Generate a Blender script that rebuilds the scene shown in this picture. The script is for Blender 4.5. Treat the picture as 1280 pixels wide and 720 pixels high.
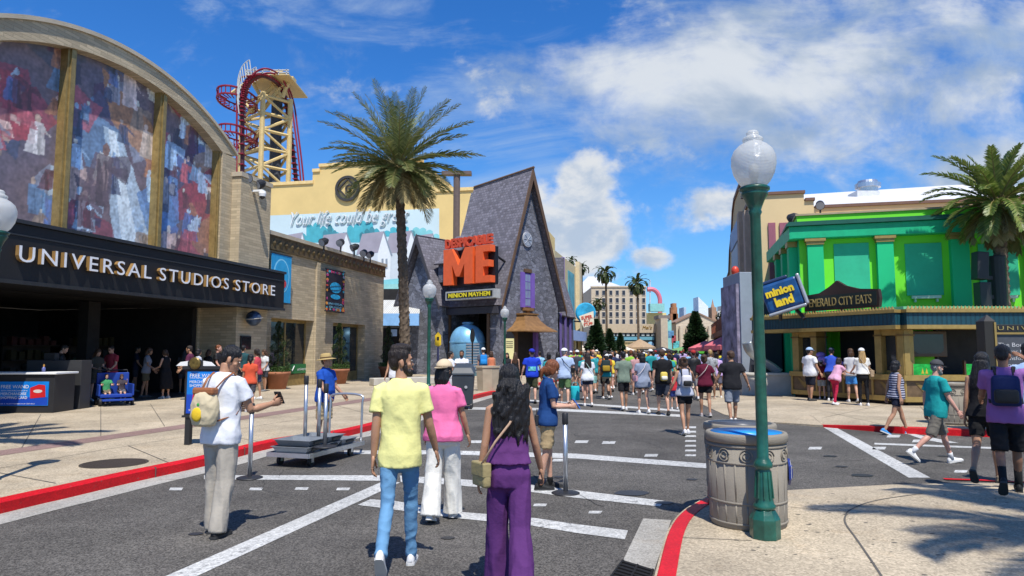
import bpy, bmesh, math, random
from mathutils import Vector, Matrix, noise
random.seed(7)
R = math.radians
for o in list(bpy.data.objects): bpy.data.objects.remove(o, do_unlink=True)
scene = bpy.context.scene
COL = scene.collection
scratch = bpy.data.scenes.new('scratch')      # modifiers are applied there, so the growing scene is not re-evaluated
def evaluated_mesh(o):
    scratch.collection.objects.link(o)
    with bpy.context.temp_override(scene=scratch, view_layer=scratch.view_layers[0]):
        dg = bpy.context.evaluated_depsgraph_get(); me = bpy.data.meshes.new_from_object(o.evaluated_get(dg))
    bpy.data.objects.remove(o, do_unlink=True); return me
V = Vector

# ------------------------------------------------------------------ camera, sky, sun, exposure
F_PX, HORIZON, CAM_Z = 870.0, 438.0, 1.75
PITCH = math.atan((HORIZON - 360) / F_PX)
cd = bpy.data.cameras.new('camera'); cam = bpy.data.objects.new('camera', cd); COL.objects.link(cam)
cd.sensor_width = 36; cd.lens = F_PX / 1280 * 36; cd.clip_end = 3000; cd.clip_start = .05
cam.location = (0, 0, CAM_Z); cam.rotation_euler = (math.pi / 2 + PITCH, 0, 0)
scene.camera = cam
scene.view_settings.view_transform = 'Standard'; scene.view_settings.look = 'None'
scene.view_settings.exposure = 0.22; scene.view_settings.gamma = 1
scene.view_settings.use_curve_mapping = False
SUN_EL, SHX, SHY = 62.0, -0.22, 1.0          # shadows run away from the viewer, a touch to the left
sd = bpy.data.lights.new('sun', 'SUN'); sd.energy = 4.9; sd.angle = R(.53); sd.color = (1, .955, .88)
sun = bpy.data.objects.new('sun', sd); COL.objects.link(sun)
_l = math.hypot(SHX, SHY); _d = V((SHX / _l * math.cos(R(SUN_EL)), SHY / _l * math.cos(R(SUN_EL)), -math.sin(R(SUN_EL))))
sun.rotation_euler = _d.to_track_quat('-Z', 'Y').to_euler(); sun.location = (0, 0, 60)

world = bpy.data.worlds.new('World'); scene.world = world; world.use_nodes = True
def build_sky():
    nt = world.node_tree; nt.nodes.clear(); N, L = nt.nodes.new, nt.links.new
    def mth(op, a, b=None, c=None, clamp=False):
        n = N('ShaderNodeMath'); n.operation = op; n.use_clamp = clamp
        for i, x in enumerate((a, b, c)):
            if x is None: continue
            if isinstance(x, (int, float)): n.inputs[i].default_value = x
            else: L(x, n.inputs[i])
        return n.outputs[0]
    out = N('ShaderNodeOutputWorld'); bg = N('ShaderNodeBackground'); L(bg.outputs[0], out.inputs[0])
    sky = N('ShaderNodeTexSky'); sky.sky_type = 'NISHITA'; sky.sun_disc = False
    sky.sun_elevation = R(SUN_EL); sky.sun_rotation = math.atan2(-SHX, -SHY)
    sky.air_density = 1.0; sky.dust_density = .1; sky.ozone_density = 2.0
    hs = N('ShaderNodeHueSaturation'); hs.inputs['Saturation'].default_value = 1.28; hs.inputs['Value'].default_value = 1.22
    hs.inputs['Hue'].default_value = .497
    L(sky.outputs[0], hs.inputs['Color'])
    tc = N('ShaderNodeTexCoord'); sep = N('ShaderNodeSeparateXYZ'); L(tc.outputs['Generated'], sep.inputs[0])
    yy = mth('MAXIMUM', mth('ABSOLUTE', sep.outputs[1]), .08)
    u = mth('DIVIDE', sep.outputs[0], yy); v = mth('DIVIDE', sep.outputs[2], yy)
    cmb = N('ShaderNodeCombineXYZ'); L(u, cmb.inputs[0]); L(v, cmb.inputs[1])
    def noi(sc, det, rough, off, dist=0, sq=1.6):
        mp = N('ShaderNodeMapping'); mp.inputs['Location'].default_value = off; mp.inputs['Scale'].default_value = (1, sq, 1)
        L(cmb.outputs[0], mp.inputs[0]); n = N('ShaderNodeTexNoise'); n.inputs['Scale'].default_value = sc
        n.inputs['Detail'].default_value = det; n.inputs['Roughness'].default_value = rough; n.inputs['Distortion'].default_value = dist
        L(mp.outputs[0], n.inputs['Vector']); return n.outputs[0]
    def blob(px, py, rx, ry, amp):
        uc, vc = (px - 640) / F_PX, (HORIZON - py) / F_PX
        a = mth('MULTIPLY', mth('SUBTRACT', u, uc), F_PX / rx); b = mth('MULTIPLY', mth('SUBTRACT', v, vc), F_PX / ry)
        d = mth('ADD', mth('MULTIPLY', a, a), mth('MULTIPLY', b, b))
        return mth('MULTIPLY', mth('SUBTRACT', 1, d, clamp=True), amp)
    def total(bs):
        t = None
        for b in bs:
            x = blob(*b); t = x if t is None else mth('ADD', t, x)
        return t
    def sstep(x, a, b):
        m = N('ShaderNodeMapRange'); m.interpolation_type = 'SMOOTHSTEP'
        L(x, m.inputs[0]); m.inputs[1].default_value = a; m.inputs[2].default_value = b; return m.outputs[0]
    n1 = noi(3.4, 10, .63, (3.1, .7, 0), .6, 2.0); n2 = noi(9.0, 8, .6, (1.2, 5.5, 0), .2, 1.2)
    wsp = noi(2.6, 8, .62, (8.3, 2.2, 0), .9, 2.6)
    big = total([(1150, 165, 300, 105, 1.0), (900, 60, 230, 95, 1.0), (1220, 30, 240, 120, .9), (745, 130, 105, 95, .8), (640, 60, 150, 70, .55), (1000, 120, 170, 90, .5), (1290, 230, 260, 70, .95), (840, 110, 150, 80, .6), (1060, 15, 240, 70, .8)])
    cum = total([(700, 285, 95, 70, .95), (765, 265, 55, 50, .8), (735, 212, 48, 40, .75), (880, 262, 72, 34, .9), (915, 245, 50, 25, .6), (826, 323, 44, 17, .55), (660, 225, 35, 30, .4), (985, 232, 40, 18, .5), (762, 318, 90, 40, .6)])
    a_big = sstep(mth('ADD', mth('MULTIPLY', big, .66), mth('ADD', mth('MULTIPLY', mth('SUBTRACT', n1, .5), 2.4), mth('MULTIPLY', mth('SUBTRACT', n2, .5), 1.6))), .12, 1.1)
    a_cum = mth('MULTIPLY', sstep(mth('ADD', cum, mth('MULTIPLY', mth('SUBTRACT', n2, .5), 3.0)), .28, .95), .95)
    up = mth('MULTIPLY', sstep(v, .05, .3), sstep(wsp, .47, .78))
    a_w = mth('MULTIPLY', up, .7)
    low = mth('MULTIPLY', sstep(v, .42, .02), .32)
    def mix(fac, c1, c2):
        m = N('ShaderNodeMix'); m.data_type = 'RGBA'
        if isinstance(fac, (int, float)): m.inputs[0].default_value = fac
        else: L(fac, m.inputs[0])
        for i, c in ((6, c1), (7, c2)):
            if isinstance(c, tuple): m.inputs[i].default_value = c + (1,)
            else: L(c, m.inputs[i])
        return m.outputs[2]
    shade = noi(5.0, 6, .55, (3.1, .62, 0), .3)
    ccol = mix(sstep(shade, .36, .64), (3.4, 4.4, 5.9), (7.2, 7.6, 8.0))
    c2 = mix(sstep(noi(13, 6, .6, (4.1, 2.2, 0), .3, 1.3), .36, .6), (4.6, 5.5, 6.8), (7.4, 7.6, 7.8))
    tint = N('ShaderNodeMix'); tint.data_type = 'RGBA'; tint.blend_type = 'MULTIPLY'; tint.inputs[0].default_value = 1
    L(hs.outputs[0], tint.inputs[6]); tint.inputs[7].default_value = (.55, .90, 1.32, 1)
    base = mix(low, tint.outputs[2], (2.2, 5.0, 8.2))
    s = mix(a_w, base, (5.0, 6.2, 7.6))
    s = mix(mth('MULTIPLY', a_big, .92), s, ccol)
    s = mix(a_cum, s, c2)
    L(s, bg.inputs[0]); bg.inputs[1].default_value = .09
build_sky()

# ------------------------------------------------------------------ helpers: sight lines onto real surfaces
_fw = V((0, math.cos(PITCH), math.sin(PITCH))); _up = V((0, -math.sin(PITCH), math.cos(PITCH)))
def ray(px, py): return V((1, 0, 0)) * ((px - 640) / F_PX) + _up * ((360 - py) / F_PX) + _fw
def gnd(px, py, z=0.0):
    d = ray(px, py); t = (z - CAM_Z) / d.z
    return V((d.x * t, d.y * t, z))
def at(px, py, Y):
    d = ray(px, py); t = Y / d.y
    return V((d.x * t, Y, CAM_Z + d.z * t))
def xat(px, Y): return (px - 640) / F_PX * Y
class Fr:
    """facade frame: u along reading direction e, d outwards (e x z), z up"""
    def __init__(s, o, e):
        s.o = V((o[0], o[1], 0)); e = V((e[0], e[1], 0)).normalized(); s.e = e; s.n = e.cross(V((0, 0, 1)))
        s.yaw = math.atan2(e.y, e.x)
    def p(s, u, d, z): return s.o + s.e * u + s.n * d + V((0, 0, z))
    def hit(s, px, py, d=0.0):
        r = ray(px, py); o = s.o + s.n * d
        t = o.dot(s.n) / r.dot(s.n)
        q = r * t; return ((q - o).dot(s.e), CAM_Z + r.z * t)
    def box(s, mb, u0, u1, d0, d1, z0, z1):
        c = s.p((u0 + u1) / 2, (d0 + d1) / 2, (z0 + z1) / 2)
        mb.box(c, (abs(u1 - u0), abs(d1 - d0), abs(z1 - z0)), s.yaw)
    def poly(s, mb, uz, d, th):
        """polygon in the facade plane, front at d, thickness th backwards"""
        mb.prism([s.p(u, d, z) for u, z in uz], s.n * -th)

# ------------------------------------------------------------------ mesh builder
class MB:
    def __init__(s): s.v = []; s.f = []; s.col = None
    def add(s, vs, fs):
        k = len(s.v); s.v += [V(x) for x in vs]; s.f += [tuple(i + k for i in f) for f in fs]
    def box(s, c, size, rot=0.0):
        M = rot if isinstance(rot, Matrix) else Matrix.Rotation(rot, 3, 'Z')
        c = V(c); x, y, z = size[0] / 2, size[1] / 2, size[2] / 2
        vs = [c + M @ V((i * x, j * y, k * z)) for i in (-1, 1) for j in (-1, 1) for k in (-1, 1)]
        s.add(vs, [(0, 1, 3, 2), (4, 6, 7, 5), (0, 4, 5, 1), (2, 3, 7, 6), (0, 2, 6, 4), (1, 5, 7, 3)])
    def quad(s, a, b, c, d): s.add([a, b, c, d], [(0, 1, 2, 3)])
    def prism(s, pts, vec):
        n = len(pts); vec = V(vec)
        s.add([V(p) for p in pts] + [V(p) + vec for p in pts],
              [tuple(range(n))[::-1], tuple(range(n, 2 * n))] + [(i, (i + 1) % n, (i + 1) % n + n, i + n) for i in range(n)])
    def loft(s, rings, cap=True, closed=True):
        k = len(s.v); n = len(rings[0])
        for r in rings: s.v += [V(p) for p in r]
        for j in range(len(rings) - 1):
            for i in range(n if closed else n - 1):
                a, b = k + j * n + i, k + j * n + (i + 1) % n
                s.f.append((a, b, b + n, a + n))
        if cap:
            s.f.append(tuple(range(k, k + n))[::-1]); e = k + (len(rings) - 1) * n; s.f.append(tuple(range(e, e + n)))
    def limb(s, pts, rad, n=10, ref=(0, 1, 0)):
        pts = [V(p) for p in pts]; rings = []
        for i, p in enumerate(pts):
            t = (pts[min(i + 1, len(pts) - 1)] - pts[max(i - 1, 0)])
            if t.length < 1e-9: t = V((0, 0, 1))
            t.normalize(); rf = V(ref)
            if abs(t.dot(rf)) > .92: rf = V((0, 0, 1)) if abs(t.z) < .9 else V((1, 0, 0))
            b = t.cross(rf).normalized(); a = b.cross(t).normalized()
            r = rad[i] if isinstance(rad, (list, tuple)) else rad
            ra, rb = (r if isinstance(r, (list, tuple)) else (r, r))      # ra along ref, rb across
            rings.append([p + a * (ra * math.cos(q)) + b * (rb * math.sin(q)) for q in [2 * math.pi * k / n for k in range(n)]])
        s.loft(rings)
    tube = limb
    def lathe(s, prof, c, n=24, sx=1, sy=1, rot=0.0):
        c = V(c); rings = []
        for r, z in prof:
            rings.append([c + V((sx * r * math.cos(rot + 2 * math.pi * k / n), sy * r * math.sin(rot + 2 * math.pi * k / n), z)) for k in range(n)])
        s.loft(rings)
    def ball(s, c, r, nu=14, nv=9, M=None):
        r = r if isinstance(r, (list, tuple)) else (r, r, r); c = V(c); rings = []
        for j in range(nv + 1):
            t = math.pi * (j + .0) / nv; t = min(max(t, .02), math.pi - .02)
            ring = []
            for i in range(nu):
                q = V((r[0] * math.sin(t) * math.cos(2 * math.pi * i / nu), r[1] * math.sin(t) * math.sin(2 * math.pi * i / nu), -r[2] * math.cos(t)))
                ring.append(c + (M @ q if M else q))
            rings.append(ring)
        s.loft(rings)
    def xf(s, M):
        s.v = [M @ x for x in s.v]; return s
    def mesh(s, name, smooth=False, fix=True, uv=True, bevel=0):
        me = bpy.data.meshes.new(name); me.from_pydata([tuple(x) for x in s.v], [], s.f)
        if fix or bevel:
            bm = bmesh.new(); bm.from_mesh(me)
            if fix: bmesh.ops.recalc_face_normals(bm, faces=bm.faces)
            if bevel:
                bmesh.ops.bevel(bm, geom=[e for e in bm.edges if len(e.link_faces) == 2 and e.calc_face_angle(0) > .5], offset=bevel, segments=2, affect='EDGES', profile=.5)
            bm.to_mesh(me); bm.free()
        if uv and len(me.polygons) < 60000:
            ul = me.uv_layers.new(name='UVMap').data; Z = V((0, 0, 1))
            for p in me.polygons:
                n = p.normal
                if abs(n.z) > .97: t, b = V((1, 0, 0)), V((0, 1, 0))
                else: t = Z.cross(n).normalized(); b = n.cross(t)
                for li in p.loop_indices:
                    co = me.vertices[me.loops[li].vertex_index].co; ul[li].uv = (co.dot(t), co.dot(b))
        if smooth: me.polygons.foreach_set('use_smooth', [True] * len(me.polygons))
        me.update(); return me
    def build(s, name, mat, parent=None, smooth=False, label=None, bevel=0, fix=True):
        return put(name, s.mesh(name, smooth, fix, True, bevel), mat, parent, label)
def put(name, me, mat, parent=None, label=None):
    o = bpy.data.objects.new(name, me); COL.objects.link(o)
    if mat and not me.materials: me.materials.append(mat)
    if parent is not None:
        o.parent = parent; o.matrix_parent_inverse = wm(parent).inverted()
    if label: o['label'] = label
    return o
def wm(o):
    """world matrix without waiting for the dependency graph"""
    return (wm(o.parent) @ o.matrix_parent_inverse if o.parent else Matrix()) @ Matrix.LocRotScale(o.location, o.rotation_euler, o.scale)
def T(name, label, cat, loc, group=None, rot=0.0):
    o = bpy.data.objects.new(name, None); COL.objects.link(o); o.empty_display_size = .2
    o.location = loc; o.rotation_euler = (0, 0, rot); o['label'] = label; o['category'] = cat
    if group: o['group'] = group
    return o
def tag(o, label, cat, group=None, kind=None):
    o['label'] = label; o['category'] = cat
    if group: o['group'] = group
    if kind: o['kind'] = kind
    return o
def S(name, mb, mat, smooth=False):
    o = mb.build(name, mat, None, smooth); o['kind'] = 'structure'; return o
def dup(o, loc=None, rot=None, label=None, parent=None):
    c = o.copy(); COL.objects.link(c)
    if parent is not None: c.parent = parent; c.matrix_parent_inverse = o.matrix_parent_inverse.copy()
    if loc is not None: c.location = loc
    if rot is not None: c.rotation_euler = (0, 0, rot)
    if label: c['label'] = label
    for ch in list(o.children): dup(ch, parent=c)
    return c
def text_mb(txt, w, h, ext, M, shear=0.0, bold=0.0, space=1.0, lines=None):
    """lettering of width w and height h (metres), standing in the plane of M (x right, y up, z out), lower left at M's origin"""
    cu = bpy.data.curves.new('lettering', 'FONT'); cu.body = txt; cu.shear = shear; cu.offset = bold; cu.space_character = space
    cu.extrude = .0; cu.size = 1; cu.resolution_u = 3; cu.align_x = 'CENTER'
    me = evaluated_mesh(bpy.data.objects.new('lettering', cu))
    bm = bmesh.new(); bm.from_mesh(me)
    xs = [q.co.x for q in bm.verts]; ys = [q.co.y for q in bm.verts]
    x0, y0 = min(xs), min(ys); kx = w / max(max(xs) - x0, 1e-6); ky = h / max(max(ys) - y0, 1e-6)
    for q in bm.verts: q.co = V(((q.co.x - x0) * kx, (q.co.y - y0) * ky, ext))
    bmesh.ops.remove_doubles(bm, verts=bm.verts, dist=1e-5)
    if ext > .004:
        r = bmesh.ops.extrude_face_region(bm, geom=list(bm.faces))
        for q in r['geom']:
            if isinstance(q, bmesh.types.BMVert): q.co.z = 0.0
    bmesh.ops.recalc_face_normals(bm, faces=bm.faces)
    mb = MB(); bm.verts.index_update()
    mb.add([M @ q.co for q in bm.verts], [tuple(x.index for x in f.verts) for f in bm.faces]); bm.free()
    return mb
def FM(fr, u, d, z): 
    return Matrix(((fr.e.x, 0, fr.n.x, 0), (fr.e.y, 0, fr.n.y, 0), (0, 1, 0, 0), (0, 0, 0, 1))).copy() if False else \
        Matrix.Translation(fr.p(u, d, z)) @ Matrix(((fr.e.x, 0, fr.n.x, 0), (fr.e.y, 0, fr.n.y, 0), (0, 1, 0, 0), (0, 0, 0, 1)))

# ------------------------------------------------------------------ materials
def srgb(r, g, b):
    f = lambda c: (c / 255 / 12.92) if c / 255 <= .04045 else ((c / 255 + .055) / 1.055) ** 2.4
    return (f(r), f(g), f(b))
_mats = {}
def mat(name, col, rough=.6, metal=0.0, var=.12, vs=3.0, bump=0.0, bs=60.0, spec=.4, coord='pos', tex=None, trans=0, alpha=1, col2=None, coat=0, sss=0):
    """principled with noise-driven colour variation and fine bump; tex: 'brick'|'slate'|'rubble'|'plank'|'tile'|'ribs'"""
    if name in _mats: return _mats[name]
    m = bpy.data.materials.new(name); m.use_nodes = True; nt = m.node_tree; N, L = nt.nodes.new, nt.links.new
    b = nt.nodes['Principled BSDF']; b.inputs['Roughness'].default_value = rough; b.inputs['Metallic'].default_value = metal
    b.inputs['Specular IOR Level'].default_value = spec
    if trans: b.inputs['Transmission Weight'].default_value = trans
    if coat: b.inputs['Coat Weight'].default_value = coat
    if sss: b.inputs['Subsurface Weight'].default_value = sss; b.inputs['Subsurface Radius'].default_value = (.02, .008, .004); b.inputs['Subsurface Scale'].default_value = .5
    geo = N('ShaderNodeNewGeometry'); tc = N('ShaderNodeTexCoord')
    vec = geo.outputs['Position'] if coord == 'pos' else tc.outputs['Object'] if coord == 'obj' else tc.outputs['UV']
    def noi(sc, det=5, ro=.6, w=None):
        n = N('ShaderNodeTexNoise'); n.inputs['Scale'].default_value = sc; n.inputs['Detail'].default_value = det; n.inputs['Roughness'].default_value = ro
        L(w or vec, n.inputs['Vector']); return n.outputs[0]
    def mixc(fac, a, bb, mode='MIX'):
        x = N('ShaderNodeMix'); x.data_type = 'RGBA'; x.blend_type = mode
        if isinstance(fac, (int, float)): x.inputs[0].default_value = fac
        else: L(fac, x.inputs[0])
        for i, c in ((6, a), (7, bb)):
            if isinstance(c, tuple): x.inputs[i].default_value = c[:3] + (1,)
            else: L(c, x.inputs[i])
        return x.outputs[2]
    lo = tuple(max(0, c * (1 - var)) for c in col); hi = tuple(min(1, c * (1 + var)) for c in (col2 or col))
    def ramp(f, a, c):
        mr = N('ShaderNodeMapRange'); L(f, mr.inputs[0]); mr.inputs[1].default_value = a; mr.inputs[2].default_value = c; return mr.outputs[0]
    c = mixc(ramp(noi(vs), .3, .7), lo, hi)
    bh = None
    if tex:
        uvv = tc.outputs['UV']
        if tex == 'rubble':
            vo = N('ShaderNodeTexVoronoi'); vo.inputs['Scale'].default_value = 2.6; vo.inputs['Randomness'].default_value = .85
            mp = N('ShaderNodeMapping'); mp.inputs['Scale'].default_value = (1, 1.7, 1); L(uvv, mp.inputs[0]); L(mp.outputs[0], vo.inputs['Vector'])
            v2 = N('ShaderNodeTexVoronoi'); v2.feature = 'DISTANCE_TO_EDGE'; v2.inputs['Scale'].default_value = 2.6; v2.inputs['Randomness'].default_value = .85
            L(mp.outputs[0], v2.inputs['Vector'])
            bw = N('ShaderNodeRGBToBW'); L(vo.outputs['Color'], bw.inputs[0])
            c = mixc(ramp(bw.outputs[0], .1, .9), tuple(x * .6 for x in col), tuple(min(1, x * 1.45) for x in col))
            e = ramp(v2.outputs[0], 0, .06); c = mixc(e, tuple(x * .45 for x in col), c); bh = e
        else:
            bt = N('ShaderNodeTexBrick')
            w, h, mo, a, d = {'brick': (.52, .105, .007, .72, 1.22), 'slate': (.24, .2, .02, .5, 1.4), 'plank': (2.4, .16, .006, .8, 1.15),
                              'tile': (.9, .9, .01, .9, 1.08), 'ribs': (.14, 9, .03, .9, 1.1), 'block': (1.1, .42, .008, .9, 1.1)}[tex]
            bt.inputs['Scale'].default_value = 1; bt.inputs['Brick Width'].default_value = w; bt.inputs['Row Height'].default_value = h
            bt.inputs['Mortar Size'].default_value = mo; bt.inputs['Mortar Smooth'].default_value = .3; bt.inputs['Bias'].default_value = 0
            bt.inputs['Color1'].default_value = tuple(x * a for x in col) + (1,); bt.inputs['Color2'].default_value = tuple(min(1, x * d) for x in col) + (1,)
            bt.inputs['Mortar'].default_value = tuple(x * .5 for x in col) + (1,)
            if tex == 'ribs': bt.offset = 0
            L(uvv, bt.inputs['Vector'])
            c = mixc(.35, bt.outputs[0], mixc(ramp(noi(vs), .3, .7), lo, hi))
            inv = N('ShaderNodeMath'); inv.operation = 'SUBTRACT'; inv.inputs[0].default_value = 1; L(bt.outputs['Fac'], inv.inputs[1]); bh = inv.outputs[0]
    L(c, b.inputs['Base Color'])
    hgt = bh
    if bump:
        fn = noi(bs, 4, .6)
        if hgt is not None:
            ad = N('ShaderNodeMath'); ad.operation = 'ADD'; L(hgt, ad.inputs[0]); L(fn, ad.inputs[1]); hgt = ad.outputs[0]
        else: hgt = fn
    if hgt is not None:
        bp = N('ShaderNodeBump'); bp.inputs['Strength'].default_value = bump or .5; bp.inputs['Distance'].default_value = .02
        L(hgt, bp.inputs['Height']); L(bp.outputs[0], b.inputs['Normal'])
    _mats[name] = m; return m
def leafmat(name, c1, c2, rough=.55):
    if name in _mats: return _mats[name]
    m = bpy.data.materials.new(name); m.use_nodes = True; nt = m.node_tree; N, L = nt.nodes.new, nt.links.new
    b = nt.nodes['Principled BSDF']; b.inputs['Roughness'].default_value = rough
    g = N('ShaderNodeNewGeometry'); x = N('ShaderNodeMix'); x.data_type = 'RGBA'
    L(g.outputs['Random Per Island'], x.inputs[0]); x.inputs[6].default_value = c1 + (1,); x.inputs[7].default_value = c2 + (1,)
    L(x.outputs[2], b.inputs['Base Color'])
    tr = N('ShaderNodeBsdfTranslucent'); L(x.outputs[2], tr.inputs[0]); mx = N('ShaderNodeMixShader'); mx.inputs[0].default_value = .25
    L(b.outputs[0], mx.inputs[1]); L(tr.outputs[0], mx.inputs[2]); L(mx.outputs[0], nt.nodes['Material Output'].inputs[0])
    _mats[name] = m; return m
def ground_mat(name, col, speck, speck_s, stain, rough=.85, bump=.35, crack=0.0, worn=None, wl=(.50, .62)):
    m = bpy.data.materials.new(name); m.use_nodes = True; nt = m.node_tree; N, L = nt.nodes.new, nt.links.new
    b = nt.nodes['Principled BSDF']; b.inputs['Roughness'].default_value = rough; b.inputs['Specular IOR Level'].default_value = .25
    g = N('ShaderNodeNewGeometry'); P = g.outputs['Position']
    def noi(sc, det=5, ro=.6):
        n = N('ShaderNodeTexNoise'); n.inputs['Scale'].default_value = sc; n.inputs['Detail'].default_value = det; n.inputs['Roughness'].default_value = ro
        L(P, n.inputs['Vector']); return n.outputs[0]
    def mr(f, a, c, lo, hi):
        x = N('ShaderNodeMapRange'); L(f, x.inputs[0]); x.inputs[1].default_value = a; x.inputs[2].default_value = c
        x.inputs[3].default_value = lo; x.inputs[4].default_value = hi; return x.outputs[0]
    def mul(a, c):
        x = N('ShaderNodeMath'); x.operation = 'MULTIPLY'; L(a, x.inputs[0]); L(c, x.inputs[1]); return x.outputs[0]
    vo = N('ShaderNodeTexVoronoi'); vo.inputs['Scale'].default_value = speck_s; L(P, vo.inputs['Vector'])
    bw = N('ShaderNodeRGBToBW'); L(vo.outputs['Color'], bw.inputs[0])
    f = mul(mr(bw.outputs[0], .2, .8, 1 - speck, 1 + speck), mr(noi(.55, 6, .65), .3, .72, 1 - stain, 1 + stain * .6))
    f = mul(f, mr(noi(6, 5, .6), .3, .7, .92, 1.07))
    f = mul(f, mr(noi(38, 4, .7), .3, .7, 1 - speck * .4, 1 + speck * .4))
    vm = N('ShaderNodeVectorMath'); vm.operation = 'SCALE'; vm.inputs[0].default_value = col; L(f, vm.inputs['Scale'])
    warm = N('ShaderNodeMix'); warm.data_type = 'RGBA'; warm.blend_type = 'MULTIPLY'; L(mr(noi(1.7, 5, .7), .55, .75, 0, .5), warm.inputs[0])
    L(vm.outputs[0], warm.inputs[6]); warm.inputs[7].default_value = (1.0, .86, .70, 1) if crack == 0 else (.8, .8, .82, 1)
    cc = warm.outputs[2]
    if worn:
        wx = N('ShaderNodeMix'); wx.data_type = 'RGBA'; L(mul(mr(noi(13, 6, .75), wl[0], wl[1], 0, .85), mr(noi(1.1, 3, .5), .40, .62, .25, 1)), wx.inputs[0]); L(cc, wx.inputs[6]); wx.inputs[7].default_value = worn + (1,); cc = wx.outputs[2]
    L(cc, b.inputs['Base Color'])
    bp = N('ShaderNodeBump'); bp.inputs['Strength'].default_value = bump; bp.inputs['Distance'].default_value = .01
    L(bw.outputs[0], bp.inputs['Height']); L(bp.outputs[0], b.inputs['Normal'])
    _mats[name] = m; return m
M_ASPH = ground_mat('asphalt', (.108, .100, .089), .52, 80, .42, .8, .6, crack=1)
M_CONC = ground_mat('sidewalk_concrete', (.42, .35, .25), .24, 60, .34, .85, .3)
M_GUT = ground_mat('gutter_concrete', (.36, .345, .31), .2, 70, .25, .85, .3)
M_PAINT = ground_mat('road_paint', (.52, .52, .50), .2, 60, .3, .7, .3, crack=1, worn=(.13, .13, .13))
M_FAR = ground_mat('far_ground', (.30, .29, .26), .2, 20, .2)
M_JOINT = mat('joint_dark', (.10, .092, .08), .9)
M_MAUVE = ground_mat('mauve_paving', (.25, .165, .145), .18, 60, .2)
M_RED = ground_mat('red_kerb_paint', (.60, .008, .014), .12, 60, .30, .5, .2, crack=1, worn=(.20, .12, .10), wl=(.60, .68))
M_STONE = mat('tan_stone', (.50, .405, .265), .8, var=.12, vs=1.3, bump=.5, bs=25, tex='brick')
M_STONE2 = mat('tan_stone_smooth', (.50, .43, .32), .8, var=.12, vs=1.2, bump=.3, bs=30)
M_GOLDTRIM = mat('bronze_trim', (.33, .235, .09), .45, .35, var=.25, vs=6)
M_BLACKSTEEL = mat('black_canopy_steel', (.012, .012, .013), .6, var=.2, vs=2)
M_DARK = mat('dark_interior', (.018, .017, .017), .8, var=.3)  # near-black, deep shade of open interiors is put into this colour
M_GLASS = mat('dark_glass', (.02, .025, .03), .06, var=.3, vs=1.5, spec=.6)
M_WHITE = mat('white_paint', (.8, .8, .78), .5, var=.04)
M_YEL = mat('cream_yellow_stucco', (.72, .53, .22), .85, var=.06, vs=.5, bump=.15, bs=20)
M_SILVER = mat('galvanised_steel', (.55, .57, .6), .35, .85, var=.12, vs=8)
M_BLACK = mat('black_plastic', (.022, .022, .024), .5)
M_LGREEN = mat('lamp_green_paint', (.012, .085, .06), .34, var=.35, vs=9, coat=.25, bump=.12, bs=35)
# ------------------------------------------------------------------ ground
def flat(name, pts, z, m):
    mb = MB(); mb.add([V((p[0], p[1], z)) for p in pts], [tuple(range(len(pts)))])
    o = S(name, mb, m)
    return o
def strip(mb, pts, w, z):
    pts = [V((p[0], p[1], 0)) for p in pts]
    for i in range(len(pts) - 1):
        t = (pts[i + 1] - pts[i]); n = V((-t.y, t.x, 0)).normalized() * w / 2; zz = V((0, 0, z))
        mb.quad(pts[i] - n + zz, pts[i + 1] - n + zz, pts[i + 1] + n + zz, pts[i] + n + zz)
def band(mb, up, lo, z):
    for i in range(len(up) - 1):
        mb.quad(gnd(*lo[i], z), gnd(*lo[i + 1], z), gnd(*up[i + 1], z), gnd(*up[i], z))
def offs(pts, w):
    out = []
    for i, p in enumerate(pts):
        a = V(pts[max(i - 1, 0)]); b = V(pts[min(i + 1, len(pts) - 1)]); t = (b - a); t.z = 0; t.normalize()
        out.append(V(p) + V((-t.y, t.x, 0)) * w)
    return out
g = MB(); g.quad((-1500, -300, -.03), (1500, -300, -.03), (1500, 2500, -.03), (-1500, 2500, -.03)); S('ground', g, M_FAR)
g = MB(); g.quad((-40, -40, 0), (60, -40, 0), (75, 170, 0), (-40, 170, 0)); S('road', g, M_ASPH)
SW = .135
kerbL = [V((-9.5, -12, SW)), V((-7.2, 0, SW)), V((-6.2, 4.3, SW))] + [gnd(a, b, SW) for a, b in ((0, 627), (87, 608), (173, 589), (260, 571), (350, 549), (440, 536), (520, 515), (595, 494), (651, 482))] + [V((2.2, 38, SW)), V((7.4, 60, SW)), V((21.8, 120, SW)), V((30, 155, SW))]
def smooth_line(pts, k=4):
    out = []
    for i in range(len(pts) - 1):
        p0, p1, p2, p3 = pts[max(i - 1, 0)], pts[i], pts[i + 1], pts[min(i + 2, len(pts) - 1)]
        for j in range(k):
            t = j / k
            out.append(.5 * ((2 * p1) + (p2 - p0) * t + (2 * p0 - 5 * p1 + 4 * p2 - p3) * t * t + (3 * p1 - p0 - 3 * p2 + p3) * t ** 3))
    out.append(pts[-1]); return out
kerbL = smooth_line(kerbL)
def kerb(name, line, m, w=.17, h=.14, side=1):
    """kerb stone running along line (its road edge), on the left (side 1) or right (-1) of it"""
    inn = offs(line, w * side); mb = MB(); rings = []
    for a, b in zip(line, inn):
        a = V((a.x, a.y, 0)); b = V((b.x, b.y, 0)); ch = (b - a).normalized() * .025
        rings.append([a + V((0, 0, -.02)), a + V((0, 0, h - .02)), a + ch + V((0, 0, h)), b + V((0, 0, h)), b + V((0, 0, -.02))])
    mb.loft(rings); return S(name, mb, m)
kerb('kerb_red', kerbL, M_RED)
mb = MB(); acc = 0.0
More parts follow.
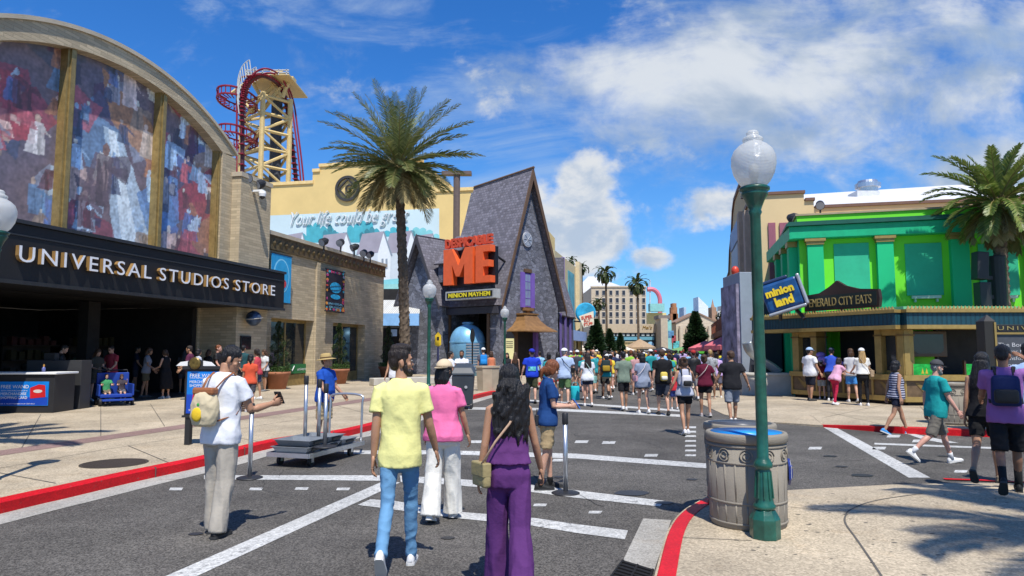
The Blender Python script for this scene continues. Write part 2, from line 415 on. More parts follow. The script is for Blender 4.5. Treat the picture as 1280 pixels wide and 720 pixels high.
for p_, q_ in zip(kerbL, kerbL[1:]):
    acc += (q_ - p_).length
    if acc > 2.3 and p_.y < 40:
        acc = 0; t_ = (q_ - p_).normalized(); c_ = V((p_.x, p_.y, 0)) + V((-t_.y, t_.x, 0)) * .078; mb.box(c_ + V((0, 0, .063)), (.009, .178, .157), math.atan2(t_.y, t_.x))
S('kerb_joints', mb, M_JOINT)
pl = offs(kerbL, .165)
g = MB(); k = len(pl); far = [V((-70, p.y, 0)) for p in pl]
g.loft([[V((p.x, p.y, SW - .004)) for p in pl], [V((-70 , p.y, SW - .004)) for p in pl]], cap=False, closed=False)
S('sidewalk', g, M_CONC)
g = MB(); ga = [V((p.x, p.y, .004)) for p in kerbL]; gb = offs(ga, -.42)
g.loft([ga, gb], cap=False, closed=False); S('gutter', g, M_GUT)
# mauve course and joints of the left pavement
z = SW
g = MB(); a0, a1 = gnd(0, 563, z), gnd(362, 511.5, z); b0, b1 = gnd(0, 569.5, z), gnd(362, 516, z); e0 = (a1 - a0) * 1.6; e1 = (b1 - b0) * 1.6
g.quad(b0 - e1 * .6, b1 + e1, a1 + e0, a0 - e0 * .6); S('paving_course', g, M_MAUVE)
g = MB()
for q in (((51, 518), (27, 560)), ((126, 506), (126, 545)), ((188, 505), (206, 533)), ((236, 497), (300, 521)), ((0, 585), (130, 562), (265, 541)), ((265, 541), (420, 517)), ((70, 604), (-60, 580)), ((215, 580), (160, 557)), ((330, 553), (262, 541)), ((430, 505), (560, 497)), ((395, 500), (470, 520)), ((470, 486), (560, 497))):
    strip(g, [gnd(a, b, z) for a, b in q], .014, z + .002)
S('paving_joints', g, M_JOINT)
# right pavement with red kerb, ramping down flush to the left
edge = [(1420, 546, .13), (1227, 538, .13), (1128, 534.5, .13), (1029, 531.5, .05), (940, 526, .014), (905, 518, .012), (878, 505.5, .012), (869, 495, .012)]
er = [gnd(a, b, h) for a, b, h in edge] + [V((7.3, 28, .012)), V((11.2, 44, .012)), V((29.5, 120, .012)), V((38, 155, .012))]
inn = [V((p.x + .35, p.y + 1.3, .13)) for p in er[:4]] + [V((p.x + 1.6, p.y + .5, .13)) for p in er[4:]]
g = MB(); g.loft([er, inn, [V((90, p.y + 2, .13)) for p in inn]], cap=False, closed=False)
g.loft([[V((p.x, p.y, -.02)) for p in er[3:]], er[3:]], cap=False, closed=False)
S('sidewalk_corner', g, M_CONC)
kl = [V((p.x, p.y, 0)) for p in reversed(er[:4])]
kerb('kerb_red_corner', kl[1:] , M_RED, side=1)
mb = MB(); p0, p1 = er[3], er[2]; q0, q1 = p0 + V((0.03, .17, 0)), p1 + V((0.03, .17, 0))
mb.loft([[V((p0.x, p0.y, -.01)), V((p0.x, p0.y, .055)), V((q0.x, q0.y, .056)), V((q0.x, q0.y, -.01))], [V((p1.x, p1.y, -.01)), V((p1.x, p1.y, .139)), V((q1.x, q1.y, .14)), V((q1.x, q1.y, -.01))]]); S('kerb_red_ramp', mb, M_RED)
g = MB()
for q in (((990, 505), (1100, 530)), ((1075, 512), (935, 512)), ((1150, 508), (1172, 532)), ((1060, 521), (1280, 519)), ((1110, 505), (1030, 522))):
    strip(g, [gnd(a, b, .13) for a, b in q], .012, .134)
S('paving_joints_corner', g, M_JOINT)
# near kerb island with the street lamp
isl = [V((.55, -6, .13)), V((.6, 2.0, .13)), gnd(800, 792, .13), gnd(818, 720, .13), gnd(835, 662, .13), gnd(855, 637, .13), gnd(887, 619, .13)]
isl = smooth_line(isl, 5)
flush = [V((3.0, 8.55, .05)), V((3.5, 8.9, .012)), V((4.9, 9.24, .012)), V((5.95, 9.37, .012)), V((7.1, 9.3, .012)), V((9, 8.7, .012)), V((14, 6, .012)), V((22, 0, .012)), V((24, -6, .012))]
ring = isl + flush; inn = []
c0 = V((5.5, 3, 0))
for i, p in enumerate(ring):
    if i < len(isl): inn.append(V((p.x + .2, p.y - (.12 if i > len(isl) - 6 else 0), .13)))
    else: dd = (c0 - p); dd.z = 0; inn.append(V((p.x, p.y, 0)) + dd.normalized() * 1.1 + V((0, 0, .13)))
g = MB(); g.loft([[V((p.x, p.y, -.02)) for p in ring], ring, inn], cap=False, closed=False)
g.add(inn, [tuple(range(len(inn)))]); S('sidewalk_island', g, M_CONC)
kerb('kerb_red_island', [V((p.x, p.y, 0)) for p in isl], M_RED, w=.15, h=.137, side=-1)
g = MB(); strip(g, [gnd(a, b, .014) for a, b in ((1180, 598.5), (1225, 600), (1290, 603))], .1, .016); S('painted_edge', g, M_RED)
g = MB()
strip(g, smooth_line([gnd(a, b, .13) for a, b in ((1125, 760), (1101, 719), (1072, 676), (1057, 655), (1057, 645), (1064, 637), (1094, 626), (1153, 617))], 4), .018, .134)
strip(g, [gnd(a, b, .13) for a, b in ((985, 634), (1060, 640))], .01, .134); strip(g, [gnd(a, b, .13) for a, b in ((848, 672), (940, 676))], .01, .134)
S('paving_joints_island', g, M_JOINT)
g = MB(); g.add([gnd(a, b, .006) for a, b in ((804, 648), (839, 650), (818, 712), (779, 700))], [(0, 1, 2, 3)]); S('gutter_apron', g, M_GUT)
# drain grate in the gutter
t = T('drain_grate', 'black slotted iron storm drain grate in the gutter beside the red kerb', 'drain grate', gnd(785, 720, 0))
a, b, c, d = gnd(778, 701, .008), gnd(817, 713, .008), gnd(800, 770, .008), gnd(740, 752, .008)
g = MB(); g.quad(a, b, c, d); g.build('recess', mat('pit_shade_black', (.006, .006, .006), .9), t)  # flat black sheet, painted stand-in for the shaded pit below the bars
g = MB()
for i in range(13):
    f = (i + .5) / 13; g.limb([a.lerp(d, f) + V((0, 0, .006)), b.lerp(c, f) + V((0, 0, .006))], .008, 6)
for f in (.02, .5, .98): g.limb([a.lerp(b, f) + V((0, 0, .006)), d.lerp(c, f) + V((0, 0, .006))], .01, 6)
g.build('bars', mat('grate_iron', (.03, .028, .027), .55, .6), t)
# manhole lid
mp = gnd(143, 579, SW); t = T('manhole_cover', 'round dark iron manhole cover set in the left sidewalk behind the red kerb', 'manhole cover', mp)
g = MB(); g.lathe([(.44, -.01), (.44, .004), (.0, .004)], mp, 40); g.build('rim', mat('iron_rim', (.08, .065, .05), .6, .4), t)
g = MB(); g.lathe([(.40, -.01), (.40, .007), (.39, .009), (0, .009)], mp, 40); g.build('lid', mat('iron_lid', (.06, .045, .035), .7, .3, bump=1, bs=60), t)
# painted markings
g = MB(); Z = .005
band(g, [(205, 721), (480, 601)], [(244, 721), (500, 603)], Z)
band(g, [(255, 594), (420, 594), (480, 594.2)], [(255, 599), (420, 600.3), (480, 601)], Z)
band(g, [(500, 594.5), (565, 598), (665, 606), (718, 612.5), (831, 626)], [(501, 602.5), (565, 606), (665, 615), (718, 622), (825, 633)], Z)
band(g, [(430, 563), (560, 563), (720, 567), (886, 579.5)], [(430, 567.5), (560, 568), (720, 573), (886, 585.5)], Z)
band(g, [(463, 624), (494, 626), (565, 639), (665, 647), (720, 655), (785, 663)], [(447, 631), (494, 637), (565, 647), (665, 657), (720, 666), (781, 674)], Z)
band(g, [(1029, 533.8), (1136, 597)], [(1044, 533.8), (1163, 597)], Z)
band(g, [(1093, 553.5), (1290, 560.5)], [(1093, 555.6), (1290, 563)], Z)
band(g, [(1130, 539.5), (1160, 546), (1198, 553.5)], [(1130, 541), (1153, 549), (1180, 553.9)], Z)
band(g, [(585, 509), (680, 510), (850, 518)], [(585, 512), (680, 513), (850, 521)], Z)
band(g, [(650, 499), (700, 502), (850, 512)], [(650, 501), (700, 504), (850, 514.5)], Z)
for y in (533, 538.5, 544, 550, 556, 562, 568): band(g, [(857, y), (870, y)], [(856, y + 2.2), (870, y + 2.2)], Z)
for x, y in ((221, 611), (268, 611), (321, 611), (378, 610.5), (430, 611), (595, 552), (728, 552), (762, 553), (815, 569), (676, 631), (1118, 545), (1150, 551), (1100, 560), (1202, 589), (1020, 560), (745, 640), (700, 575)): 
    band(g, [(x - 8, y - 1.5), (x + 8, y - 1.5)], [(x - 10, y + 1.8), (x + 6, y + 1.8)], Z)
S('road_markings', g, M_PAINT)
g = MB()
for x, y, w in ((245, 667, 9), (560, 672, 9), (790, 616, 22), (830, 628, 12), (865, 599, 7), (1038, 570, 9), (1052, 583, 8), (1078, 594, 14), (700, 596, 8), (1180, 570, 8)):
    q = gnd(x, y, .007); r = w / F_PX * q.y; g.add([q + V((r * math.cos(i * .7) * (1 + .2 * math.sin(i * 3)), r * .75 * math.sin(i * .7), 0)) for i in range(9)], [tuple(range(9))])
S('tar_patches', g, mat('tar', (.03, .03, .032), .5))

rk_ = random.Random(12)
def cracks(name, starts, z, m, w=.008, step=.16):
    mb = MB()
    for x, y, a, n in starts:
        p = [V((x, y, 0))]
        for _ in range(n): a += rk_.gauss(0, .32); p.append(p[-1] + V((math.cos(a), math.sin(a), 0)) * step * rk_.uniform(.5, 1.3))
        strip(mb, p, w * rk_.uniform(.6, 1.3), z)
    return S(name, mb, m)
cracks('road_cracks', [(rk_.uniform(-4, 8), rk_.uniform(5, 20), rk_.uniform(0, 6.3), rk_.randint(8, 26)) for _ in range(26)], .0055, mat('crack_dark', (.03, .03, .03), .9))
cracks('pavement_cracks', [(rk_.uniform(-10, -5.6), rk_.uniform(8.5, 18), rk_.uniform(0, 6.3), rk_.randint(5, 14)) for _ in range(9)], SW + .0016, mat('crack_brown', (.16, .13, .10), .9), .005)
g = MB()
for _ in range(420):
    if rk_.random() < .5: x, y, z = rk_.uniform(-12, -4.6), rk_.uniform(7.5, 24), SW + .001; ok = x < -5.4 + max(0, y - 8) * .1
    else: x, y, z = rk_.uniform(1.9, 7), rk_.uniform(4.6, 8.2), .1315; ok = True
    if ok: r = rk_.uniform(.008, .028); g.add([V((x + r * math.cos(i * 1.05), y + r * math.sin(i * 1.05) * .8, z)) for i in range(6)], [tuple(range(6))])
S('gum_spots', g, mat('gum_grey', (.13, .115, .09), .8, var=.4, vs=3))
# ------------------------------------------------------------------ the stone store with the arched mural
Lf = Fr((-17, 0), (.2334, .9724))
def Uy(Y, d=0): return (Y - Lf.n.y * d) / Lf.e.y
STORE_LABEL = 'tan stone store with a tall arched painted mural over a long black canopy'
st = T('store_building', STORE_LABEL, 'building', Lf.p(24, -1, SW))
uc, R0, ztop = Uy(21.75, -.97), 10.2, 11.35
def arc(du, off=0): return ztop - R0 + math.sqrt(max((R0 - off) ** 2 - du * du, 0))
uR_in = Lf.hit(268, 200, -.97)[0]; uR_out = Lf.hit(295, 215, -.6)[0]; uL_in = 2 * uc - uR_in; uL_out = 2 * uc - uR_out
N_ = 40
outer = [(uL_out + (uR_out - uL_out) * i / N_) for i in range(N_ + 1)]; inner = [(uL_in + (uR_in - uL_in) * i / N_) for i in range(N_ + 1)]
mb = MB()
for i in range(N_):     # the ring of stone over the mural, butted blocks
    o0, o1, i0, i1 = outer[i], outer[i + 1], inner[i], inner[i + 1]
    Lf.poly(mb, [(i0, arc(i0 - uc, .55)), (i1, arc(i1 - uc, .55)), (o1, arc(o1 - uc)), (o0, arc(o0 - uc))], -.6, 1.2)
for a, b in ((uL_out, uL_in), (uR_in, uR_out)):
    zt = min(arc(a - uc), arc(b - uc), arc(a - uc, .55) if a in (uR_in,) else 99, arc(b - uc, .55) if b in (uL_in,) else 99)
    Lf.box(mb, a, b, -1.8, -.6, 4.9, min(arc(a - uc, .0), arc(b - uc, .0), arc((uR_in if b == uR_out else uL_in) - uc, .55)))
mb.build('arch', M_STONE, st)
mb = MB()
for i in range(N_):
    o0, o1 = outer[i], outer[i + 1]
    Lf.poly(mb, [(o0, arc(o0 - uc) + .004), (o1, arc(o1 - uc) + .004), (o1, arc(o1 - uc) + .13), (o0, arc(o0 - uc) + .13)], -.53, 1.35)
mb.build('coping', M_STONE2, st)
mb = MB(); Lf.poly(mb, [(uL_in - .2, 4.9)] + [(uR_in + .2, 4.9)] + [(u, arc(u - uc, .4)) for u in reversed(inner)], -1.0, .5); mb.build('wall', M_STONE, st)
# painted mural: crowd of robed figures, light beams and draped colour, flat paint on three boards
def mural_paint():
    rs = random.Random(11); sh = []
    W, H = uR_in - uL_in, 6.6
    pal_d = [(.02, .03, .09), (.05, .015, .05), (.03, .05, .11), (.09, .02, .03), (.02, .02, .04), (.05, .06, .09)]
    pal_m = [(.24, .03, .05), (.07, .13, .32), (.30, .13, .07), (.22, .24, .30), (.34, .07, .09), (.1, .2, .33), (.28, .2, .14)]
    pal_l = [(.55, .52, .5), (.40, .5, .6), (.5, .36, .27), (.6, .42, .36), (.3, .45, .62), (.62, .6, .52)]
    def poly(pts, c, soft=.0): sh.append(('p', pts, c))
    for _ in range(34):
        x, y = rs.uniform(0, W), rs.uniform(0, H); s = rs.uniform(.5, 1.7); a = rs.uniform(0, 6.3)
        poly([(x + s * rs.uniform(.5, 1) * math.cos(a + q * 1.26), y + s * rs.uniform(.5, 1) * math.sin(a + q * 1.26)) for q in range(5)], rs.choice(pal_d + pal_m))
    poly([(4.6, 4.0), (5.3, 4.0), (7.6, 0), (5.3, 0)], (.42, .53, .60)); poly([(4.8, 4.0), (5.1, 4.0), (6.5, 0), (5.7, 0)], (.62, .68, .68))
    poly([(4.4, 5.9), (6.4, 4.9), (7.5, 4.1), (6.5, 3.4), (4.9, 4.3)], (.36, .17, .06)); poly([(6.1, 2.2), (8.0, 3.4), (8.2, 1.6), (6.8, 0.8)], (.08, .2, .42))
    poly([(3.5, 1.6), (5.1, 1.0), (5.4, .3), (3.4, .2)], (.22, .04, .06)); poly([(.4, 4.4), (1.8, 4.6), (2.2, 2.9), (.9, 2.4)], (.33, .04, .05))
    def figure(x, y, s, c, c2):
        lean = rs.uniform(-.25, .25)
        sh.append(('e', (x + lean * s, y + s * .87, s * .075, s * .10), tuple(q * .8 for q in c2)))
        poly([(x - s * .16 + lean * s * .7, y + s * .78), (x + s * .18 + lean * s * .7, y + s * .78), (x + s * rs.uniform(.2, .38), y), (x - s * rs.uniform(.2, .38), y)], c)
        poly([(x + s * .1 + lean * s * .7, y + s * .76), (x + s * rs.uniform(.35, .6), y + s * rs.uniform(.4, .95)), (x + s * .5, y + s * .42), (x + s * .08, y + s * .6)], tuple(q * .85 for q in c))
        for k in range(3):
            xx = x + rs.uniform(-.2, .2) * s; poly([(xx, y + s * .7), (xx + .05 * s, y + s * .7), (xx + rs.uniform(0, .18) * s, y), (xx + rs.uniform(-.05, .05) * s, y)], (lambda kk: tuple(min(1, q * kk) for q in c))(rs.choice((.55, 1.4))))
    for _ in range(84):
        figure(rs.uniform(0, W), rs.uniform(-.2, H - .6), rs.uniform(.55, 1.35), rs.choice(pal_m + pal_l + pal_d), rs.choice(pal_l))
    figure(4.6, 1.5, 2.1, (.10, .06, .07), (.22, .12, .09)); figure(6.6, 3.5, 1.2, (.55, .46, .38), (.6, .45, .36)); figure(5.6, 5.0, 1.4, (.58, .46, .42), (.62, .5, .44)); figure(10.4, 2.8, 1.5, (.55, .55, .58), (.6, .45, .4))
    box = []
    for s in sh:
        if s[0] == 'p': xs = [q[0] for q in s[1]]; ys = [q[1] for q in s[1]]; box.append((min(xs), max(xs), min(ys), max(ys)))
        else: e = s[1]; box.append((e[0] - e[2], e[0] + e[2], e[1] - e[3], e[1] + e[3]))
    def inside(pts, x, y):
        c = False; j = len(pts) - 1
        for i in range(len(pts)):
            if (pts[i][1] > y) != (pts[j][1] > y) and x < (pts[j][0] - pts[i][0]) * (y - pts[i][1]) / (pts[j][1] - pts[i][1]) + pts[i][0]: c = not c
            j = i
        return c
    def colour(x, y):
        wx = x + .06 * noise.noise(V((x * 1.6, y * 1.6, 3))) + .03 * noise.noise(V((x * 6, y * 6, 9))); wy = y + .06 * noise.noise(V((x * 1.6, y * 1.6, 7))) + .03 * noise.noise(V((x * 6, y * 6, 1)))
        t = .5 + .5 * noise.noise(V((x * .45, y * .45, 2))); c = (.06 + .11 * t, .07 + .03 * t, .13 - .05 * t)
        for s, b in zip(sh, box):
            if not (b[0] <= wx <= b[1] and b[2] <= wy <= b[3]): continue
            if s[0] == 'p':
                if inside(s[1], wx, wy): c = tuple(.22 * p + .78 * q for p, q in zip(c, s[2]))
            else:
                e = s[1]
                if ((wx - e[0]) / e[2]) ** 2 + ((wy - e[1]) / e[3]) ** 2 < 1: c = s[2]
        k = 1.15 + .45 * noise.noise(V((x * 4, y * 4, 4))) + .55 * noise.noise(V((x * 11, y * 11, 4)))
        return tuple(max(.008, q * k * 1.12) + h for q, h in zip(c, (.055, .056, .06))) + (1,)  # even grey lift: the mural's hazy sheen is mixed into its paint
    return colour
mm = bpy.data.materials.new('mural_paint'); mm.use_nodes = True; nt = mm.node_tree
at_ = nt.nodes.new('ShaderNodeVertexColor'); at_.layer_name = 'paint'; nt.links.new(at_.outputs[0], nt.nodes['Principled BSDF'].inputs['Base Color']); nt.nodes['Principled BSDF'].inputs['Roughness'].default_value = .55
paint = mural_paint()
m1, m2 = Lf.hit(200, 120, -.9)[0], 2 * uc - Lf.hit(200, 120, -.9)[0]
for ua, ub in ((uL_in - .02, m2), (m2, m1), (m1, uR_in + .02)):
    mb = MB(); cs = []; st_ = .036; nx = int((ub - ua) / st_); nz = int(6.7 / st_)
    vid = {}
    for i in range(nx):
        for j in range(nz):
            u0 = ua + (ub - ua) * i / nx; u1 = ua + (ub - ua) * (i + 1) / nx; z0 = 4.75 + j * st_; 
            if z0 > arc((u0 + u1) / 2 - uc, .42): continue
            q = []
            for ii, jj in ((i, j), (i + 1, j), (i + 1, j + 1), (i, j + 1)):
                if (ii, jj) not in vid:
                    u = ua + (ub - ua) * ii / nx; zz = 4.75 + jj * st_; vid[(ii, jj)] = len(mb.v); mb.v.append(Lf.p(u, -.985, zz)); cs.append(paint(u - uL_in, zz - 4.75))
                q.append(vid[(ii, jj)])
            mb.f.append(tuple(q))
    me = mb.mesh('mural_panel', fix=False, uv=False); ca = me.color_attributes.new('paint', 'FLOAT_COLOR', 'POINT')
    for i, c in enumerate(cs): ca.data[i].color = c
    put('mural_panel', me, mm, st)
for u in (m1, m2, uR_in - .06, uL_in + .06):
    mb = MB(); w = .15 if u in (m1, m2) else .06; Lf.box(mb, u - w, u + w, -1, -.72, 4.9, arc(u - uc, .5)); Lf.box(mb, u - w * .5, u + w * .5, -.715, -.66, 4.9, arc(u - uc, .52)); mb.build('mullion', M_GOLDTRIM, st)
# canopy
uC0, uC1 = Uy(3), Lf.hit(357, 341, .49)[0]
mb = MB(); Lf.box(mb, uC0, uC1, -1.8, .45, 3.42, 4.93); mb.build('canopy', M_BLACKSTEEL, st, bevel=.01)
mb = MB(); Lf.box(mb, uC0, uC1 + .03, -1.0, .52, 4.935, 5.03); Lf.box(mb, uC0, uC1 + .03, .453, .50, 3.40, 3.50); Lf.box(mb, uC0, uC1 + .02, .453, .475, 4.62, 4.66); mb.build('canopy_edge', mat('black_edge', (.03, .03, .032), .35), st)
for a, b, s in ((24, 190, 'UNIVERSAL'), (201, 287, 'STUDIOS'), (296, 345, 'STORE')):
    ua, ub = Lf.hit(a, 330, .6)[0], Lf.hit(b, 350, .6)[0]
    text_mb(s, ub - ua, .41, .11, FM(Lf, ua, .46, 3.96), bold=.002, space=1.25).build('lettering', mat('letter_gold_return', (.42, .25, .09), .4, .3), st)
    text_mb(s, ub - ua, .41, .004, FM(Lf, ua, .574, 3.96), bold=.002, space=1.25).build('lettering_face', mat('letter_white', (.82, .83, .85), .35), st)
# pier, inner walls, ceiling, floor-to-back of the open shop
uP0, uP1 = Lf.hit(299, 300, -.2)[0], Lf.hit(337, 300, -.2)[0]
mb = MB(); Lf.box(mb, uP0, uP1, -2.2, -.2, SW - .02, 8.62); mb.build('pier', M_STONE, st)
mb = MB(); Lf.box(mb, uP0 - .05, uP1 + .05, -2.25, -.15, 8.625, 8.8); mb.build('pier_cap', M_STONE2, st)
uB = Lf.hit(243, 440, -1.9)[0]
mb = MB(); Lf.box(mb, uB, uP0 - .01, -2.2, -1.8, SW - .02, 3.41); mb.build('inner_wall', M_STONE, st)
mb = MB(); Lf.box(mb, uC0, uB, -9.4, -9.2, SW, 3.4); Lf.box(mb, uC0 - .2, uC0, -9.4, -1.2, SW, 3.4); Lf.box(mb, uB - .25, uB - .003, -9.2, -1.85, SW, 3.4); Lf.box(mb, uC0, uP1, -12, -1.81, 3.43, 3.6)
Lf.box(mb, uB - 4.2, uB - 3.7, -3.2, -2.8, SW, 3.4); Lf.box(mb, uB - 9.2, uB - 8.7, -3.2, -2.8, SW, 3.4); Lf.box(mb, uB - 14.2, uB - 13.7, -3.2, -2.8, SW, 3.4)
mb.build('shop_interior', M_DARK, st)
mb = MB(); mb.quad(Lf.p(uC0, -9.2, SW + .004), Lf.p(uB - .2, -9.2, SW + .004), Lf.p(uB - .2, -.6, SW + .004), Lf.p(uC0, -.6, SW + .004)); mb.build('shop_floor', mat('shop_floor', (.06, .055, .05), .6), st)  # dark sheet, shade under the canopy is put into the floor colour
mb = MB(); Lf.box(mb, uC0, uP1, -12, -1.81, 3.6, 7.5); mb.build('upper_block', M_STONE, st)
# display racks deep in the shop
rk = random.Random(4)
for i in range(5):
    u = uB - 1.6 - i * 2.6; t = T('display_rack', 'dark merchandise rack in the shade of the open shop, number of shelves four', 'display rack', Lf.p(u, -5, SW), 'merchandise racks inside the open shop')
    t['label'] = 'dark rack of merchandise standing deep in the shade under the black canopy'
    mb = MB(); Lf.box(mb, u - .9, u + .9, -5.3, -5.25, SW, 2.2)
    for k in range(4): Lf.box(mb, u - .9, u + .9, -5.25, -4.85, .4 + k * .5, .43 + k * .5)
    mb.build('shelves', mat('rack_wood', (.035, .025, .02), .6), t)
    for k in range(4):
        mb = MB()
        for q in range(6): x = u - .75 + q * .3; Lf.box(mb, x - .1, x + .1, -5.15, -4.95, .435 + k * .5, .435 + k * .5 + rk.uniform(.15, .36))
        mb.build('merchandise', mat('goods_%d' % ((i + k) % 4), [(.05, .01, .01), (.01, .02, .05), (.04, .035, .03), (.04, .03, .01)][(i + k) % 4], .6), t)  # goods colours dimmed to carry the shade inside the shop
# wall globe, screen, cameras, floodlights on the pier
gu, gz = Lf.hit(312, 398, 0)
t = T('globe_emblem', 'small blue-grey globe emblem with a ring of letters fixed to the stone pier', 'wall emblem', Lf.p(gu, -.2, gz))
mb = MB(); mb.ball(Lf.p(gu, .18, gz), .3, 20, 12); mb.build('globe', mat('globe_blue', (.05, .08, .14), .35, .3, var=.8, vs=4), t, True)
mb = MB(); Lf.box(mb, gu - .04, gu + .04, -.2, .1, gz - .04, gz + .04); mb.limb([Lf.p(gu + .42 * math.cos(a), .18 + .3 * math.sin(a), gz + .05 * math.cos(a)) for a in [i * .3 for i in range(-1, 12)]], (.02), 6); mb.build('ring', mat('globe_ring', (.5, .48, .44), .4, .5), t)
su, sz = Lf.hit(305, 437, 0); s2 = Lf.hit(318, 420, 0)
t = T('wall_screen', 'flat black menu screen on the stone pier below the globe emblem', 'screen', Lf.p(su, -.2, sz)); mb = MB(); Lf.box(mb, su, s2[0], -.195, -.13, sz, s2[1]); mb.build('case', M_BLACK, t, bevel=.01); mb = MB(); Lf.box(mb, su + .04, s2[0] - .04, -.128, -.124, sz + .04, s2[1] - .04); mb.build('screen', M_GLASS, t)
cu, cz = Lf.hit(322, 243, 0)
t = T('security_camera', 'white dome security camera on a bracket high on the stone pier', 'camera', Lf.p(cu, -.2, cz))
mb = MB(); Lf.box(mb, cu - .08, cu + .08, -.2, .25, cz + .1, cz + .18); mb.lathe([(.13, .12), (.15, .02), (.13, -.1)], Lf.p(cu, .22, cz), 14); mb.build('housing', M_WHITE, t)
mb = MB(); mb.ball(Lf.p(cu, .22, cz - .1), .115, 12, 8); mb.build('dome', M_GLASS, t, True)
def flood(px, py, Y, label, yaw=0, s=1.0, cat='floodlight', grp='floodlights on the stone roofs'):
    p = at(px, py, Y); t = T('floodlight', label, cat, p, grp)
    M = Matrix.Translation(p) @ Matrix.Rotation(yaw, 4, 'Z') @ Matrix.Rotation(R(25), 4, 'X')
    mb = MB(); mb.lathe([(.09, -.3), (.2, -.12), (.22, .2)], (0, 0, 0), 14); mb.xf(M @ Matrix.Rotation(R(90), 4, 'X') @ Matrix.Scale(s, 4)); mb.build('lamp_housing', M_BLACK, t)
    mb = MB(); mb.lathe([(.2, .205), (.0, .21)], (0, 0, 0), 14); mb.xf(M @ Matrix.Rotation(R(90), 4, 'X') @ Matrix.Scale(s, 4)); mb.build('lens', mat('flood_lens', (.35, .36, .38), .2), t)
    mb = MB(); mb.box(p + V((0, 0, -.28 * s)), (.06, .06, .56 * s)); mb.build('bracket', M_BLACK, t)
flood(309, 222, 27.6, 'black floodlight on the left corner of the stone pier top', .5, .9); flood(325, 230, 28.2, 'black floodlight on the right corner of the stone pier top', -.5, .9)

# ------------------------------------------------------------------ lower stone building with bronze cornice
D2 = -.5; u0, u1 = uP1 + .006, Lf.hit(479, 400, D2)[0]; H2 = 6.7
lb = T('stone_annex', 'low tan stone building with bronze cornice band and two recessed shop windows', 'building', Lf.p((u0 + u1) / 2, D2, SW))
w1, w2 = (Lf.hit(338.5, 420, D2)[0], Lf.hit(392, 420, D2)[0]), (Lf.hit(416, 420, D2)[0], Lf.hit(456, 420, D2)[0]); WT = 3.12; WT = Lf.hit(365, 399, D2)[1]
mb = MB()
for a, b in ((u0, w1[0]), (w1[1], w2[0]), (w2[1], u1)): Lf.box(mb, a, b, D2 - .6, D2, SW - .02, WT)
Lf.box(mb, u0, u1, D2 - .6, D2, WT + .001, H2); Lf.box(mb, u0, u1, -14, D2 - .601, WT + .2, H2); Lf.box(mb, u1 - .4, u1 - .003, -14, D2 - .602, SW, WT + .19)
Lf.box(mb, w1[1] + .05, w1[1] + .35, D2 + .002, D2 + .09, SW, H2 - .7)
mb.build('wall', M_STONE2 if False else M_STONE, lb)
mb = MB(); Lf.box(mb, u0 - .02, u1 + .12, D2 - .7, D2 + .16, H2 + .002, H2 + .17); mb.build('coping', M_STONE2, lb)
mb = MB(); Lf.box(mb, u0, u1 + .05, D2 + .003, D2 + .07, H2 - .62, H2 - .002)
n = 26
for i in range(n):
    c = u0 + (u1 - u0) * (i + .5) / n; w = (u1 - u0) / n * .36
    mb.add([Lf.p(c - w, D2 + .071, H2 - .31), Lf.p(c, D2 + .071, H2 - .52), Lf.p(c + w, D2 + .071, H2 - .31), Lf.p(c, D2 + .071, H2 - .1), Lf.p(c, D2 + .15, H2 - .31)], [(0, 1, 4), (1, 2, 4), (2, 3, 4), (3, 0, 4)])
Lf.box(mb, u0, u1 + .06, D2 + .071, D2 + .1, H2 - .62, H2 - .56); Lf.box(mb, u0, u1 + .06, D2 + .071, D2 + .1, H2 - .06, H2 - .003)
mb.build('cornice', mat('cornice_bronze', (.14, .10, .045), .5, .3, var=.5, vs=5), lb)
for (a, b) in (w1, w2):
    f = MB(); dd = D2 - .42; k = b - a
    for x in (a, a + k * .5 - .05, b - .1): Lf.box(f, x, x + .1, dd - .06, dd, SW, WT - .001)
    Lf.box(f, a + .1, b - .1, dd - .06, dd - .001, WT - .14, WT - .002); Lf.box(f, a + .1, b - .1, dd - .06, dd - .001, SW, SW + .5)
    w = f.build('window', M_GOLDTRIM, lb)
    gmb = MB(); Lf.box(gmb, a + .1, b - .1, dd - .045, dd - .035, SW + .5, WT - .14); gmb.build('pane', M_GLASS, w)
a, b = Lf.hit(361, 465, D2 - .3)[0], Lf.hit(388, 465, D2 - .3)[0]
mb = MB(); Lf.box(mb, a, b, D2 - .40, D2 - .36, SW + .55, SW + .98); mb.build('window_sign', mat('sign_green', (.01, .16, .05), .4), lb)
text_mb('universal', (b - a) * .5, .14, .004, FM(Lf, a + (b - a) * .42, D2 - .355, SW + .68)).build('window_lettering', M_WHITE, lb)
mb = MB(); q = a + (b - a) * .2; mb.limb([Lf.p(q - .12, D2 - .35, SW + .75), Lf.p(q - .03, D2 - .35, SW + .66), Lf.p(q + .16, D2 - .35, SW + .9)], .02, 6); mb.build('tick_mark', M_WHITE, lb)
for px, py, y2, lab in ((405, 302, 30, 'black box floodlight first from the left on the bronze-corniced roof'), (426, 303, 32.5, 'black floodlight second from the left on the bronze-corniced roof'), (443, 309, 33.5, 'black floodlight third from the left on the bronze-corniced roof'), (455, 316, 34.3, 'black floodlight fourth from the left on the bronze-corniced roof'), (463, 318, 34.9, 'black floodlight at the right end of the bronze-corniced roof')):
    flood(px, py, y2, lab, rk.uniform(-1, 1), .8)
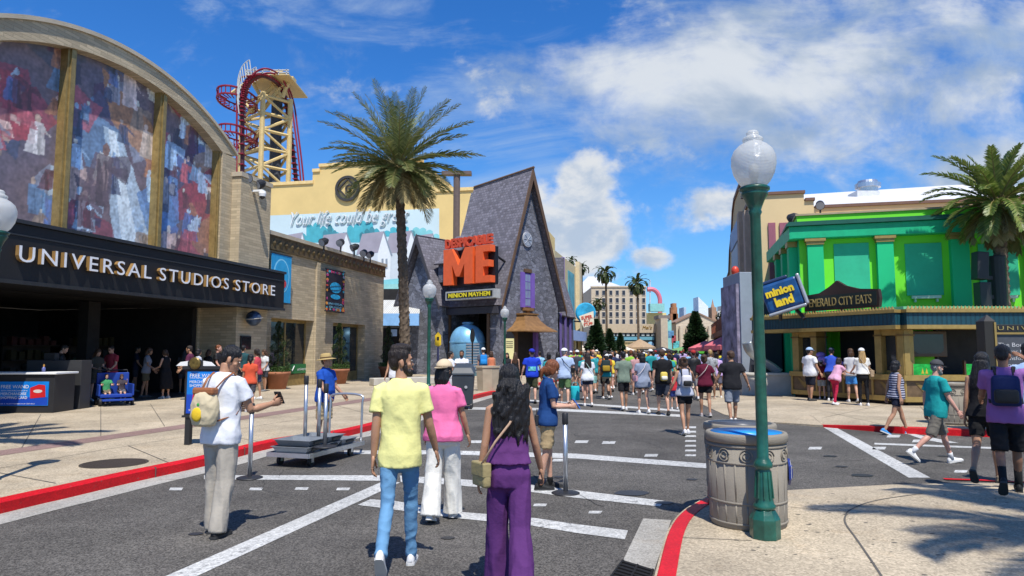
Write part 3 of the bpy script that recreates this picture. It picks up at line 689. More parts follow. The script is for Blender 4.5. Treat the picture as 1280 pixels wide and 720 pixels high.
def banner(x0, x1, y0, y1, art, label):
    ua, zt = Lf.hit(x0, y0, D2 + .35); ub, zb = Lf.hit(x1, y1, D2 + .35); zt2 = Lf.hit((x0 + x1) / 2, (y0), D2 + .35)[1]
    t = T('banner', label, 'banner', Lf.p((ua + ub) / 2, D2 + .35, zb), 'cloth banners on the stone annex')
    cl, bd = art; mb = MB(); nn = 8
    Lf.box(mb, ua, ub, D2 + .33, D2 + .35, zb, zt2); mb.build('cloth', mat('banner_' + label[:8], cl, .7, var=.15, vs=4), t)
    mb = MB()
    for zz in (zb, zt2): mb.limb([Lf.p(ua - .05, D2 + .34, zz), Lf.p(ub + .05, D2 + .34, zz)], .03, 8)
    for zz in (zb, zt2): mb.limb([Lf.p(ub, D2, zz), Lf.p(ub, D2 + .34, zz)], .02, 6)
    mb.build('rods', M_BLACK, t)
    return t, ua, ub, zb, zt2
def ell(fr, uc, zc, ru, rz, d, mb, n=24, th=.004):
    fr.poly(mb, [(uc + ru * math.cos(2 * math.pi * i / n), zc + rz * math.sin(2 * math.pi * i / n)) for i in range(n)], d, th)
t, ua, ub, zb, zt = banner(340, 363, 318, 380, ((.02, .32, .62), 0), 'sky blue banner with white arch outline at the left end of the stone annex')
w = ub - ua; h = zt - zb; d = D2 + .351
mb = MB(); ell(Lf, ua + w * .5, zb + h * .55, w * .40, h * .36, d + .004, mb); mb.build('outline', mat('banner_cyan', (.25, .62, .8), .7), t)
mb = MB(); ell(Lf, ua + w * .5, zb + h * .55, w * .36, h * .33, d + .008, mb); mb.build('field', mat('banner_blue', (.03, .36, .66), .7), t)
mb = MB(); ell(Lf, ua + w * .55, zb + h * .4, w * .2, h * .1, d + .012, mb); mb.build('red_patch', mat('banner_red', (.55, .05, .06), .7), t)
t, ua, ub, zb, zt = banner(408, 430, 338, 391, ((.02, .018, .03), 0), 'black banner with orange border and blue ringed planet on the stone annex')
w = ub - ua; h = zt - zb
cols = [(.6, .08, .05), (.75, .3, .04), (.05, .4, .5), (.5, .06, .2)]
for j, c in enumerate(cols):
    mb = MB(); rr = random.Random(j)
    for _ in range(16):
        s = rr.choice((0, 1, 2, 3)); q = rr.random()
        x, y = [(.06, q), (.94, q), (q, .05), (q, .95)][s]
        ell(Lf, ua + w * x, zb + h * y, w * rr.uniform(.03, .07), h * rr.uniform(.015, .04), d + .004 + .002 * j, mb, 8, .002)
    mb.build('border_pattern', mat('border_%d' % j, c, .7), t)
mb = MB(); ell(Lf, ua + w * .5, zb + h * .58, w * .3, h * .13, d + .014, mb); ell(Lf, ua + w * .5, zb + h * .36, w * .26, h * .06, d + .014, mb); mb.build('planet', mat('planet_blue', (.02, .35, .62), .7, var=.4, vs=8), t)
mb = MB(); mb.limb([Lf.p(ua + w * (.5 + .42 * math.cos(a)), d + .02, zb + h * (.57 + .05 * math.sin(a) + .04 * math.cos(a))) for a in [i * .35 for i in range(18)]], .012, 5); mb.build('planet_ring', mat('planet_ring', (.02, .02, .03), .7), t)
text_mb('UNIVERSAL', w * .8, h * .05, .003, FM(Lf, ua + w * .1, d + .012, zb + h * .16)).build('banner_lettering', mat('banner_cyan', (.25, .62, .8)), t)
text_mb('ORLANDO', w * .66, h * .05, .003, FM(Lf, ua + w * .17, d + .012, zb + h * .08)).build('banner_lettering', mat('banner_cyan', (.25, .62, .8)), t)
# ------------------------------------------------------------------ yellow show building with the painted street mural
_o = at(338, 232, 70); yf = Fr((_o.x, _o.y), (1, -.2))
def yz(px, py, d=0): return yf.hit(px, py, d)
yb = T('show_building', 'huge cream yellow windowless building with stepped parapet and a painted village mural', 'building', yf.p(10, -2, 0))
U = lambda px: yz(px, 250)[0]
zA, zB, zC, zD = yz(364, 231)[1], yz(395, 215)[1], yz(450, 206)[1], yz(570, 239)[1]
prof = [(-14, 0), (U(640), 0), (U(640), zD), (U(545), zD), (U(545), yz(540, 228)[1]), (U(534), yz(540, 228)[1]), (U(534), zB), (U(526), zB), (U(526), zC), (U(398), zC), (U(398), zB), (U(390), zB), (U(390), zA), (-14, zA)]
mb = MB(); yf.poly(mb, prof, 0, 30); mb.build('wall', M_YEL, yb)
mb = MB()
for (a, za), (b, zb_) in zip(prof[2:], prof[3:]):
    if abs(za - zb_) < .01: yf.box(mb, a + (.12 if a > b else -.12), b, -.5, .14, za + .003, za + .32)
mb.build('parapet_coping', mat('parapet_cream', (.76, .56, .25), .8), yb)
def sheet(pts, lvl, m, nm='mural_shape'):
    mb = MB(); yf.poly(mb, [yz(a, b) for a, b in pts], .004 + .006 * lvl, .004); return mb.build(nm, m, yb)
P36 = lambda pts: [(330 + a / 3.6, 200 + b / 3.6) for a, b in pts]
sheet([(300, 271), (549, 260.5), (549, 460), (300, 460)], 1, mat('mural_sky', (.56, .70, .74), .8, var=.08, vs=.25), 'mural_sky')
teal, teal2, teal3 = mat('mural_teal', (.07, .40, .48), .8, var=.25, vs=.6), mat('mural_teal_dark', (.05, .24, .30), .8, var=.25, vs=.8), mat('mural_teal_light', (.22, .58, .62), .8, var=.2, vs=.5)
def scallop(x0, x1, y0, h, n, seed):
    rr = random.Random(seed); pts = [(x0, y0)]
    for i in range(n):
        a, b = x0 + (x1 - x0) * i / n, x0 + (x1 - x0) * (i + 1) / n; k = h * rr.uniform(.7, 1.15) * (math.sin(math.pi * (i + .5) / n) ** .5)
        for q in range(6): f = q / 5; pts.append((a + (b - a) * f, y0 - k - h * .16 * math.sin(math.pi * f)))
    return pts + [(x1, y0)]
sheet(P36(scallop(160, 345, 372, 78, 6, 1)), 2, teal, 'mural_trees'); sheet(P36(scallop(265, 350, 372, 66, 4, 2)), 3, teal2, 'mural_trees')
sheet(P36(scallop(345, 550, 372, 88, 7, 3)), 2, teal, 'mural_trees'); sheet(P36(scallop(430, 520, 372, 72, 4, 4)), 3, teal2, 'mural_trees')
sheet(P36(scallop(540, 680, 345, 40, 5, 5)), 2, teal, 'mural_trees'); sheet(P36(scallop(640, 790, 360, 52, 5, 6)), 2, teal3, 'mural_trees')
lav, pale, whi, gry = mat('mural_roof', (.34, .32, .38), .8, var=.1, vs=1), mat('mural_pale_wall', (.58, .64, .68), .8, var=.06), mat('mural_white', (.72, .76, .78), .8, var=.05), mat('mural_grey', (.25, .30, .36), .8)
for i, (x, y, w, h) in enumerate(((425, 325, 150, 290), (550, 322, 150, 290), (250, 330, 160, 160), (90, 330, 110, 90), (660, 335, 130, 260))):
    sheet(P36([(x, y + 70), (x + w * .75, y + 70), (x + w * .75, y + h), (x, y + h)]), 4 + i % 2, pale, 'mural_house')
    sheet(P36([(x + w * .12, y + 8), (x + w * .76, y - 4), (x + w * .60, y + 92), (x - w * .06, y + 100)]), 6 + i % 2, lav, 'mural_roof')
    sheet(P36([(x + w * .76, y), (x + w * .98, y + 105), (x + w * .92, y + h), (x + w * .6, y + h), (x + w * .58, y + 98)]), 8 + i % 2, whi, 'mural_gable')
    sheet(P36([(x + w * .74, y - 4), (x + w * .78, y - 4), (x + w * 1.03, y + 105), (x + w * .98, y + 107)]), 10, gry, 'mural_verge')
    for q in (0, 1):
        sheet(P36([(x + w * (.70 + .12 * q), y + 120), (x + w * (.76 + .12 * q), y + 119), (x + w * (.76 + .12 * q), y + 165), (x + w * (.70 + .12 * q), y + 166)]), 11, gry, 'mural_window')
sheet(P36([(540, 540), (640, 530), (800, 550), (800, 580), (540, 580)]), 12, teal3, 'mural_hedge'); sheet(P36([(520, 560), (800, 555), (800, 640), (520, 640)]), 13, mat('mural_sea', (.30, .62, .60), .8), 'mural_lawn')
sheet(P36([(520, 598), (800, 590), (800, 606), (520, 614)]), 14, mat('mural_sand', (.65, .48, .2), .8), 'mural_path')
a, b = yz(365, 285), yz(500, 276)
text_mb('Your life could be great', (b[0] - a[0]) * 1.09, 1.75, .05, FM(yf, a[0], .06, yz(420, 286)[1]), shear=.45, bold=-.012).build('mural_lettering', mat('mural_letter_grey', (.40, .50, .53), .7), yb)
text_mb('Your life could be great', (b[0] - a[0]) * 1.09, 1.75, .05, FM(yf, a[0] - .1, .12, yz(420, 286)[1] + .1), shear=.45, bold=-.018).build('mural_lettering', mat('mural_letter_white', (.75, .78, .8), .7), yb)
eu, ez = yz(435, 236); er_ = 1.3
em = T('round_emblem', 'round dark ring emblem with a diamond and letter G mounted on the yellow parapet', 'emblem', yf.p(eu, .1, ez))
mb = MB(); n = 40
mb.loft([[yf.p(eu + r * math.cos(2 * math.pi * i / n), d, ez + r * 1.0 * math.sin(2 * math.pi * i / n)) for i in range(n)] for r, d in ((er_, .02), (er_, .22), (er_ * .8, .22), (er_ * .8, .02))], cap=False)
mb.build('ring', mat('emblem_dark', (.05, .045, .04), .45), em)
mb = MB(); q = er_ * .82
for k in range(4):
    c0_, c1_ = [(0, 1), (1, 0), (0, -1), (-1, 0)][k], [(1, 0), (0, -1), (-1, 0), (0, 1)][k]
    yf.poly(mb, [(eu + c0_[0] * q, ez + c0_[1] * q), (eu + c1_[0] * q, ez + c1_[1] * q), (eu + c1_[0] * q * .8, ez + c1_[1] * q * .8), (eu + c0_[0] * q * .8, ez + c0_[1] * q * .8)], .17, .15)
mb.build('diamond', mat('emblem_dark', (.05, .045, .04), .45), em)
text_mb('G', er_ * .5, er_ * .62, .15, FM(yf, eu - er_ * .2, .02, ez - er_ * .3), bold=.02).build('lettering', mat('emblem_dark', (.05,) * 3), em)
pp = at(570.5, 300, 60); t = T('floodlight_pole', 'tall brown floodlight pole in front of the yellow wall behind the shingled house', 'light pole', (pp.x, pp.y, 0))
mb = MB(); mb.limb([(pp.x, pp.y, 0), (pp.x, pp.y, at(570, 219, 60).z)], .3, 10); mb.build('pole', mat('pole_brown', (.14, .10, .085), .6), t)
mb = MB(); mb.box(at(571, 217, 60), (2.6, .8, .3)); mb.build('crossarm', mat('pole_brown', (.14,) * 3), t)

# ------------------------------------------------------------------ roller coaster lift tower
CY = 130.0; cream, cred, cdark = mat('coaster_cream', (.62, .46, .20), .6, var=.15), mat('coaster_red', (.24, .012, .03), .5, var=.15), mat('coaster_track_dark', (.07, .02, .025), .5)
base = at(325, 232, CY); ct = T('roller_coaster', 'cream lattice roller coaster lift tower with deep red track rising behind the stone store', 'roller coaster', (base.x, CY, 0))
A = lambda px, py, dy=0: at(px, py, CY + dy)
def part_tubes(nm, segs, r, m, n=6):
    mb = MB()
    for s in segs: mb.limb(s, r, n)
    return mb.build(nm, m, ct)
zt_ = lambda y: at(320, y, CY).z
xs = [xat(288, CY), xat(327, CY), xat(353, CY), xat(312, CY)]; ys_ = [CY + 2, CY - 3, CY + 1, CY + 9]
cols = [V((xs[0], ys_[0], 0)), V((xs[1], ys_[1], 0)), V((xs[2], ys_[2], 0)), V((xs[3], ys_[3], 0))]
tops = [zt_(118), zt_(122), zt_(122), zt_(122)]
for c, tz in zip(cols, tops):
    mb = MB(); mb.limb([c, c + V((0, 0, tz))], .5, 8); mb.build('column', cream, ct)
levels = [zt_(y) for y in (300, 262, 236, 212, 190, 168, 147, 126)]
for i, j in ((0, 1), (1, 2), (2, 3), (3, 0)):
    for k in range(len(levels) - 1):
        a_, b_ = cols[i] + V((0, 0, levels[k])), cols[j] + V((0, 0, levels[k + 1]))
        if (k + i) % 2: a_, b_ = cols[j] + V((0, 0, levels[k])), cols[i] + V((0, 0, levels[k + 1]))
        part_tubes('brace', [[a_, b_]], .28, cream)
        part_tubes('beam', [[cols[i] + V((0, 0, levels[k + 1])), cols[j] + V((0, 0, levels[k + 1]))]], .3, cream)
# top frame widening to the machinery deck
dk = [A(308, 118), A(362, 100), A(362, 100, 8), A(308, 118, 8)]
mb = MB(); z0 = zt_(108); 
mb.prism([V((xat(306, CY), CY - 4, zt_(104))), V((xat(361, CY), CY - 4, zt_(104))), V((xat(361, CY), CY + 8, zt_(104))), V((xat(306, CY), CY + 8, zt_(104)))], (0, 0, .28)); mb.build('deck', cream, ct)
segs = []
for px in (308, 318, 328, 338, 348, 358): segs.append([V((xat(px, CY), CY - 4, zt_(104))), V((xat(px, CY), CY - 4, zt_(97)))])
segs.append([V((xat(306, CY), CY - 4, zt_(98))), V((xat(361, CY), CY - 4, zt_(98)))]); segs.append([V((xat(306, CY), CY - 4, zt_(101))), V((xat(361, CY), CY - 4, zt_(101)))])
part_tubes('deck_railing', segs, .14, mat('railing_grey', (.5, .5, .48), .5), 5)
for a_, b_ in (((327, 122), (316, 104)), ((327, 122), (345, 104)), ((353, 122), (340, 104)), ((353, 122), (360, 104)), ((288, 118), (308, 104)), ((327, 140), (353, 106)), ((316, 140), (300, 122))):
    part_tubes('strut', [[A(*a_), A(*b_)]], .4, cream)
# lift track: vertical up, over the hat, steep drop on the right
trk = [A(303, 300, -6), A(303, 220, -6), A(303, 160, -6), A(303, 130, -6), A(305, 115, -6), A(310, 103, -6), A(318, 96.5, -6), A(327, 94.5, -6), A(338, 98, -4), A(350, 108, 0), A(358, 130, 2), A(363, 165, 2), A(368, 205, 2), A(371, 240, 2), A(374, 300, 2)]
trk = smooth_line(trk, 5)
part_tubes('track_spine', [trk], .4, cdark, 8)
for s_ in (-1, 1): part_tubes('rail', [[p + V((.25, s_ * 1.0, .9 if 10 < i < 45 else .4)) + V((-.9 if i < 25 else .9, 0, 0)) for i, p in enumerate(trk)]], .17, cred)
mb = MB()
for i in range(0, len(trk) - 1, 1):
    p = trk[i]; mb.box(p, (.9, 1.7, .18))
mb.build('cross_ties', cred, ct)
for yy, w in ((125, 21), (171, 21)):
    mb = MB(); c = A(297, yy, -3); rx = w / F_PX * CY
    for dz in (-.7, .7): mb.limb([c + V((rx * math.cos(q), 5.5 * math.sin(q), dz)) for q in [i * 2 * math.pi / 24 for i in range(25)]], .2, 5)
    for i in range(24):
        q = i * 2 * math.pi / 24; p = c + V((rx * math.cos(q), 5.5 * math.sin(q), 0)); mb.limb([p + V((0, 0, -.8)), p + V((0, 0, .8))], .1, 4); mb.limb([p + V((0, 0, -.7)), c + V((rx * .6 * math.cos(q), 3 * math.sin(q), -.7))], .12, 4)
    mb.build('maintenance_ring', cred, ct)
part_tubes('stair_tower', [[V((xat(331, CY), CY + 3, 0)), V((xat(331, CY), CY + 3, zt_(120)))]], 1.1, mat('coaster_grey', (.07, .08, .1), .6), 8)
segs = []
for i in range(10):
    q = trk[12 + i * 2]; segs.append([q + V((0, -1.6, 0)), q + V((-.4, -1.6, 2.6))]); segs.append([q + V((0, 1.6, 0)), q + V((-.4, 1.6, 2.6))])
segs.append([trk[12 + i * 2] + V((-.4, -1.6, 2.6)) for i in range(10)]); segs.append([trk[12 + i * 2] + V((-.4, 1.6, 2.6)) for i in range(10)])
part_tubes('catwalk_railing', segs, .1, mat('railing_grey', (.5,) * 3), 4)
mb = MB(); mb.box((xat(335, CY), CY + 2, zt_(102) + 1.6), (2.2, 3, 1.6)); mb.box((xat(348, CY), CY + 3, zt_(102) + 1.3), (1.6, 2, 1.2)); mb.build('motor_house', cream, ct)

# ------------------------------------------------------------------ grey shingled house with steep gables
GP0 = V((-.8, 44, 0)); av = V((.634, .773, 0)); nv = V((.773, -.634, 0))
Mf = Fr(GP0, av); Ef = Fr(GP0, nv)
M_RUB = mat('grey_rubble_wall', (.165, .17, .20), .85, var=.2, vs=1.2, bump=.5, bs=18, tex='rubble')
M_SLATE = mat('purple_grey_shingles', (.165, .155, .18), .8, var=.25, vs=.8, bump=.6, bs=12, tex='slate')
M_VERGE = mat('brown_bargeboard', (.13, .075, .04), .6)
M_PURP = mat('purple_paint', (.19, .11, .42), .6, var=.1)
M_COPPER = mat('copper_brown_hood', (.30, .16, .06), .45, .25, var=.25, vs=3)
hs_ = T('gabled_house', 'tall crooked grey stone house with very steep shingled gables and purple shutters', 'house', GP0 + av * 3)
uA, zA_ = Mf.hit(661, 211, .1); ue0, ue1, ze = 0.0, 6.6, 4.95
W0, W1 = .25, 6.35
mb = MB(); Mf.poly(mb, [(W0, 0), (W1, 0), (W1, ze - .2), (uA, zA_ - .5), (W0, ze - .2)], 0, .5); mb.build('gable_wall', M_RUB, hs_)
def roof_slab(a, b, c, d, th, nm, m, par):   # quad a-b (eave) c-d (ridge)
    n = (V(b) - V(a)).cross(V(d) - V(a)).normalized(); n = n if n.z > 0 else -n
    mb = MB(); mb.prism([V(a), V(b), V(c), V(d)], -n * th); return mb.build(nm, m, par)
LB = 5.1
eL0, eL1 = Mf.p(-.28, .45, ze - .35), Mf.p(-.28, -LB + .1, ze - .35); rd0, rd1 = Mf.p(uA, .45, zA_), Mf.p(uA, -LB + .2, zA_ - .55)
roof_slab(eL0, eL1, rd1, rd0, .12, 'roof', M_SLATE, hs_)
eR0, eR1 = Mf.p(6.75, .45, ze - .45), Mf.p(6.75, -LB + .1, ze - .45)
roof_slab(eR0, eR1, rd1 + V((0, 0, -.004)), rd0 + V((0, 0, -.004)), .12, 'roof', M_SLATE, hs_)
mb = MB(); Mf.poly(mb, [(.3, ze - .3), (6.2, ze - .3), (uA, zA_ - .9)], -LB + .2, .3); mb.build('rear_gable', M_RUB, hs_)
for a_, b_ in ((eL0, rd0), (eR0, rd0)):
    mb = MB(); out = Mf.n * .06; dn = V((0, 0, -.34)); mb.prism([a_ + out, b_ + out + V((0, 0, .06)), b_ + out + dn * 2.4, a_ + out + dn], -Mf.n * .07); mb.build('bargeboard', M_VERGE, hs_)
mb = MB(); mb.limb([rd0 + Mf.n * .1 + V((0, 0, .03)), rd1 + V((0, 0, .03))], .09, 6); mb.build('ridge_cap', M_VERGE, hs_)
# clock-like round window
cu_, cz_ = Mf.hit(659, 299.5, .05); cr_ = .5
wn = T('tmp', '', '', (0, 0, 0)); bpy.data.objects.remove(wn)
def disc_part(fr, u, z, r, d, th, nm, m, par, n=32):
    mb = MB(); ell(fr, u, z, r, r, d, mb, n, th); return mb.build(nm, m, par)
wn = disc_part(Mf, cu_, cz_, cr_, .1, .1, 'round_window', mat('weathered_white', (.42, .43, .46), .6), hs_)
disc_part(Mf, cu_, cz_, cr_ * .84, .11, .02, 'pane', mat('pale_pane', (.30, .34, .40), .15), wn)
mb = MB()
for k in range(4):
    q = k * math.pi / 4; mb.limb([Mf.p(cu_ - cr_ * .84 * math.cos(q), .12, cz_ - cr_ * .84 * math.sin(q)), Mf.p(cu_ + cr_ * .84 * math.cos(q), .12, cz_ + cr_ * .84 * math.sin(q))], .02, 5)
mb.build('spokes', mat('weathered_white', (.42,) * 3), wn)
# shuttered window
a_, b_ = Mf.hit(651, 383, .05), Mf.hit(668, 343, .05)
k = b_[0] - a_[0]
mb = MB(); Mf.box(mb, a_[0] + k * .28, b_[0] - k * .28, 0, .06, a_[1], b_[1]); w = mb.build('window', M_PURP, hs_)
mb = MB(); Mf.box(mb, a_[0] + k * .32, b_[0] - k * .32, .061, .07, a_[1] + .08, b_[1] - .08); mb.build('pane', mat('pale_pane2', (.22, .28, .4), .12), w)
mb = MB(); Mf.box(mb, a_[0] + k * .49, a_[0] + k * .51, .071, .085, a_[1], b_[1]); 
for q in range(1, 4): z_ = a_[1] + (b_[1] - a_[1]) * q / 4; Mf.box(mb, a_[0] + k * .32, a_[0] + k * .489, .071, .085, z_, z_ + .03); Mf.box(mb, a_[0] + k * .511, b_[0] - k * .32, .071, .085, z_, z_ + .03)
mb.build('glazing_bars', M_PURP, w)
for s_ in (0, 1):
    x0 = a_[0] if s_ == 0 else b_[0] - k * .27
    mb = MB(); Mf.box(mb, x0, x0 + k * .27, .0, .09, a_[1] - .05, b_[1] + .05); mb.build('shutter', M_PURP, hs_)
mb = MB(); Mf.box(mb, a_[0] + k * .15, b_[0] - k * .15, 0, .2, a_[1] - .26, a_[1] - .06); Mf.box(mb, a_[0] + k * .4, b_[0] - k * .4, 0, .12, a_[1] - .5, a_[1] - .263); mb.build('window_box', M_COPPER, hs_)
mb = MB(); Mf.box(mb, a_[0] + k * .25, b_[0] - k * .25, 0, .12, b_[1] + .06, b_[1] + .3); mb.build('lintel', M_VERGE, hs_)
# flared copper hood over the door, dark doorway
hu = (Mf.hit(641, 415, .8)[0] + Mf.hit(690, 415, .8)[0]) / 2; hz0, hz1 = Mf.hit(660, 414.5, .8)[1], Mf.hit(660, 392, .3)[1]
hw = (Mf.hit(690, 415, .8)[0] - Mf.hit(641, 415, .8)[0]) / 2 * .84
rings = []
for f, w_, d_ in ((0, 1, 1.5), (.06, .98, 1.48), (.3, .68, 1.1), (.6, .48, .8), (.9, .38, .62), (.92, .44, .68), (1.0, .44, .68)):
    z_ = hz0 + (hz1 - hz0) * f; rings.append([Mf.p(hu - hw * w_, 0.01, z_), Mf.p(hu + hw * w_, 0.01, z_), Mf.p(hu + hw * w_, d_, z_), Mf.p(hu - hw * w_, d_, z_)])
mb = MB(); mb.loft(rings); mb.build('door_hood', M_COPPER, hs_)
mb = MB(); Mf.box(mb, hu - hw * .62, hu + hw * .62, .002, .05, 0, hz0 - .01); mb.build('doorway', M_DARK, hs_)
for s_ in (-1, 1):
    mb = MB(); Mf.box(mb, hu + s_ * hw * .62 - .14, hu + s_ * hw * .62 + .14, .0, .3, 0, hz0 - .02); mb.build('door_post', M_PURP if s_ > 0 else M_VERGE, hs_)
# entry wall under the left slope, with a deep recess
ul = Ef.hit(553, 420, 0)[0]; r0, r1 = Ef.hit(563, 420, 0)[0], Ef.hit(611, 420, 0)[0]; zr = Ef.hit(590, 390, 0)[1]
mb = MB(); Ef.box(mb, ul - .3, r0, -.5, 0, 0, ze - .3); Ef.box(mb, r1, -.02, -.5, -.003, 0, ze - .3); Ef.box(mb, r0, r1, -.5, -.002, zr, ze - .3); mb.build('entry_wall', M_RUB, hs_)
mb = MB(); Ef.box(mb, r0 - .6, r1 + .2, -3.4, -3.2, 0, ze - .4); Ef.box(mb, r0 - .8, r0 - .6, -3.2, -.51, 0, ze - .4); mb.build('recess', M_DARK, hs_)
mb = MB(); Ef.box(mb, ul - .3, .1, .01, .3, ze - .85, ze - .42); mb.build('fascia', mat('fascia_dark', (.05, .05, .065), .6), hs_)
for u_ in (r0, r1):
    mb = MB(); Ef.box(mb, u_ - .1, u_ + .1, .004, .1, 0, zr); mb.build('timber_post', M_VERGE, hs_)
# left wing with its own steep gable
DW = 1.2
uR_, zR_ = Ef.hit(549, 382, DW); uC_, zC_ = Ef.hit(520.5, 293, DW); uL_ = 2 * uC_ - uR_
mb = MB(); Ef.poly(mb, [(uL_ + .25, 0), (uR_ - .25, 0), (uR_ - .25, zR_ - .1), (uC_, zC_ - .5), (uL_ + .25, zR_ - .1)], DW - .5, .4)
Ef.box(mb, uR_ - .65, uR_ - .25, -3, DW - .901, 0, zR_ - .2); mb.build('wing_wall', M_RUB, hs_)
Lw = 5.5
for uu, nm in ((uR_, 'r'), (uL_, 'l')):
    z_ = zR_ if nm == 'r' else zR_ - .02; e0, e1 = Ef.p(uu, DW, z_), Ef.p(uu, DW - Lw, z_); k0, k1 = Ef.p(uC_, DW, zC_ - (.004 if nm == 'l' else 0)), Ef.p(uC_, DW - Lw, zC_ - (.004 if nm == 'l' else 0))
    roof_slab(e0, e1, k1, k0, .1, 'roof', M_SLATE, hs_)
    mb = MB(); out = Ef.n * .05; dn = V((0, 0, -.3)); mb.prism([e0 + out, k0 + out + V((0, 0, .05)), k0 + out + dn * 2, e0 + out + dn], -Ef.n * .06); mb.build('bargeboard', mat('bargeboard_dark', (.06, .055, .06), .6), hs_)
# small dormer between wing and main roof
dp = Ef.hit(556, 330, .6); mb = MB(); Ef.box(mb, dp[0] - .7, dp[0] + .5, -2, .5, dp[1] - 1.2, dp[1] + .2); mb.build('dormer', M_RUB, hs_)
a_, b_, c_, d_ = Ef.p(dp[0] - .9, .75, dp[1] + .05), Ef.p(dp[0] + .7, .75, dp[1] + .05), Ef.p(dp[0] + .7, -1.4, dp[1] + 2.2), Ef.p(dp[0] - .9, -1.4, dp[1] + 2.2)
roof_slab(a_, b_, c_, d_, .1, 'dormer_roof', M_SLATE, hs_)
# right annex: shingled slope, purple posts, upper shingled turret
q0, q1, q2 = at(699, 360, 49.5), at(712, 360, 52), at(712, 360, 58)
mb = MB(); zz_ = at(705, 391, 50).z; mb.prism([at(699, 438, 49.6).to_2d().to_3d(), at(716, 438, 51).to_2d().to_3d(), at(717, 438, 58).to_2d().to_3d(), at(699, 438, 58).to_2d().to_3d()], (0, 0, zz_)); mb.build('annex_wall', mat('annex_purple_grey', (.10, .09, .15), .8, tex='plank'), hs_)
e0, e1 = at(698, 393, 49.2), at(719, 397, 50.6); k0, k1 = at(698, 349, 51), at(705, 349, 53.5)
mb = MB(); mb.prism([e0, e1, k1, k0], (0.1, .25, -.1)); mb.prism([e1 + V((.01, 0, 0)), e1 + V((.35, 8, 0)), k1 + V((.35, 5, 0)), k1 + V((.01, 0, 0))], (-.1, 0, -.1)); mb.build('annex_roof', M_SLATE, hs_)
for px in (701, 707, 713):
    p = at(px, 438, 49.4 + (px - 701) * .1); mb = MB(); mb.box((p.x, p.y, zz_ / 2), (.16, .12, zz_ - .1)); mb.build('purple_post', mat('purple_dark', (.11, .08, .24), .6), hs_)
mb = MB(); p = at(700, 350, 55); zt1, zt0 = at(700, 322, 55).z, at(700, 352, 55).z; mb.box(((at(690, 340, 55).x + at(705, 340, 55).x) / 2, 56, (zt0 + zt1) / 2), (1.0, 2, zt1 - zt0)); mb.build('turret', M_SLATE, hs_)
mb = MB(); mb.box((at(704, 340, 55).x, 55.2, (zt0 + zt1) / 2), (.25, .2, zt1 - zt0 + .1)); mb.build('purple_post', M_PURP, hs_)
# attraction sign on the roof: big orange letters, yellow on black strip below
sg = T('attraction_sign', 'large orange block-letter sign over a black and yellow title strip on the shingled roof', 'sign', Ef.p(-2.4, 1, 6))
DS = 1.0; HS = lambda px, py, d=DS: Ef.hit(px, py, d)
ORG, BLKP = mat('sign_orange', (.80, .125, .03), .5, var=.08), mat('sign_black', (.012, .012, .014), .45)
(ua_, za_), (ub_, zb_) = HS(563, 355), HS(617, 297)
mb = MB(); x0, z1 = HS(562, 294); x1, z0 = HS(615, 312)
text_mb('DESPICABLE', HS(617, 300)[0] - HS(559, 300)[0], HS(588, 296)[1] - HS(588, 308)[1], .22, FM(Ef, HS(559, 300)[0], DS, HS(588, 308)[1]), bold=.055).build('lettering_small', mat('sign_orange_deep', (.62, .075, .025), .5), sg)
zt0, zt1 = HS(588, 355)[1], HS(588, 309.5)[1]; ux0, ux1 = HS(559, 330)[0], HS(617, 330)[0]; kk = ux1 - ux0; hh = zt1 - zt0
mb = MB(); Ef.poly(mb, [(ux0 + kk * a, zt0 + hh * b) for a, b in ((0, 0), (0, 1), (.19, 1), (.33, .52), (.47, 1), (.64, 1), (.64, 0), (.46, 0), (.46, .55), (.36, .22), (.28, .22), (.19, .55), (.19, 0))], DS + .35, .5); mb.build('big_letter', ORG, sg)
mb = MB(); Ef.poly(mb, [(ux0 + kk * a, zt0 + hh * b) for a, b in ((.70, 0), (.70, 1), (1.0, 1), (1.0, .82), (.86, .82), (.86, .60), (.97, .60), (.97, .42), (.86, .42), (.86, .18), (1.0, .18), (1.0, 0))], DS + .35, .5); mb.build('big_letter', ORG, sg)
mb = MB(); Ef.box(mb, ux0 + kk * .02, ux0 + kk * .99, DS - .5, DS - .2, zt0 - .1, zt1 - .05); mb.build('backing', BLKP, sg)
s0, s1 = HS(562.5, 376), HS(623, 361); mb = MB(); Ef.box(mb, s0[0], s1[0], DS - .2, DS + .42, s0[1], s1[1]); mb.build('title_strip', mat('strip_frame', (.42, .43, .42), .5), sg)
mb = MB(); Ef.box(mb, s0[0] + .12, s1[0] - .12, DS + .421, DS + .44, s0[1] + .1, s1[1] - .1); mb.build('strip_face', BLKP, sg)
text_mb('MINION MAYHEM', (s1[0] - s0[0]) * .86, (s1[1] - s0[1]) * .52, .02, FM(Ef, s0[0] + (s1[0] - s0[0]) * .07, DS + .442, s0[1] + (s1[1] - s0[1]) * .24), bold=.02).build('strip_lettering', mat('sign_yellow', (.8, .68, .03), .5), sg)
mb = MB()
for u_ in (ux0 + .6, ux1 - .5): mb.limb([Ef.p(u_, DS - .4, s0[1] + .3), Ef.p(u_, -1.2, s0[1] - .1)], .08, 6); mb.limb([Ef.p(u_, DS - .4, zt1 - .4), Ef.p(u_, -1.6, zt1 - 1.2)], .08, 6)
mb.build('struts', BLKP, sg)
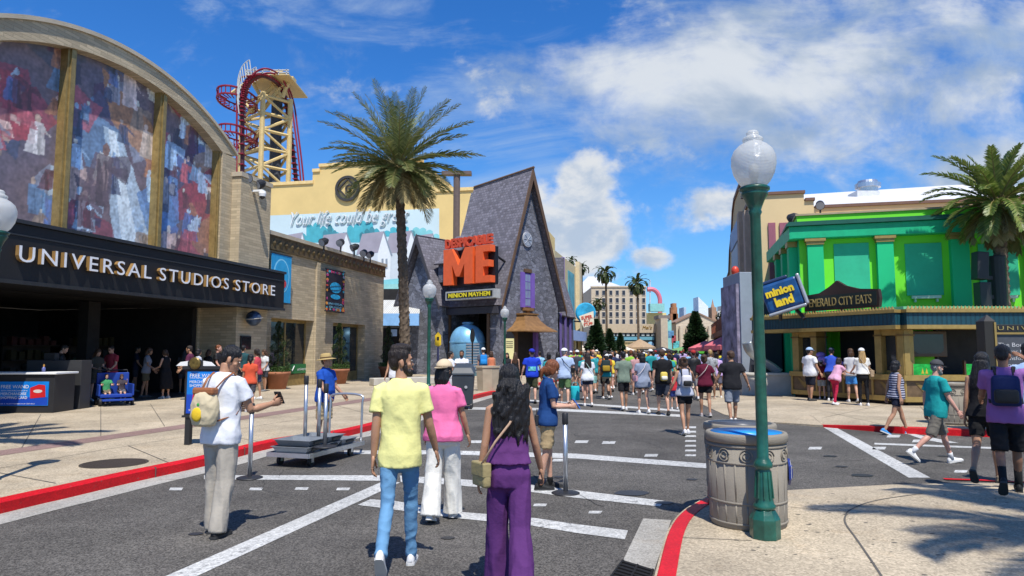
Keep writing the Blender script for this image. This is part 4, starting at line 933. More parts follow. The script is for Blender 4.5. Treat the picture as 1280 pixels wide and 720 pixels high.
# blue metal pod standing in the recess
pu = (r0 + r1) / 2 + .1; pc = Ef.p(pu, .25, 0); pr = (r1 - r0) * .34; ph = Ef.hit(590, 405, .2)[1]
pd = T('metal_pod', 'dome-topped blue riveted metal pod with a louvred panel in the house entrance', 'metal pod', pc)
BLU = mat('pod_blue_metal', (.20, .45, .66), .38, .25, var=.2, vs=2)
mb = MB(); mb.lathe([(pr, 0), (pr, ph * .66)] + [(pr * math.cos(q), ph * .66 + (ph * .34) * math.sin(q)) for q in [i * math.pi / 2 / 8 for i in range(1, 8)]] + [(pr * .3, ph), (pr * .3, ph + .12), (.02, ph + .14)], pc, 32); mb.build('shell', BLU, pd, True)
mb = MB()
for z_ in (ph * .3, ph * .66): mb.lathe([(pr + .001, z_ - .05), (pr + .035, z_ - .04), (pr + .035, z_ + .04), (pr + .001, z_ + .05)], pc, 32)
mb.build('band', BLU, pd)
mb = MB()
tc_ = -math.atan2(1, .35)
for i in range(11):
    z_ = ph * .12 + i * ph * .05; p = pc + V((math.cos(tc_) * (pr + .02), math.sin(tc_) * (pr + .02), z_)); mb.box(p, (.08, .85, ph * .025), tc_)
mb.build('louvres', mat('pod_louvre', (.45, .47, .5), .35, .6), pd)
# narrow dark board in front of the pod, ticket board, yellow warning plate
p = at(590.5, 420, 42.6); t = T('queue_marker', 'narrow dark upright queue marker board with rounded top before the blue pod', 'marker board', (p.x, p.y, 0))
mb = MB(); h_ = at(590, 411, 43.5).z; mb.prism([V((p.x + .15 * math.cos(q), p.y, h_ - .45 + .45 * math.sin(q))) for q in [i * math.pi / 8 for i in range(16)]], (0, .08, 0)); mb.build('board', BLKP, t); mb = MB(); mb.limb([(p.x, p.y + .04, 0), (p.x, p.y + .04, h_ - .6)], .05, 6); mb.build('post', BLKP, t)
p = at(637, 430, 42.5); t = T('ticket_board', 'cream notice board with black arched top standing left of the copper hooded door', 'notice board', (p.x, p.y, 0))
zt0, zt1 = .9, at(637, 423, 42.5).z; w_ = .27
mb = MB(); mb.box((p.x, p.y, (zt0 + zt1) / 2), (w_ * 2, .06, zt1 - zt0)); mb.build('panel', mat('notice_cream', (.72, .66, .32), .6), t)
mb = MB(); mb.prism([V((p.x + w_ * 1.05 * math.cos(q), p.y - .035, zt1 + .003 + .4 * math.sin(q))) for q in [i * math.pi / 8 for i in range(9)]], (0, .07, 0)); mb.build('arched_top', BLKP, t)
mb = MB()
for i, c in enumerate((.2, .32, .45, .55)): mb.box((p.x, p.y - .034, zt1 - c), (w_ * 1.5, .004, .05))
mb.build('print', mat('notice_print', (.1, .09, .06), .6), t); mb = MB(); mb.box((p.x, p.y, zt0 / 2), (.5, .05, zt0 - .01)); mb.build('base', BLKP, t)
p = at(547.5, 424, 38); t = T('warning_plate', 'yellow warning plate with black symbol on a post before the shingled house', 'warning sign', (p.x, p.y, 0))
mb = MB(); hz = at(547, 424, 38).z; hx = .17; mb.prism([V((p.x + a * hx, p.y, hz + b * .4)) for a, b in ((-1, -.8), (-1, .5), (0, 1), (1, .5), (1, -.8), (0, -1))], (0, .04, 0)); mb.build('plate', mat('warning_yellow', (.75, .5, .02), .5), t)
mb = MB(); mb.box((p.x, p.y - .004, hz + .03), (.12, .004, .2)); mb.build('symbol', BLKP, t); mb = MB(); mb.limb([(p.x, p.y + .06, 0), (p.x, p.y + .06, hz)], .05, 8); mb.build('post', mat('post_blue', (.06, .07, .2), .5), t)

# ------------------------------------------------------------------ small arcade shop between stone annex and palm
t = T('arcade_shop', 'low open-fronted shop with pale blue awning and ribbed white roof behind the palm trunk', 'shop', at(500, 470, 47).to_2d().to_3d())
a_, b_ = at(440, 393, 46), at(524, 392, 46); z0, z1 = at(490, 407, 46).z, at(490, 392, 46).z
mb = MB(); mb.box(((a_.x + b_.x) / 2, 46, (z0 + z1) / 2), (b_.x - a_.x, .25, z1 - z0)); mb.build('awning', mat('awning_pale_blue', (.26, .50, .82), .6), t)
mb = MB(); mb.prism([V((a_.x, 46.2, z1 + .02)), V((b_.x, 46.2, z1 + .02)), V((b_.x - .6, 51, at(490, 375, 51).z)), V((a_.x, 51, at(490, 375, 51).z))], (0, .05, -.15)); mb.build('roof', mat('ribbed_white_roof', (.62, .62, .58), .5, tex='ribs', bump=.6), t)
mb = MB(); mb.box(((a_.x + b_.x) / 2, 52.2, 3.2), (b_.x - a_.x, .3, 6.3)); mb.build('rear_wall', M_DARK, t)
mb = MB(); p = at(492.5, 416, 46.5); mb.box(p, (.4, .05, .45)); mb.build('notice', mat('notice_blue', (.45, .6, .85), .5), t)

# ------------------------------------------------------------------ buildings further down the left of the street
Bf = Fr((-10, 0), (.2334, .9724))
t = T('mural_theatre', 'narrow cream theatre front with teal painted panel and red edge beyond the shingled house', 'building', Bf.p(Uy(65), 0, 0))
a_, b_ = Bf.hit(708, 360)[0], Bf.hit(722, 360)[0]; ht = Bf.hit(715, 330)[1]
mb = MB(); Bf.box(mb, a_ - 6, b_, -12, 0, 0, ht); mb.build('wall', mat('theatre_cream', (.62, .50, .28), .8, var=.08), t)
mb = MB(); Bf.box(mb, a_ + .8, a_ + (b_ - a_) * .62, .0, .08, 3.6, ht - .9); mb.build('teal_panel', mat('theatre_teal', (.10, .35, .40), .7, var=.3, vs=1), t)
mb = MB(); Bf.box(mb, b_ - 1.4, b_ + .1, .003, .4, 0, ht + .5); mb.build('pilaster', mat('theatre_sand', (.66, .54, .33), .8), t)
mb = MB(); Bf.box(mb, b_ + .101, b_ + .35, -.2, .3, 0, ht - .6); mb.build('red_edge', mat('theatre_red', (.42, .14, .09), .7), t)
t = T('blue_awning_shop', 'shop with a long pale blue awning and dark front below the monster-free sign board', 'shop', Bf.p(Uy(70), 1, 0)); t['label'] = 'shop with a long pale blue awning and dark front beside the dark green conifers'
a_, b_ = Bf.hit(709, 420, 1.2)[0], Bf.hit(734, 420, 1.2)[0]; z0, z1 = Bf.hit(720, 425.5, 1.2)[1], Bf.hit(720, 413, 1.2)[1]
mb = MB(); Bf.box(mb, a_, b_, .5, 1.2, z0, z1); mb.build('awning', mat('awning_blue_grey', (.35, .47, .72), .6), t)
mb = MB(); Bf.box(mb, a_, b_, .002, .4, 0, z0 + .2); mb.build('shopfront', M_DARK, t)
for f in (.35, .65, .97):
    mb = MB(); u_ = a_ + (b_ - a_) * f; Bf.box(mb, u_ - .5, u_ + .5, .41, .7, 0, z0 - .003); mb.build('pillar', mat('shop_cream', (.68, .55, .25), .7), t)
# sign board (round blue blob of paint without the mascot's face)
p = at(733, 396, 66); sgn = T('shop_sign', 'tilted cream shop sign with red lettering on a round turquoise board above the blue awning', 'sign', p)
mb = MB(); mb.lathe([(.02, -.15), (.86, -.15), (.98, 0), (.86, .15), (.02, .15)], (0, 0, 0), 28); mb.xf(Matrix.Translation(at(732, 391, 66)) @ Matrix.Rotation(R(90), 4, 'X')); mb.build('round_board', mat('sign_turquoise', (.03, .33, .55), .5, var=.35, vs=2), sgn)
M_ = Matrix.Translation(at(729, 406, 65.6)) @ Matrix.Scale(.78, 4) @ Matrix.Rotation(R(9), 4, 'Y').inverted() @ Matrix.Rotation(R(90), 4, 'X')
mb = MB(); mb.prism([M_ @ V(q) for q in ((-.35, 1.1, 0), (1.5, 1.45, 0), (1.3, -.2, 0), (.0, -.35, 0))], (0, .15, 0)); mb.build('name_board', mat('sign_cream', (.78, .72, .55), .6), sgn)
M2 = M_ @ Matrix.Translation((-.1, .62, .02)); RD = mat('sign_red', (.62, .08, .04), .5)
text_mb('SUPER', 1.35, .42, .02, M2, bold=.03).build('lettering', RD, sgn); text_mb('SILLY', .8, .3, .02, M_ @ Matrix.Translation((.15, .27, .02)), bold=.02).build('lettering', RD, sgn); text_mb('STUFF', 1.1, .36, .02, M_ @ Matrix.Translation((.05, -.18, .02)), bold=.03).build('lettering', RD, sgn)
mb = MB(); q = at(725, 402, 66.3); mb.limb([q, Bf.p(Bf.hit(716, 402, 0)[0], 0, q.z)], .08, 6); mb.build('bracket', M_BLACK, sgn)

t = T('pale_soundstage', 'big pale grey soundstage with shallow hipped roof behind the hotel block', 'building', at(755, 430, 165).to_2d().to_3d())
z0, z1 = at(750, 366, 160).z, at(750, 347, 175).z; x0, x1 = xat(716, 160), xat(800, 160)
mb = MB(); mb.box(((x0 + x1) / 2, 185, z0 / 2), (x1 - x0, 50, z0)); mb.build('wall', mat('soundstage_pale', (.56, .56, .55), .8, var=.04), t)
mb = MB(); mb.add([(x0, 160, z0 + .02), (x1, 160, z0 + .02), (x1, 210, z0 + .02), (x0, 210, z0 + .02), (x0 + 5, 172, z1), (x1 - 9, 172, z1), (x1 - 9, 198, z1), (x0 + 5, 198, z1)], [(0, 1, 5, 4), (1, 2, 6, 5), (2, 3, 7, 6), (3, 0, 4, 7), (4, 5, 6, 7), (3, 2, 1, 0)]); mb.build('roof', mat('soundstage_roof', (.52, .52, .52), .8), t)
# hotel block with a grid of windows
HY = 120.0; hf = Fr((xat(739.5, HY), HY), (1, 0)); hw_ = xat(808, HY) - xat(739.5, HY); hh_ = at(770, 359, HY).z
t = T('hotel_block', 'square beige hotel block with a grid of dark sash windows above a glazed ground floor', 'building', (xat(775, HY), HY, 0))
mb = MB(); hf.box(mb, 0, hw_, -14, 0, 0, hh_); mb.build('wall', mat('hotel_beige', (.52, .44, .33), .8, var=.06), t)
mb = MB(); hf.box(mb, -.1, hw_ + .1, -.3, .16, hh_ - .02, hh_ + .22); mb.build('cornice', mat('hotel_cornice', (.56, .49, .38), .8), t)
pane0 = None
for r_ in range(6):
    for c_ in range(8):
        px = (747, 755, 764, 772, 780, 789.5, 797.5, 805)[c_] - .5; py = (366, 375.5, 384, 393, 402, 411)[r_]
        u_, z_ = hf.hit(px, py)
        if pane0 is None:
            mb = MB(); mb.box((0, -.05, 0), (.62, .1, .9)); w = mb.build('window', mat('sash_pale', (.5, .47, .42), .6), t); m1_ = MB(); m1_.box((0, -.103, 0), (.5, .004, .78)); pn = m1_.build('pane', mat('hotel_pane', (.035, .04, .055), .2), w); pane0 = (w, pn)
            w.location = hf.p(u_, 0, z_) ; 
        else:
            w = pane0[0].copy(); COL.objects.link(w); w.location = hf.p(u_, 0, z_); pn = pane0[1].copy(); COL.objects.link(pn); pn.parent = w
for w in [o for o in t.children if o.name.startswith('window')]: w.matrix_parent_inverse = wm(t).inverted()
# storefront below the hotel
SY = 100.0; sf = Fr((xat(735, SY), SY), (1, 0)); t = T('curved_storefront', 'low beige storefront with rounded corner, long glazed front and gold name lettering', 'shop', (xat(795, SY), SY, 0))
ux = lambda px: sf.hit(px, 420)[0]; zz = lambda py: sf.hit(780, py)[1]
mb = MB(); sf.box(mb, ux(753), ux(836), -16, -.4, 0, zz(405)); sf.box(mb, ux(753), ux(820), -.399, 0, zz(416), zz(405.5)); sf.box(mb, ux(820), ux(836), -.399, 0, 0, zz(404.5)); mb.build('wall', mat('storefront_beige', (.50, .41, .29), .8, var=.08), t)
mb = MB(); sf.box(mb, ux(762), ux(820), -.395, -.2, 0, zz(416.2)); f = mb.build('shopfront', mat('front_dark', (.02, .03, .035), .3), t)
mb = MB(); sf.box(mb, ux(763), ux(818), -.19, -.15, zz(425), zz(421)); mb.build('blue_transom', mat('transom_blue', (.14, .36, .46), .3), f)
mb = MB()
for i in range(9): u_ = ux(765 + i * 6.2); sf.box(mb, u_, u_ + .42, -.19, -.15, zz(420), zz(417))
mb.build('clerestory_panes', mat('clerestory', (.42, .48, .48), .3), f)
ell_mb = MB(); u_, z_ = sf.hit(813.5, 431); ell(sf, u_, z_, .46, .46, -.1, ell_mb, 24, .05); ell_mb.build('round_sign', mat('round_sign_blue', (.30, .58, .82), .4), t)
text_mb("Mel's", (ux(815) - ux(803)), .5, .05, FM(sf, ux(803), .02, zz(411.4)), shear=.3).build('name_lettering', mat('gold_letter', (.35, .19, .02), .4, .3), t)
# teal and yellow buildings, brown tower, portico and the painted skyline
def block(name, label, px0, px1, pt, Y, m, dep=10, extra=None):
    t = T(name, label, 'building', (xat((px0 + px1) / 2, Y), Y, 0)); mb = MB(); h = at((px0 + px1) / 2, pt, Y).z
    mb.box(((xat(px0, Y) + xat(px1, Y)) / 2, Y + dep / 2, h / 2), (xat(px1, Y) - xat(px0, Y), dep, h)); mb.build('wall', m, t)
    return t, h
t, h = block('yellow_block', 'plain pale yellow building with turquoise rooftop panel right of the hotel', 809, 833, 391, 135, mat('block_yellow', (.72, .60, .28), .8))
mb = MB(); Y = 134; mb.box((xat(821, Y), Y + .2, (at(820, 389, Y).z + at(820, 380, Y).z) / 2), (xat(832, Y) - xat(814, Y), 2, at(820, 380, Y).z - at(820, 389.6, Y).z)); mb.build('turquoise_panel', mat('block_turq', (.25, .55, .52), .7), t)
t, h = block('slim_stone_tower', 'slim beige stone corner tower with turquoise side right of the curved storefront', 826, 834.5, 398, 97, mat('slim_beige', (.50, .42, .31), .8), 4)
mb = MB(); mb.box((xat(837.5, 97), 99, at(837, 400, 97).z / 2), (.6, 3, at(837, 400, 97).z)); mb.build('turquoise_side', mat('block_turq', (.25,) * 3), t)
mb = MB(); mb.box((xat(831, 97), 99, at(831, 396, 97).z), (1.6, 3.4, .5)); mb.build('cap', mat('cap_brown', (.2, .17, .15), .7), t)
for k, (y_, w_) in enumerate(((418, 8), (424, 6), (431, 9))):
    q = at(842, y_, 95); tt = T('street_mural', ['blue and white painted figure panel beside the beige stone tower', 'dark red painted panel low beside the turquoise tower side', 'turquoise painted wave panel at the foot of the stone tower'][k], 'mural panel', q)
    mb = MB(); mb.box(q + V(((k - 1) * .35, 0, 0)), (w_ * .09, .2, 1.0)); mb.build('panel', mat('street_mural_%d' % k, [(.1, .25, .42), (.35, .06, .07), (.1, .45, .45)][k], .7, var=.5, vs=3), tt)
t = T('brown_tower', 'ornate reddish brown stepped tower on the skyline left of the portico', 'tower', (xat(843, 150), 150, 0))
for nm, (a_, b_, c_) in (('shaft', (838, 848, 392)), ('upper_stage', (839.5, 847, 384)), ('crown', (841, 846, 379))):
    mb = MB(); Y = 150; h = at(843, c_, Y).z; mb.box(((xat(a_, Y) + xat(b_, Y)) / 2, Y + 1, h / 2), (xat(b_, Y) - xat(a_, Y), 2.2 - .3 * len(nm) / 9, h)); mb.build(nm, mat('tower_brown', (.38, .17, .08), .8, var=.3, vs=2), t)
t = T('classical_portico', 'pale classical building with a low pediment behind the largest conifer', 'building', (xat(871, 140), 140, 0)); Y = 140
pc_ = mat('portico_pale', (.58, .49, .37), .8)
mb = MB(); za0, za1 = at(870, 404, Y).z, at(870, 392, Y).z; mb.prism([V((xat(846, Y), Y, za0)), V((xat(898, Y), Y, za0)), V((xat(871, Y), Y, za1))], (0, 6, 0)); mb.build('pediment', pc_, t)
mb = MB(); mb.box((xat(872, Y), Y + 4, za0 / 2 - .02), (xat(899, Y) - xat(845, Y), 8, za0)); mb.build('wall', pc_, t)
mb = MB()
for s_ in (-1, 1):
    e = V((xat(871 + s_ * 27, Y), Y - .2, za0 - .05)); k = V((xat(871, Y), Y - .2, za1 + .1)); mb.prism([e, k, k + V((0, 0, .3)), e + V((0, 0, .3))], (0, 7, 0))
mb.build('roof', mat('portico_roof', (.26, .17, .12), .8), t)
for i in range(6):
    mb = MB(); mb.limb([(xat(850 + i * 9, Y), Y - .5, 0), (xat(850 + i * 9, Y), Y - .5, za0 - .6)], .4, 10); mb.build('column', pc_, t)
SKY_ = [('glass_tower', 'pale glass skyscraper with slanted top on the far skyline', 873.5, 885.5, 371, 383, (.74, .80, .82)), ('slab_tower', 'thin pale blue slab tower far off left of the slanted skyscraper', 855, 858, 384, 384, (.42, .52, .62)),
        ('spire_tower', 'brown spired skyscraper just right of the slanted glass one', 890, 896, 384, 384, (.40, .24, .15)), ('stepped_tower', 'low pale stepped skyscraper beside the brown spire', 897, 912, 389, 386, (.56, .55, .50))]
for nm, lab, a_, b_, y0, y1, c in SKY_:
    Y = 175; t = T(nm, lab, 'skyscraper', (xat((a_ + b_) / 2, Y), Y, 0)); mb = MB()
    mb.prism([V((xat(a_, Y), Y, 0)), V((xat(b_, Y), Y, 0)), V((xat(b_, Y), Y, at(a_, y1, Y).z)), V((xat(a_, Y), Y, at(a_, y0, Y).z))], (0, 5, 0)); mb.build('shaft', mat('sky_' + nm, c, .6, tex='block'), t)
    if nm == 'spire_tower':
        m2 = MB(); m2.lathe([(.55, 0), (.3, .8), (.02, 2.2)], V((xat(893, Y), Y + 1.2, at(893, 384, Y).z - .01)), 8); m2.build('spire', mat('sky_spire', (.36, .22, .14), .6), t)
    if nm == 'stepped_tower':
        m2 = MB(); m2.box((xat(907, Y), Y + 2.5, at(907, 384, Y).z - .6), (1.4, 4, 2)); m2.build('upper_stage', mat('sky_step', (.5, .5, .47), .6), t)
lp = T('pink_coaster_hump', 'pink hump of coaster track over the turquoise roof on the skyline', 'coaster track', (xat(820, 140), 140, 0)); Y = 140
mb = MB(); mb.limb(smooth_line([at(809, 362, Y), at(815, 361.5, Y), at(820, 364, Y), at(823.5, 369, Y), at(825, 375, Y), at(825, 381, Y), at(825, 438, Y)], 5), .45, 8); mb.build('track', mat('track_pink', (.62, .16, .22), .5), lp)
mb = MB(); mb.limb([at(812.5, 438, Y), at(812.5, 350, Y)], .15, 6); mb.build('mast', mat('mast_grey', (.5, .55, .6), .5), lp)
# ------------------------------------------------------------------ right side of the street
sv = V((.2334, .9724, 0)); M_CREAM = mat('right_cream_stucco', (.66, .50, .27), .85, var=.07, vs=.5, bump=.15, bs=20); M_MAUVE2 = mat('mauve_panel', (.30, .10, .14), .7)
RO = at(948, 438, 33); Rs = Fr((RO.x, RO.y), (-sv.x, -sv.y)); Rfr = Fr((RO.x, RO.y), (1, -.24))
t = T('cream_theatre', 'large cream building with stepped parapet and white sloping roof behind the green one', 'building', Rfr.p(5, -3, 0))
zf = Rfr.hit(980, 243)[1]; zl = Rfr.hit(1030, 260)[1]; us = Rfr.hit(1005, 250)[0]; us2 = Rfr.hit(1017, 250)[0]
mb = MB(); Rfr.poly(mb, [(0.01, 0), (16, 0), (16, zl), (us2, zl), (us2, (zl + zf) / 2), (us, (zl + zf) / 2), (us, zf), (0.01, zf)], 0, .5); mb.build('front_wall', M_CREAM, t)
mb = MB(); brn = mat('parapet_brown', (.17, .09, .06), .6)
for a_, b_, z_ in ((-.1, us + .05, zf), (us + .05, us2 + .05, (zf + zl) / 2), (us2 + .05, 16, zl)): Rfr.box(mb, a_, b_, -.55, .1, z_ + .004, z_ + .14)
mb.build('parapet_cap', brn, t)
mb = MB(); Rfr.box(mb, us2 + .05, 16, .003, .12, zl - .5, zl - .2); mb.build('moulding', mat('mould_peach', (.66, .42, .2), .8), t)
pr_ = [(0, 0), (-20, 0), (-20, 7.0), (-17.5, 7.2), (-16, 8.6), (-14, 9.4), (-12.6, 10.7), (-11, 11.2), (-5.6, 11.2), (-5.6, 10.2), (-3.8, 10.2), (-3.8, zf), (0, zf)]
mb = MB(); Rs.poly(mb, pr_, 0, .5); mb.build('street_wall', M_CREAM, t)
mb = MB()
for (a_, za_), (b_, zb_) in zip(pr_[2:], pr_[3:]):
    if abs(a_ - b_) > .1: mb.prism([Rs.p(a_, .1, za_ + .004), Rs.p(b_, .1, zb_ + .004), Rs.p(b_, .1, zb_ + .2), Rs.p(a_, .1, za_ + .2)], -Rs.n * .6)
mb.build('street_parapet_cap', brn, t)
for a_, b_, z0, z1, m, dd in ((-13.5, -8.5, 3, 8.2, mat('street_blue_panel', (.10, .16, .30), .4), .12), (-14.5, -7.5, 8.4, 9.6, mat('street_pale_blue', (.28, .42, .62), .6), .1), (-6.2, -5.0, 0, 9.4, mat('pilaster_taupe', (.40, .31, .24), .8), .3), (-2.6, -1.6, 0, 8.8, mat('pilaster_taupe', (.4,) * 3), .3), (-18.6, -16.8, 2.2, 6.4, mat('street_brick_panel', (.30, .10, .06), .7), .2)):
    mb = MB(); Rs.box(mb, a_, b_, .003, dd, z0, z1); mb.build('street_panel', m, t)
for a_, b_ in ((960, 972), (974, 990)):
    mb = MB(); u_, z1 = Rfr.hit(a_, 279); u2, z0 = Rfr.hit(b_, 372); Rfr.box(mb, u_, u2, .003, .1, 2, z1); mb.build('mauve_panel', M_MAUVE2, t)
zr_ = at(1100, 232, 54).z
mb = MB(); p = [Rfr.p(us + .2, -.56, zl + .1), Rfr.p(17, -.56, zl + .1), Rfr.p(19, -26, zr_ + .1), Rfr.p(us + 4, -26, zr_ - .1)]; mb.prism(p, (0, 0, -.3)); mb.build('roof', mat('white_roof_membrane', (.62, .62, .62), .6, var=.06, vs=.4), t)
mb = MB(); Rfr.box(mb, us + 1, 16, -3, -.57, 0, zl); mb.build('rear_block', M_CREAM, t)
vp = at(1085, 241, 46); t = T('roof_ventilator', 'round galvanised ventilator on the white sloping roof', 'roof vent', vp)
mb = MB(); mb.box(vp + V((-.3, 0, -.6)), (1.5, 1.3, 1.2)); mb.build('curb', mat('vent_white', (.6, .6, .6), .6), t); mb = MB(); mb.lathe([(.62, .0), (.64, .3), (.8, .32), (.8, .6), (.64, .64), (.6, .8), (0, .84)], vp, 20); mb.build('cowl', M_SILVER, t)
flood(994, 274, 26.5, 'black floodlight at the corner of the green building roof', .6, 1.1, grp='floodlights on the green building'); flood(1025, 256, 31, 'black floodlight on the brown capped cream parapet', -.4, .9, grp='floodlights on the cream parapet')
# green building
GO = at(992, 438, 25); Gf = Fr((GO.x, GO.y), (1, -.3)); Gs = Fr((GO.x, GO.y), (-sv.x, -sv.y))
LIME, EMER, TEALP = mat('lime_green', (.17, .74, .03), .6, var=.06, vs=.7), mat('emerald_green', (.008, .50, .20), .6, var=.07, vs=.7), mat('sea_green_panel', (.03, .45, .25), .6, var=.07)
GDK, GOLD = mat('dark_green_trim', (.012, .10, .07), .5), mat('gold_paint', (.36, .25, .08), .45, .25, var=.15, vs=6)
t = T('green_shop', 'bright emerald and lime green two storey building with pilasters and dark cornice', 'building', Gf.p(6, -2, SW))
gz = lambda py, px=992: Gf.hit(px, py)[1]; gu = lambda px, d=0: Gf.hit(px, 330, d)[0]
zc0, zc1, zp = gz(299), gz(283), gz(268, 1005)
mb = MB(); Gf.box(mb, .35, 13, -8, -.35, 0, zc0); mb.build('wall', LIME, t)
mb = MB(); Gf.box(mb, 0, 13, -8, 0, zc0 + .003, zc1); mb.build('cornice', mat('cornice_green', (.008, .42, .19), .5), t, bevel=.03)
mb = MB(); Gf.box(mb, -.1, 13, -8, .1, zc1 + .003, zc1 + .1); Gf.box(mb, -.04, 13, -8, .04, zc1 + .103, zc1 + .16); mb.build('cornice_trim', GDK, t)
mb = MB(); Gf.box(mb, .3, 13, -7.6, -.3, zc1 + .163, zp); mb.build('parapet', LIME, t)
mb = MB(); Gf.box(mb, .25, 13, -7.65, -.25, zp + .003, zp + .07); mb.build('parapet_edge', mat('edge_tan', (.4, .32, .2), .7), t)
for a_, b_ in ((1010, 1030), (1097.5, 1118), (1190, 1213), (1285, 1308)):
    q = -.08; u_, u2 = gu(a_, q), gu(b_, q); mb = MB(); Gf.box(mb, u_, u2, -.347, q, 0, zc0 - .22); p = mb.build('pilaster', EMER, t)
    mb = MB(); Gf.box(mb, u_ - .08, u2 + .08, -.34, -.0, zc0 - .10, zc0 - .003); Gf.box(mb, u_ - .03, u2 + .03, -.34, -.04, zc0 - .217, zc0 - .103); mb.build('capital', GOLD, p)
for a_, b_ in ((1043, 1087), (1132, 1178), (1224, 1273)):
    u_, u2 = gu(a_, -.3), gu(b_, -.3); z1, z0 = Gf.hit((a_ + b_) / 2, 304, -.3)[1], Gf.hit((a_ + b_) / 2, 369, -.3)[1]
    mb = MB(); Gf.box(mb, u_, u2, -.347, -.31, z0, z1); p = mb.build('blind_window', TEALP, t)
    mb = MB(); Gf.box(mb, u_ + .12, u2 - .12, -.346, -.15, z0 - .12, z0 - .02); Gf.box(mb, u_ + .2, u_ + .26, -.346, -.2, z0 - .24, z0 - .123); Gf.box(mb, u2 - .26, u2 - .2, -.346, -.2, z0 - .24, z0 - .123); mb.build('sill', mat('sill_pale', (.5, .66, .5), .6), p)
mb = MB(); Gs.box(mb, -6.5, -.35, -.8, -.35, 0, zc0); mb.build('side_wall', EMER, t)
mb = MB(); Gs.box(mb, -6.9, -.004, -.9, 0, zc0 + .005, zc1 - .004); mb.build('side_cornice', mat('cornice_green', (.01,) * 3), t)
for u_ in (-.9, -2.6, -4.4):
    mb = MB(); Gs.box(mb, u_ - .22, u_ + .22, -.347, -.05, 0, zc0 - .2); p = mb.build('side_pilaster', EMER, t); mb = MB(); Gs.box(mb, u_ - .28, u_ + .28, -.34, 0.0, zc0 - .197, zc0 - .004); mb.build('capital', GOLD, p)
# corner kiosk: angled counter and frontal counter under one awning
KA, KB = at(992, 438, 24.6), at(1129, 438, 20.7); K1 = Fr((KA.x, KA.y), (KB.x - KA.x, KB.y - KA.y)); L1 = (KB - KA).length; K2 = Fr((KB.x, KB.y), (1, 0)); L2 = xat(1277, 20.7) - KB.x
AW = mat('awning_teal', (.008, .06, .085), .5, tex='ribs', bump=.5); KBR = mat('counter_brown', (.13, .085, .045), .5, var=.35, vs=6)
t = T('corner_kiosk', 'food kiosk with dark teal ribbed awning, gold columns and panelled brown counter', 'kiosk', KB)
zt, za, zb0 = 2.90, 2.86, 2.50
for fr, a_, b_, e0, e1 in ((K1, -1.7, L1, 0, .02), (K2, -.02, L2, 0, 0)):
    mb = MB(); fr.box(mb, a_, b_ + e1, -.6, .30, zb0, za); mb.build('awning', AW, t)
    mb = MB(); fr.box(mb, a_ - .03, b_ + .03 + e1, -.6, .36, za + .003, za + .10); fr.box(mb, a_ - .02, b_ + .02 + e1, -.6, .33, zb0 - .12, zb0 - .003); mb.build('gold_moulding', GOLD, t)
    mb = MB(); n = int((b_ - a_) / .11)
    for i in range(n):
        u_ = a_ + (b_ - a_) * (i + .5) / n; mb.add([fr.p(u_ - .045, .33, za + .10), fr.p(u_ + .045, .33, za + .10), fr.p(u_ + .045, .27, za + .10), fr.p(u_ - .045, .27, za + .10), fr.p(u_, .30, za + .21)], [(0, 1, 4), (1, 2, 4), (2, 3, 4), (3, 0, 4)])
    mb.build('cresting', GOLD, t)
mb = MB(); mb.prism([K1.p(-1.7, -.1, za + .11), K1.p(L1, -.1, za + .11), K2.p(L2, -.1, za + .11), K2.p(L2, -1.1, za + .11), K2.p(.8, -2.6, za + .11), K1.p(-1.7, -1.6, za + .11)], (0, 0, .09)); mb.build('canopy_roof', mat('mint_roof', (.16, .50, .26), .6), t)
k1 = lambda px, d=0: K1.hit(px, 450, d)[0]; k2 = lambda px, d=0: K2.hit(px, 450, d)[0]; ZC = 1.02
for fr, a_, b_ in ((K1, -.1, L1), (K2, .0, L2)):
    mb = MB(); fr.box(mb, a_, b_, -.7, 0, SW + .12, ZC - .16); mb.build('counter', KBR, t)
    mb = MB(); fr.box(mb, a_ - .05, b_ + .05, -.75, .08, ZC - .157, ZC); fr.box(mb, a_ - .03, b_ + .03, -.7, .05, SW + .1, SW + .25)
    n = max(3, int((b_ - a_) / .9))
    for i in range(n + 1): u_ = a_ + (b_ - a_) * i / n; fr.box(mb, u_ - .035, u_ + .035, .002, .03, SW + .253, ZC - .16)
    mb.build('counter_frame', GOLD, t)
    mb = MB()
    for i in range(n): u_ = a_ + (b_ - a_) * (i + .5) / n; fr.poly(mb, [(u_ - .3, ZC - .22), (u_, SW + .32), (u_ + .3, ZC - .22), (u_ + .2, ZC - .22), (u_, SW + .52), (u_ - .2, ZC - .22)], .012, .009)
    mb.build('chevron_inlay', mat('inlay_gold', (.22, .15, .05), .5, .2), t)
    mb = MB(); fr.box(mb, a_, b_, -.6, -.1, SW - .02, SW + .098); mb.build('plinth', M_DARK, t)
for fr, a_, b_ in ((K1, k1(990), k1(997.5)), (K1, k1(1013), k1(1020)), (K1, k1(1093), k1(1101)), (K1, k1(1121), L1 - .03), (K2, .06, .22)):
    mb = MB(); fr.box(mb, a_, b_, -.5, -.04, ZC + .002, zb0 - .125); p = mb.build('column', GOLD, t)
    mb = MB(); fr.box(mb, a_ - .03, b_ + .03, -.53, -.01, zb0 - .32, zb0 - .27); mb.build('column_ring', mat('gold_dark', (.16, .1, .03), .5), p)
for a_, b_ in ((997.5, 1013), (1101, 1121)):
    mb = MB(); K1.box(mb, k1(a_) + .003, k1(b_) - .003, -.3, -.25, ZC + .002, zb0 - .3); mb.build('window_pane', M_GLASS, t)
    mb = MB(); K1.box(mb, k1(a_) + .003, k1(b_) - .003, -.4, -.06, zb0 - .297, zb0 - .125); K1.box(mb, k1(a_) + .003, k1(b_) - .003, -.4, -.2, ZC + .002, ZC + .12); mb.build('window_head', GOLD, t)
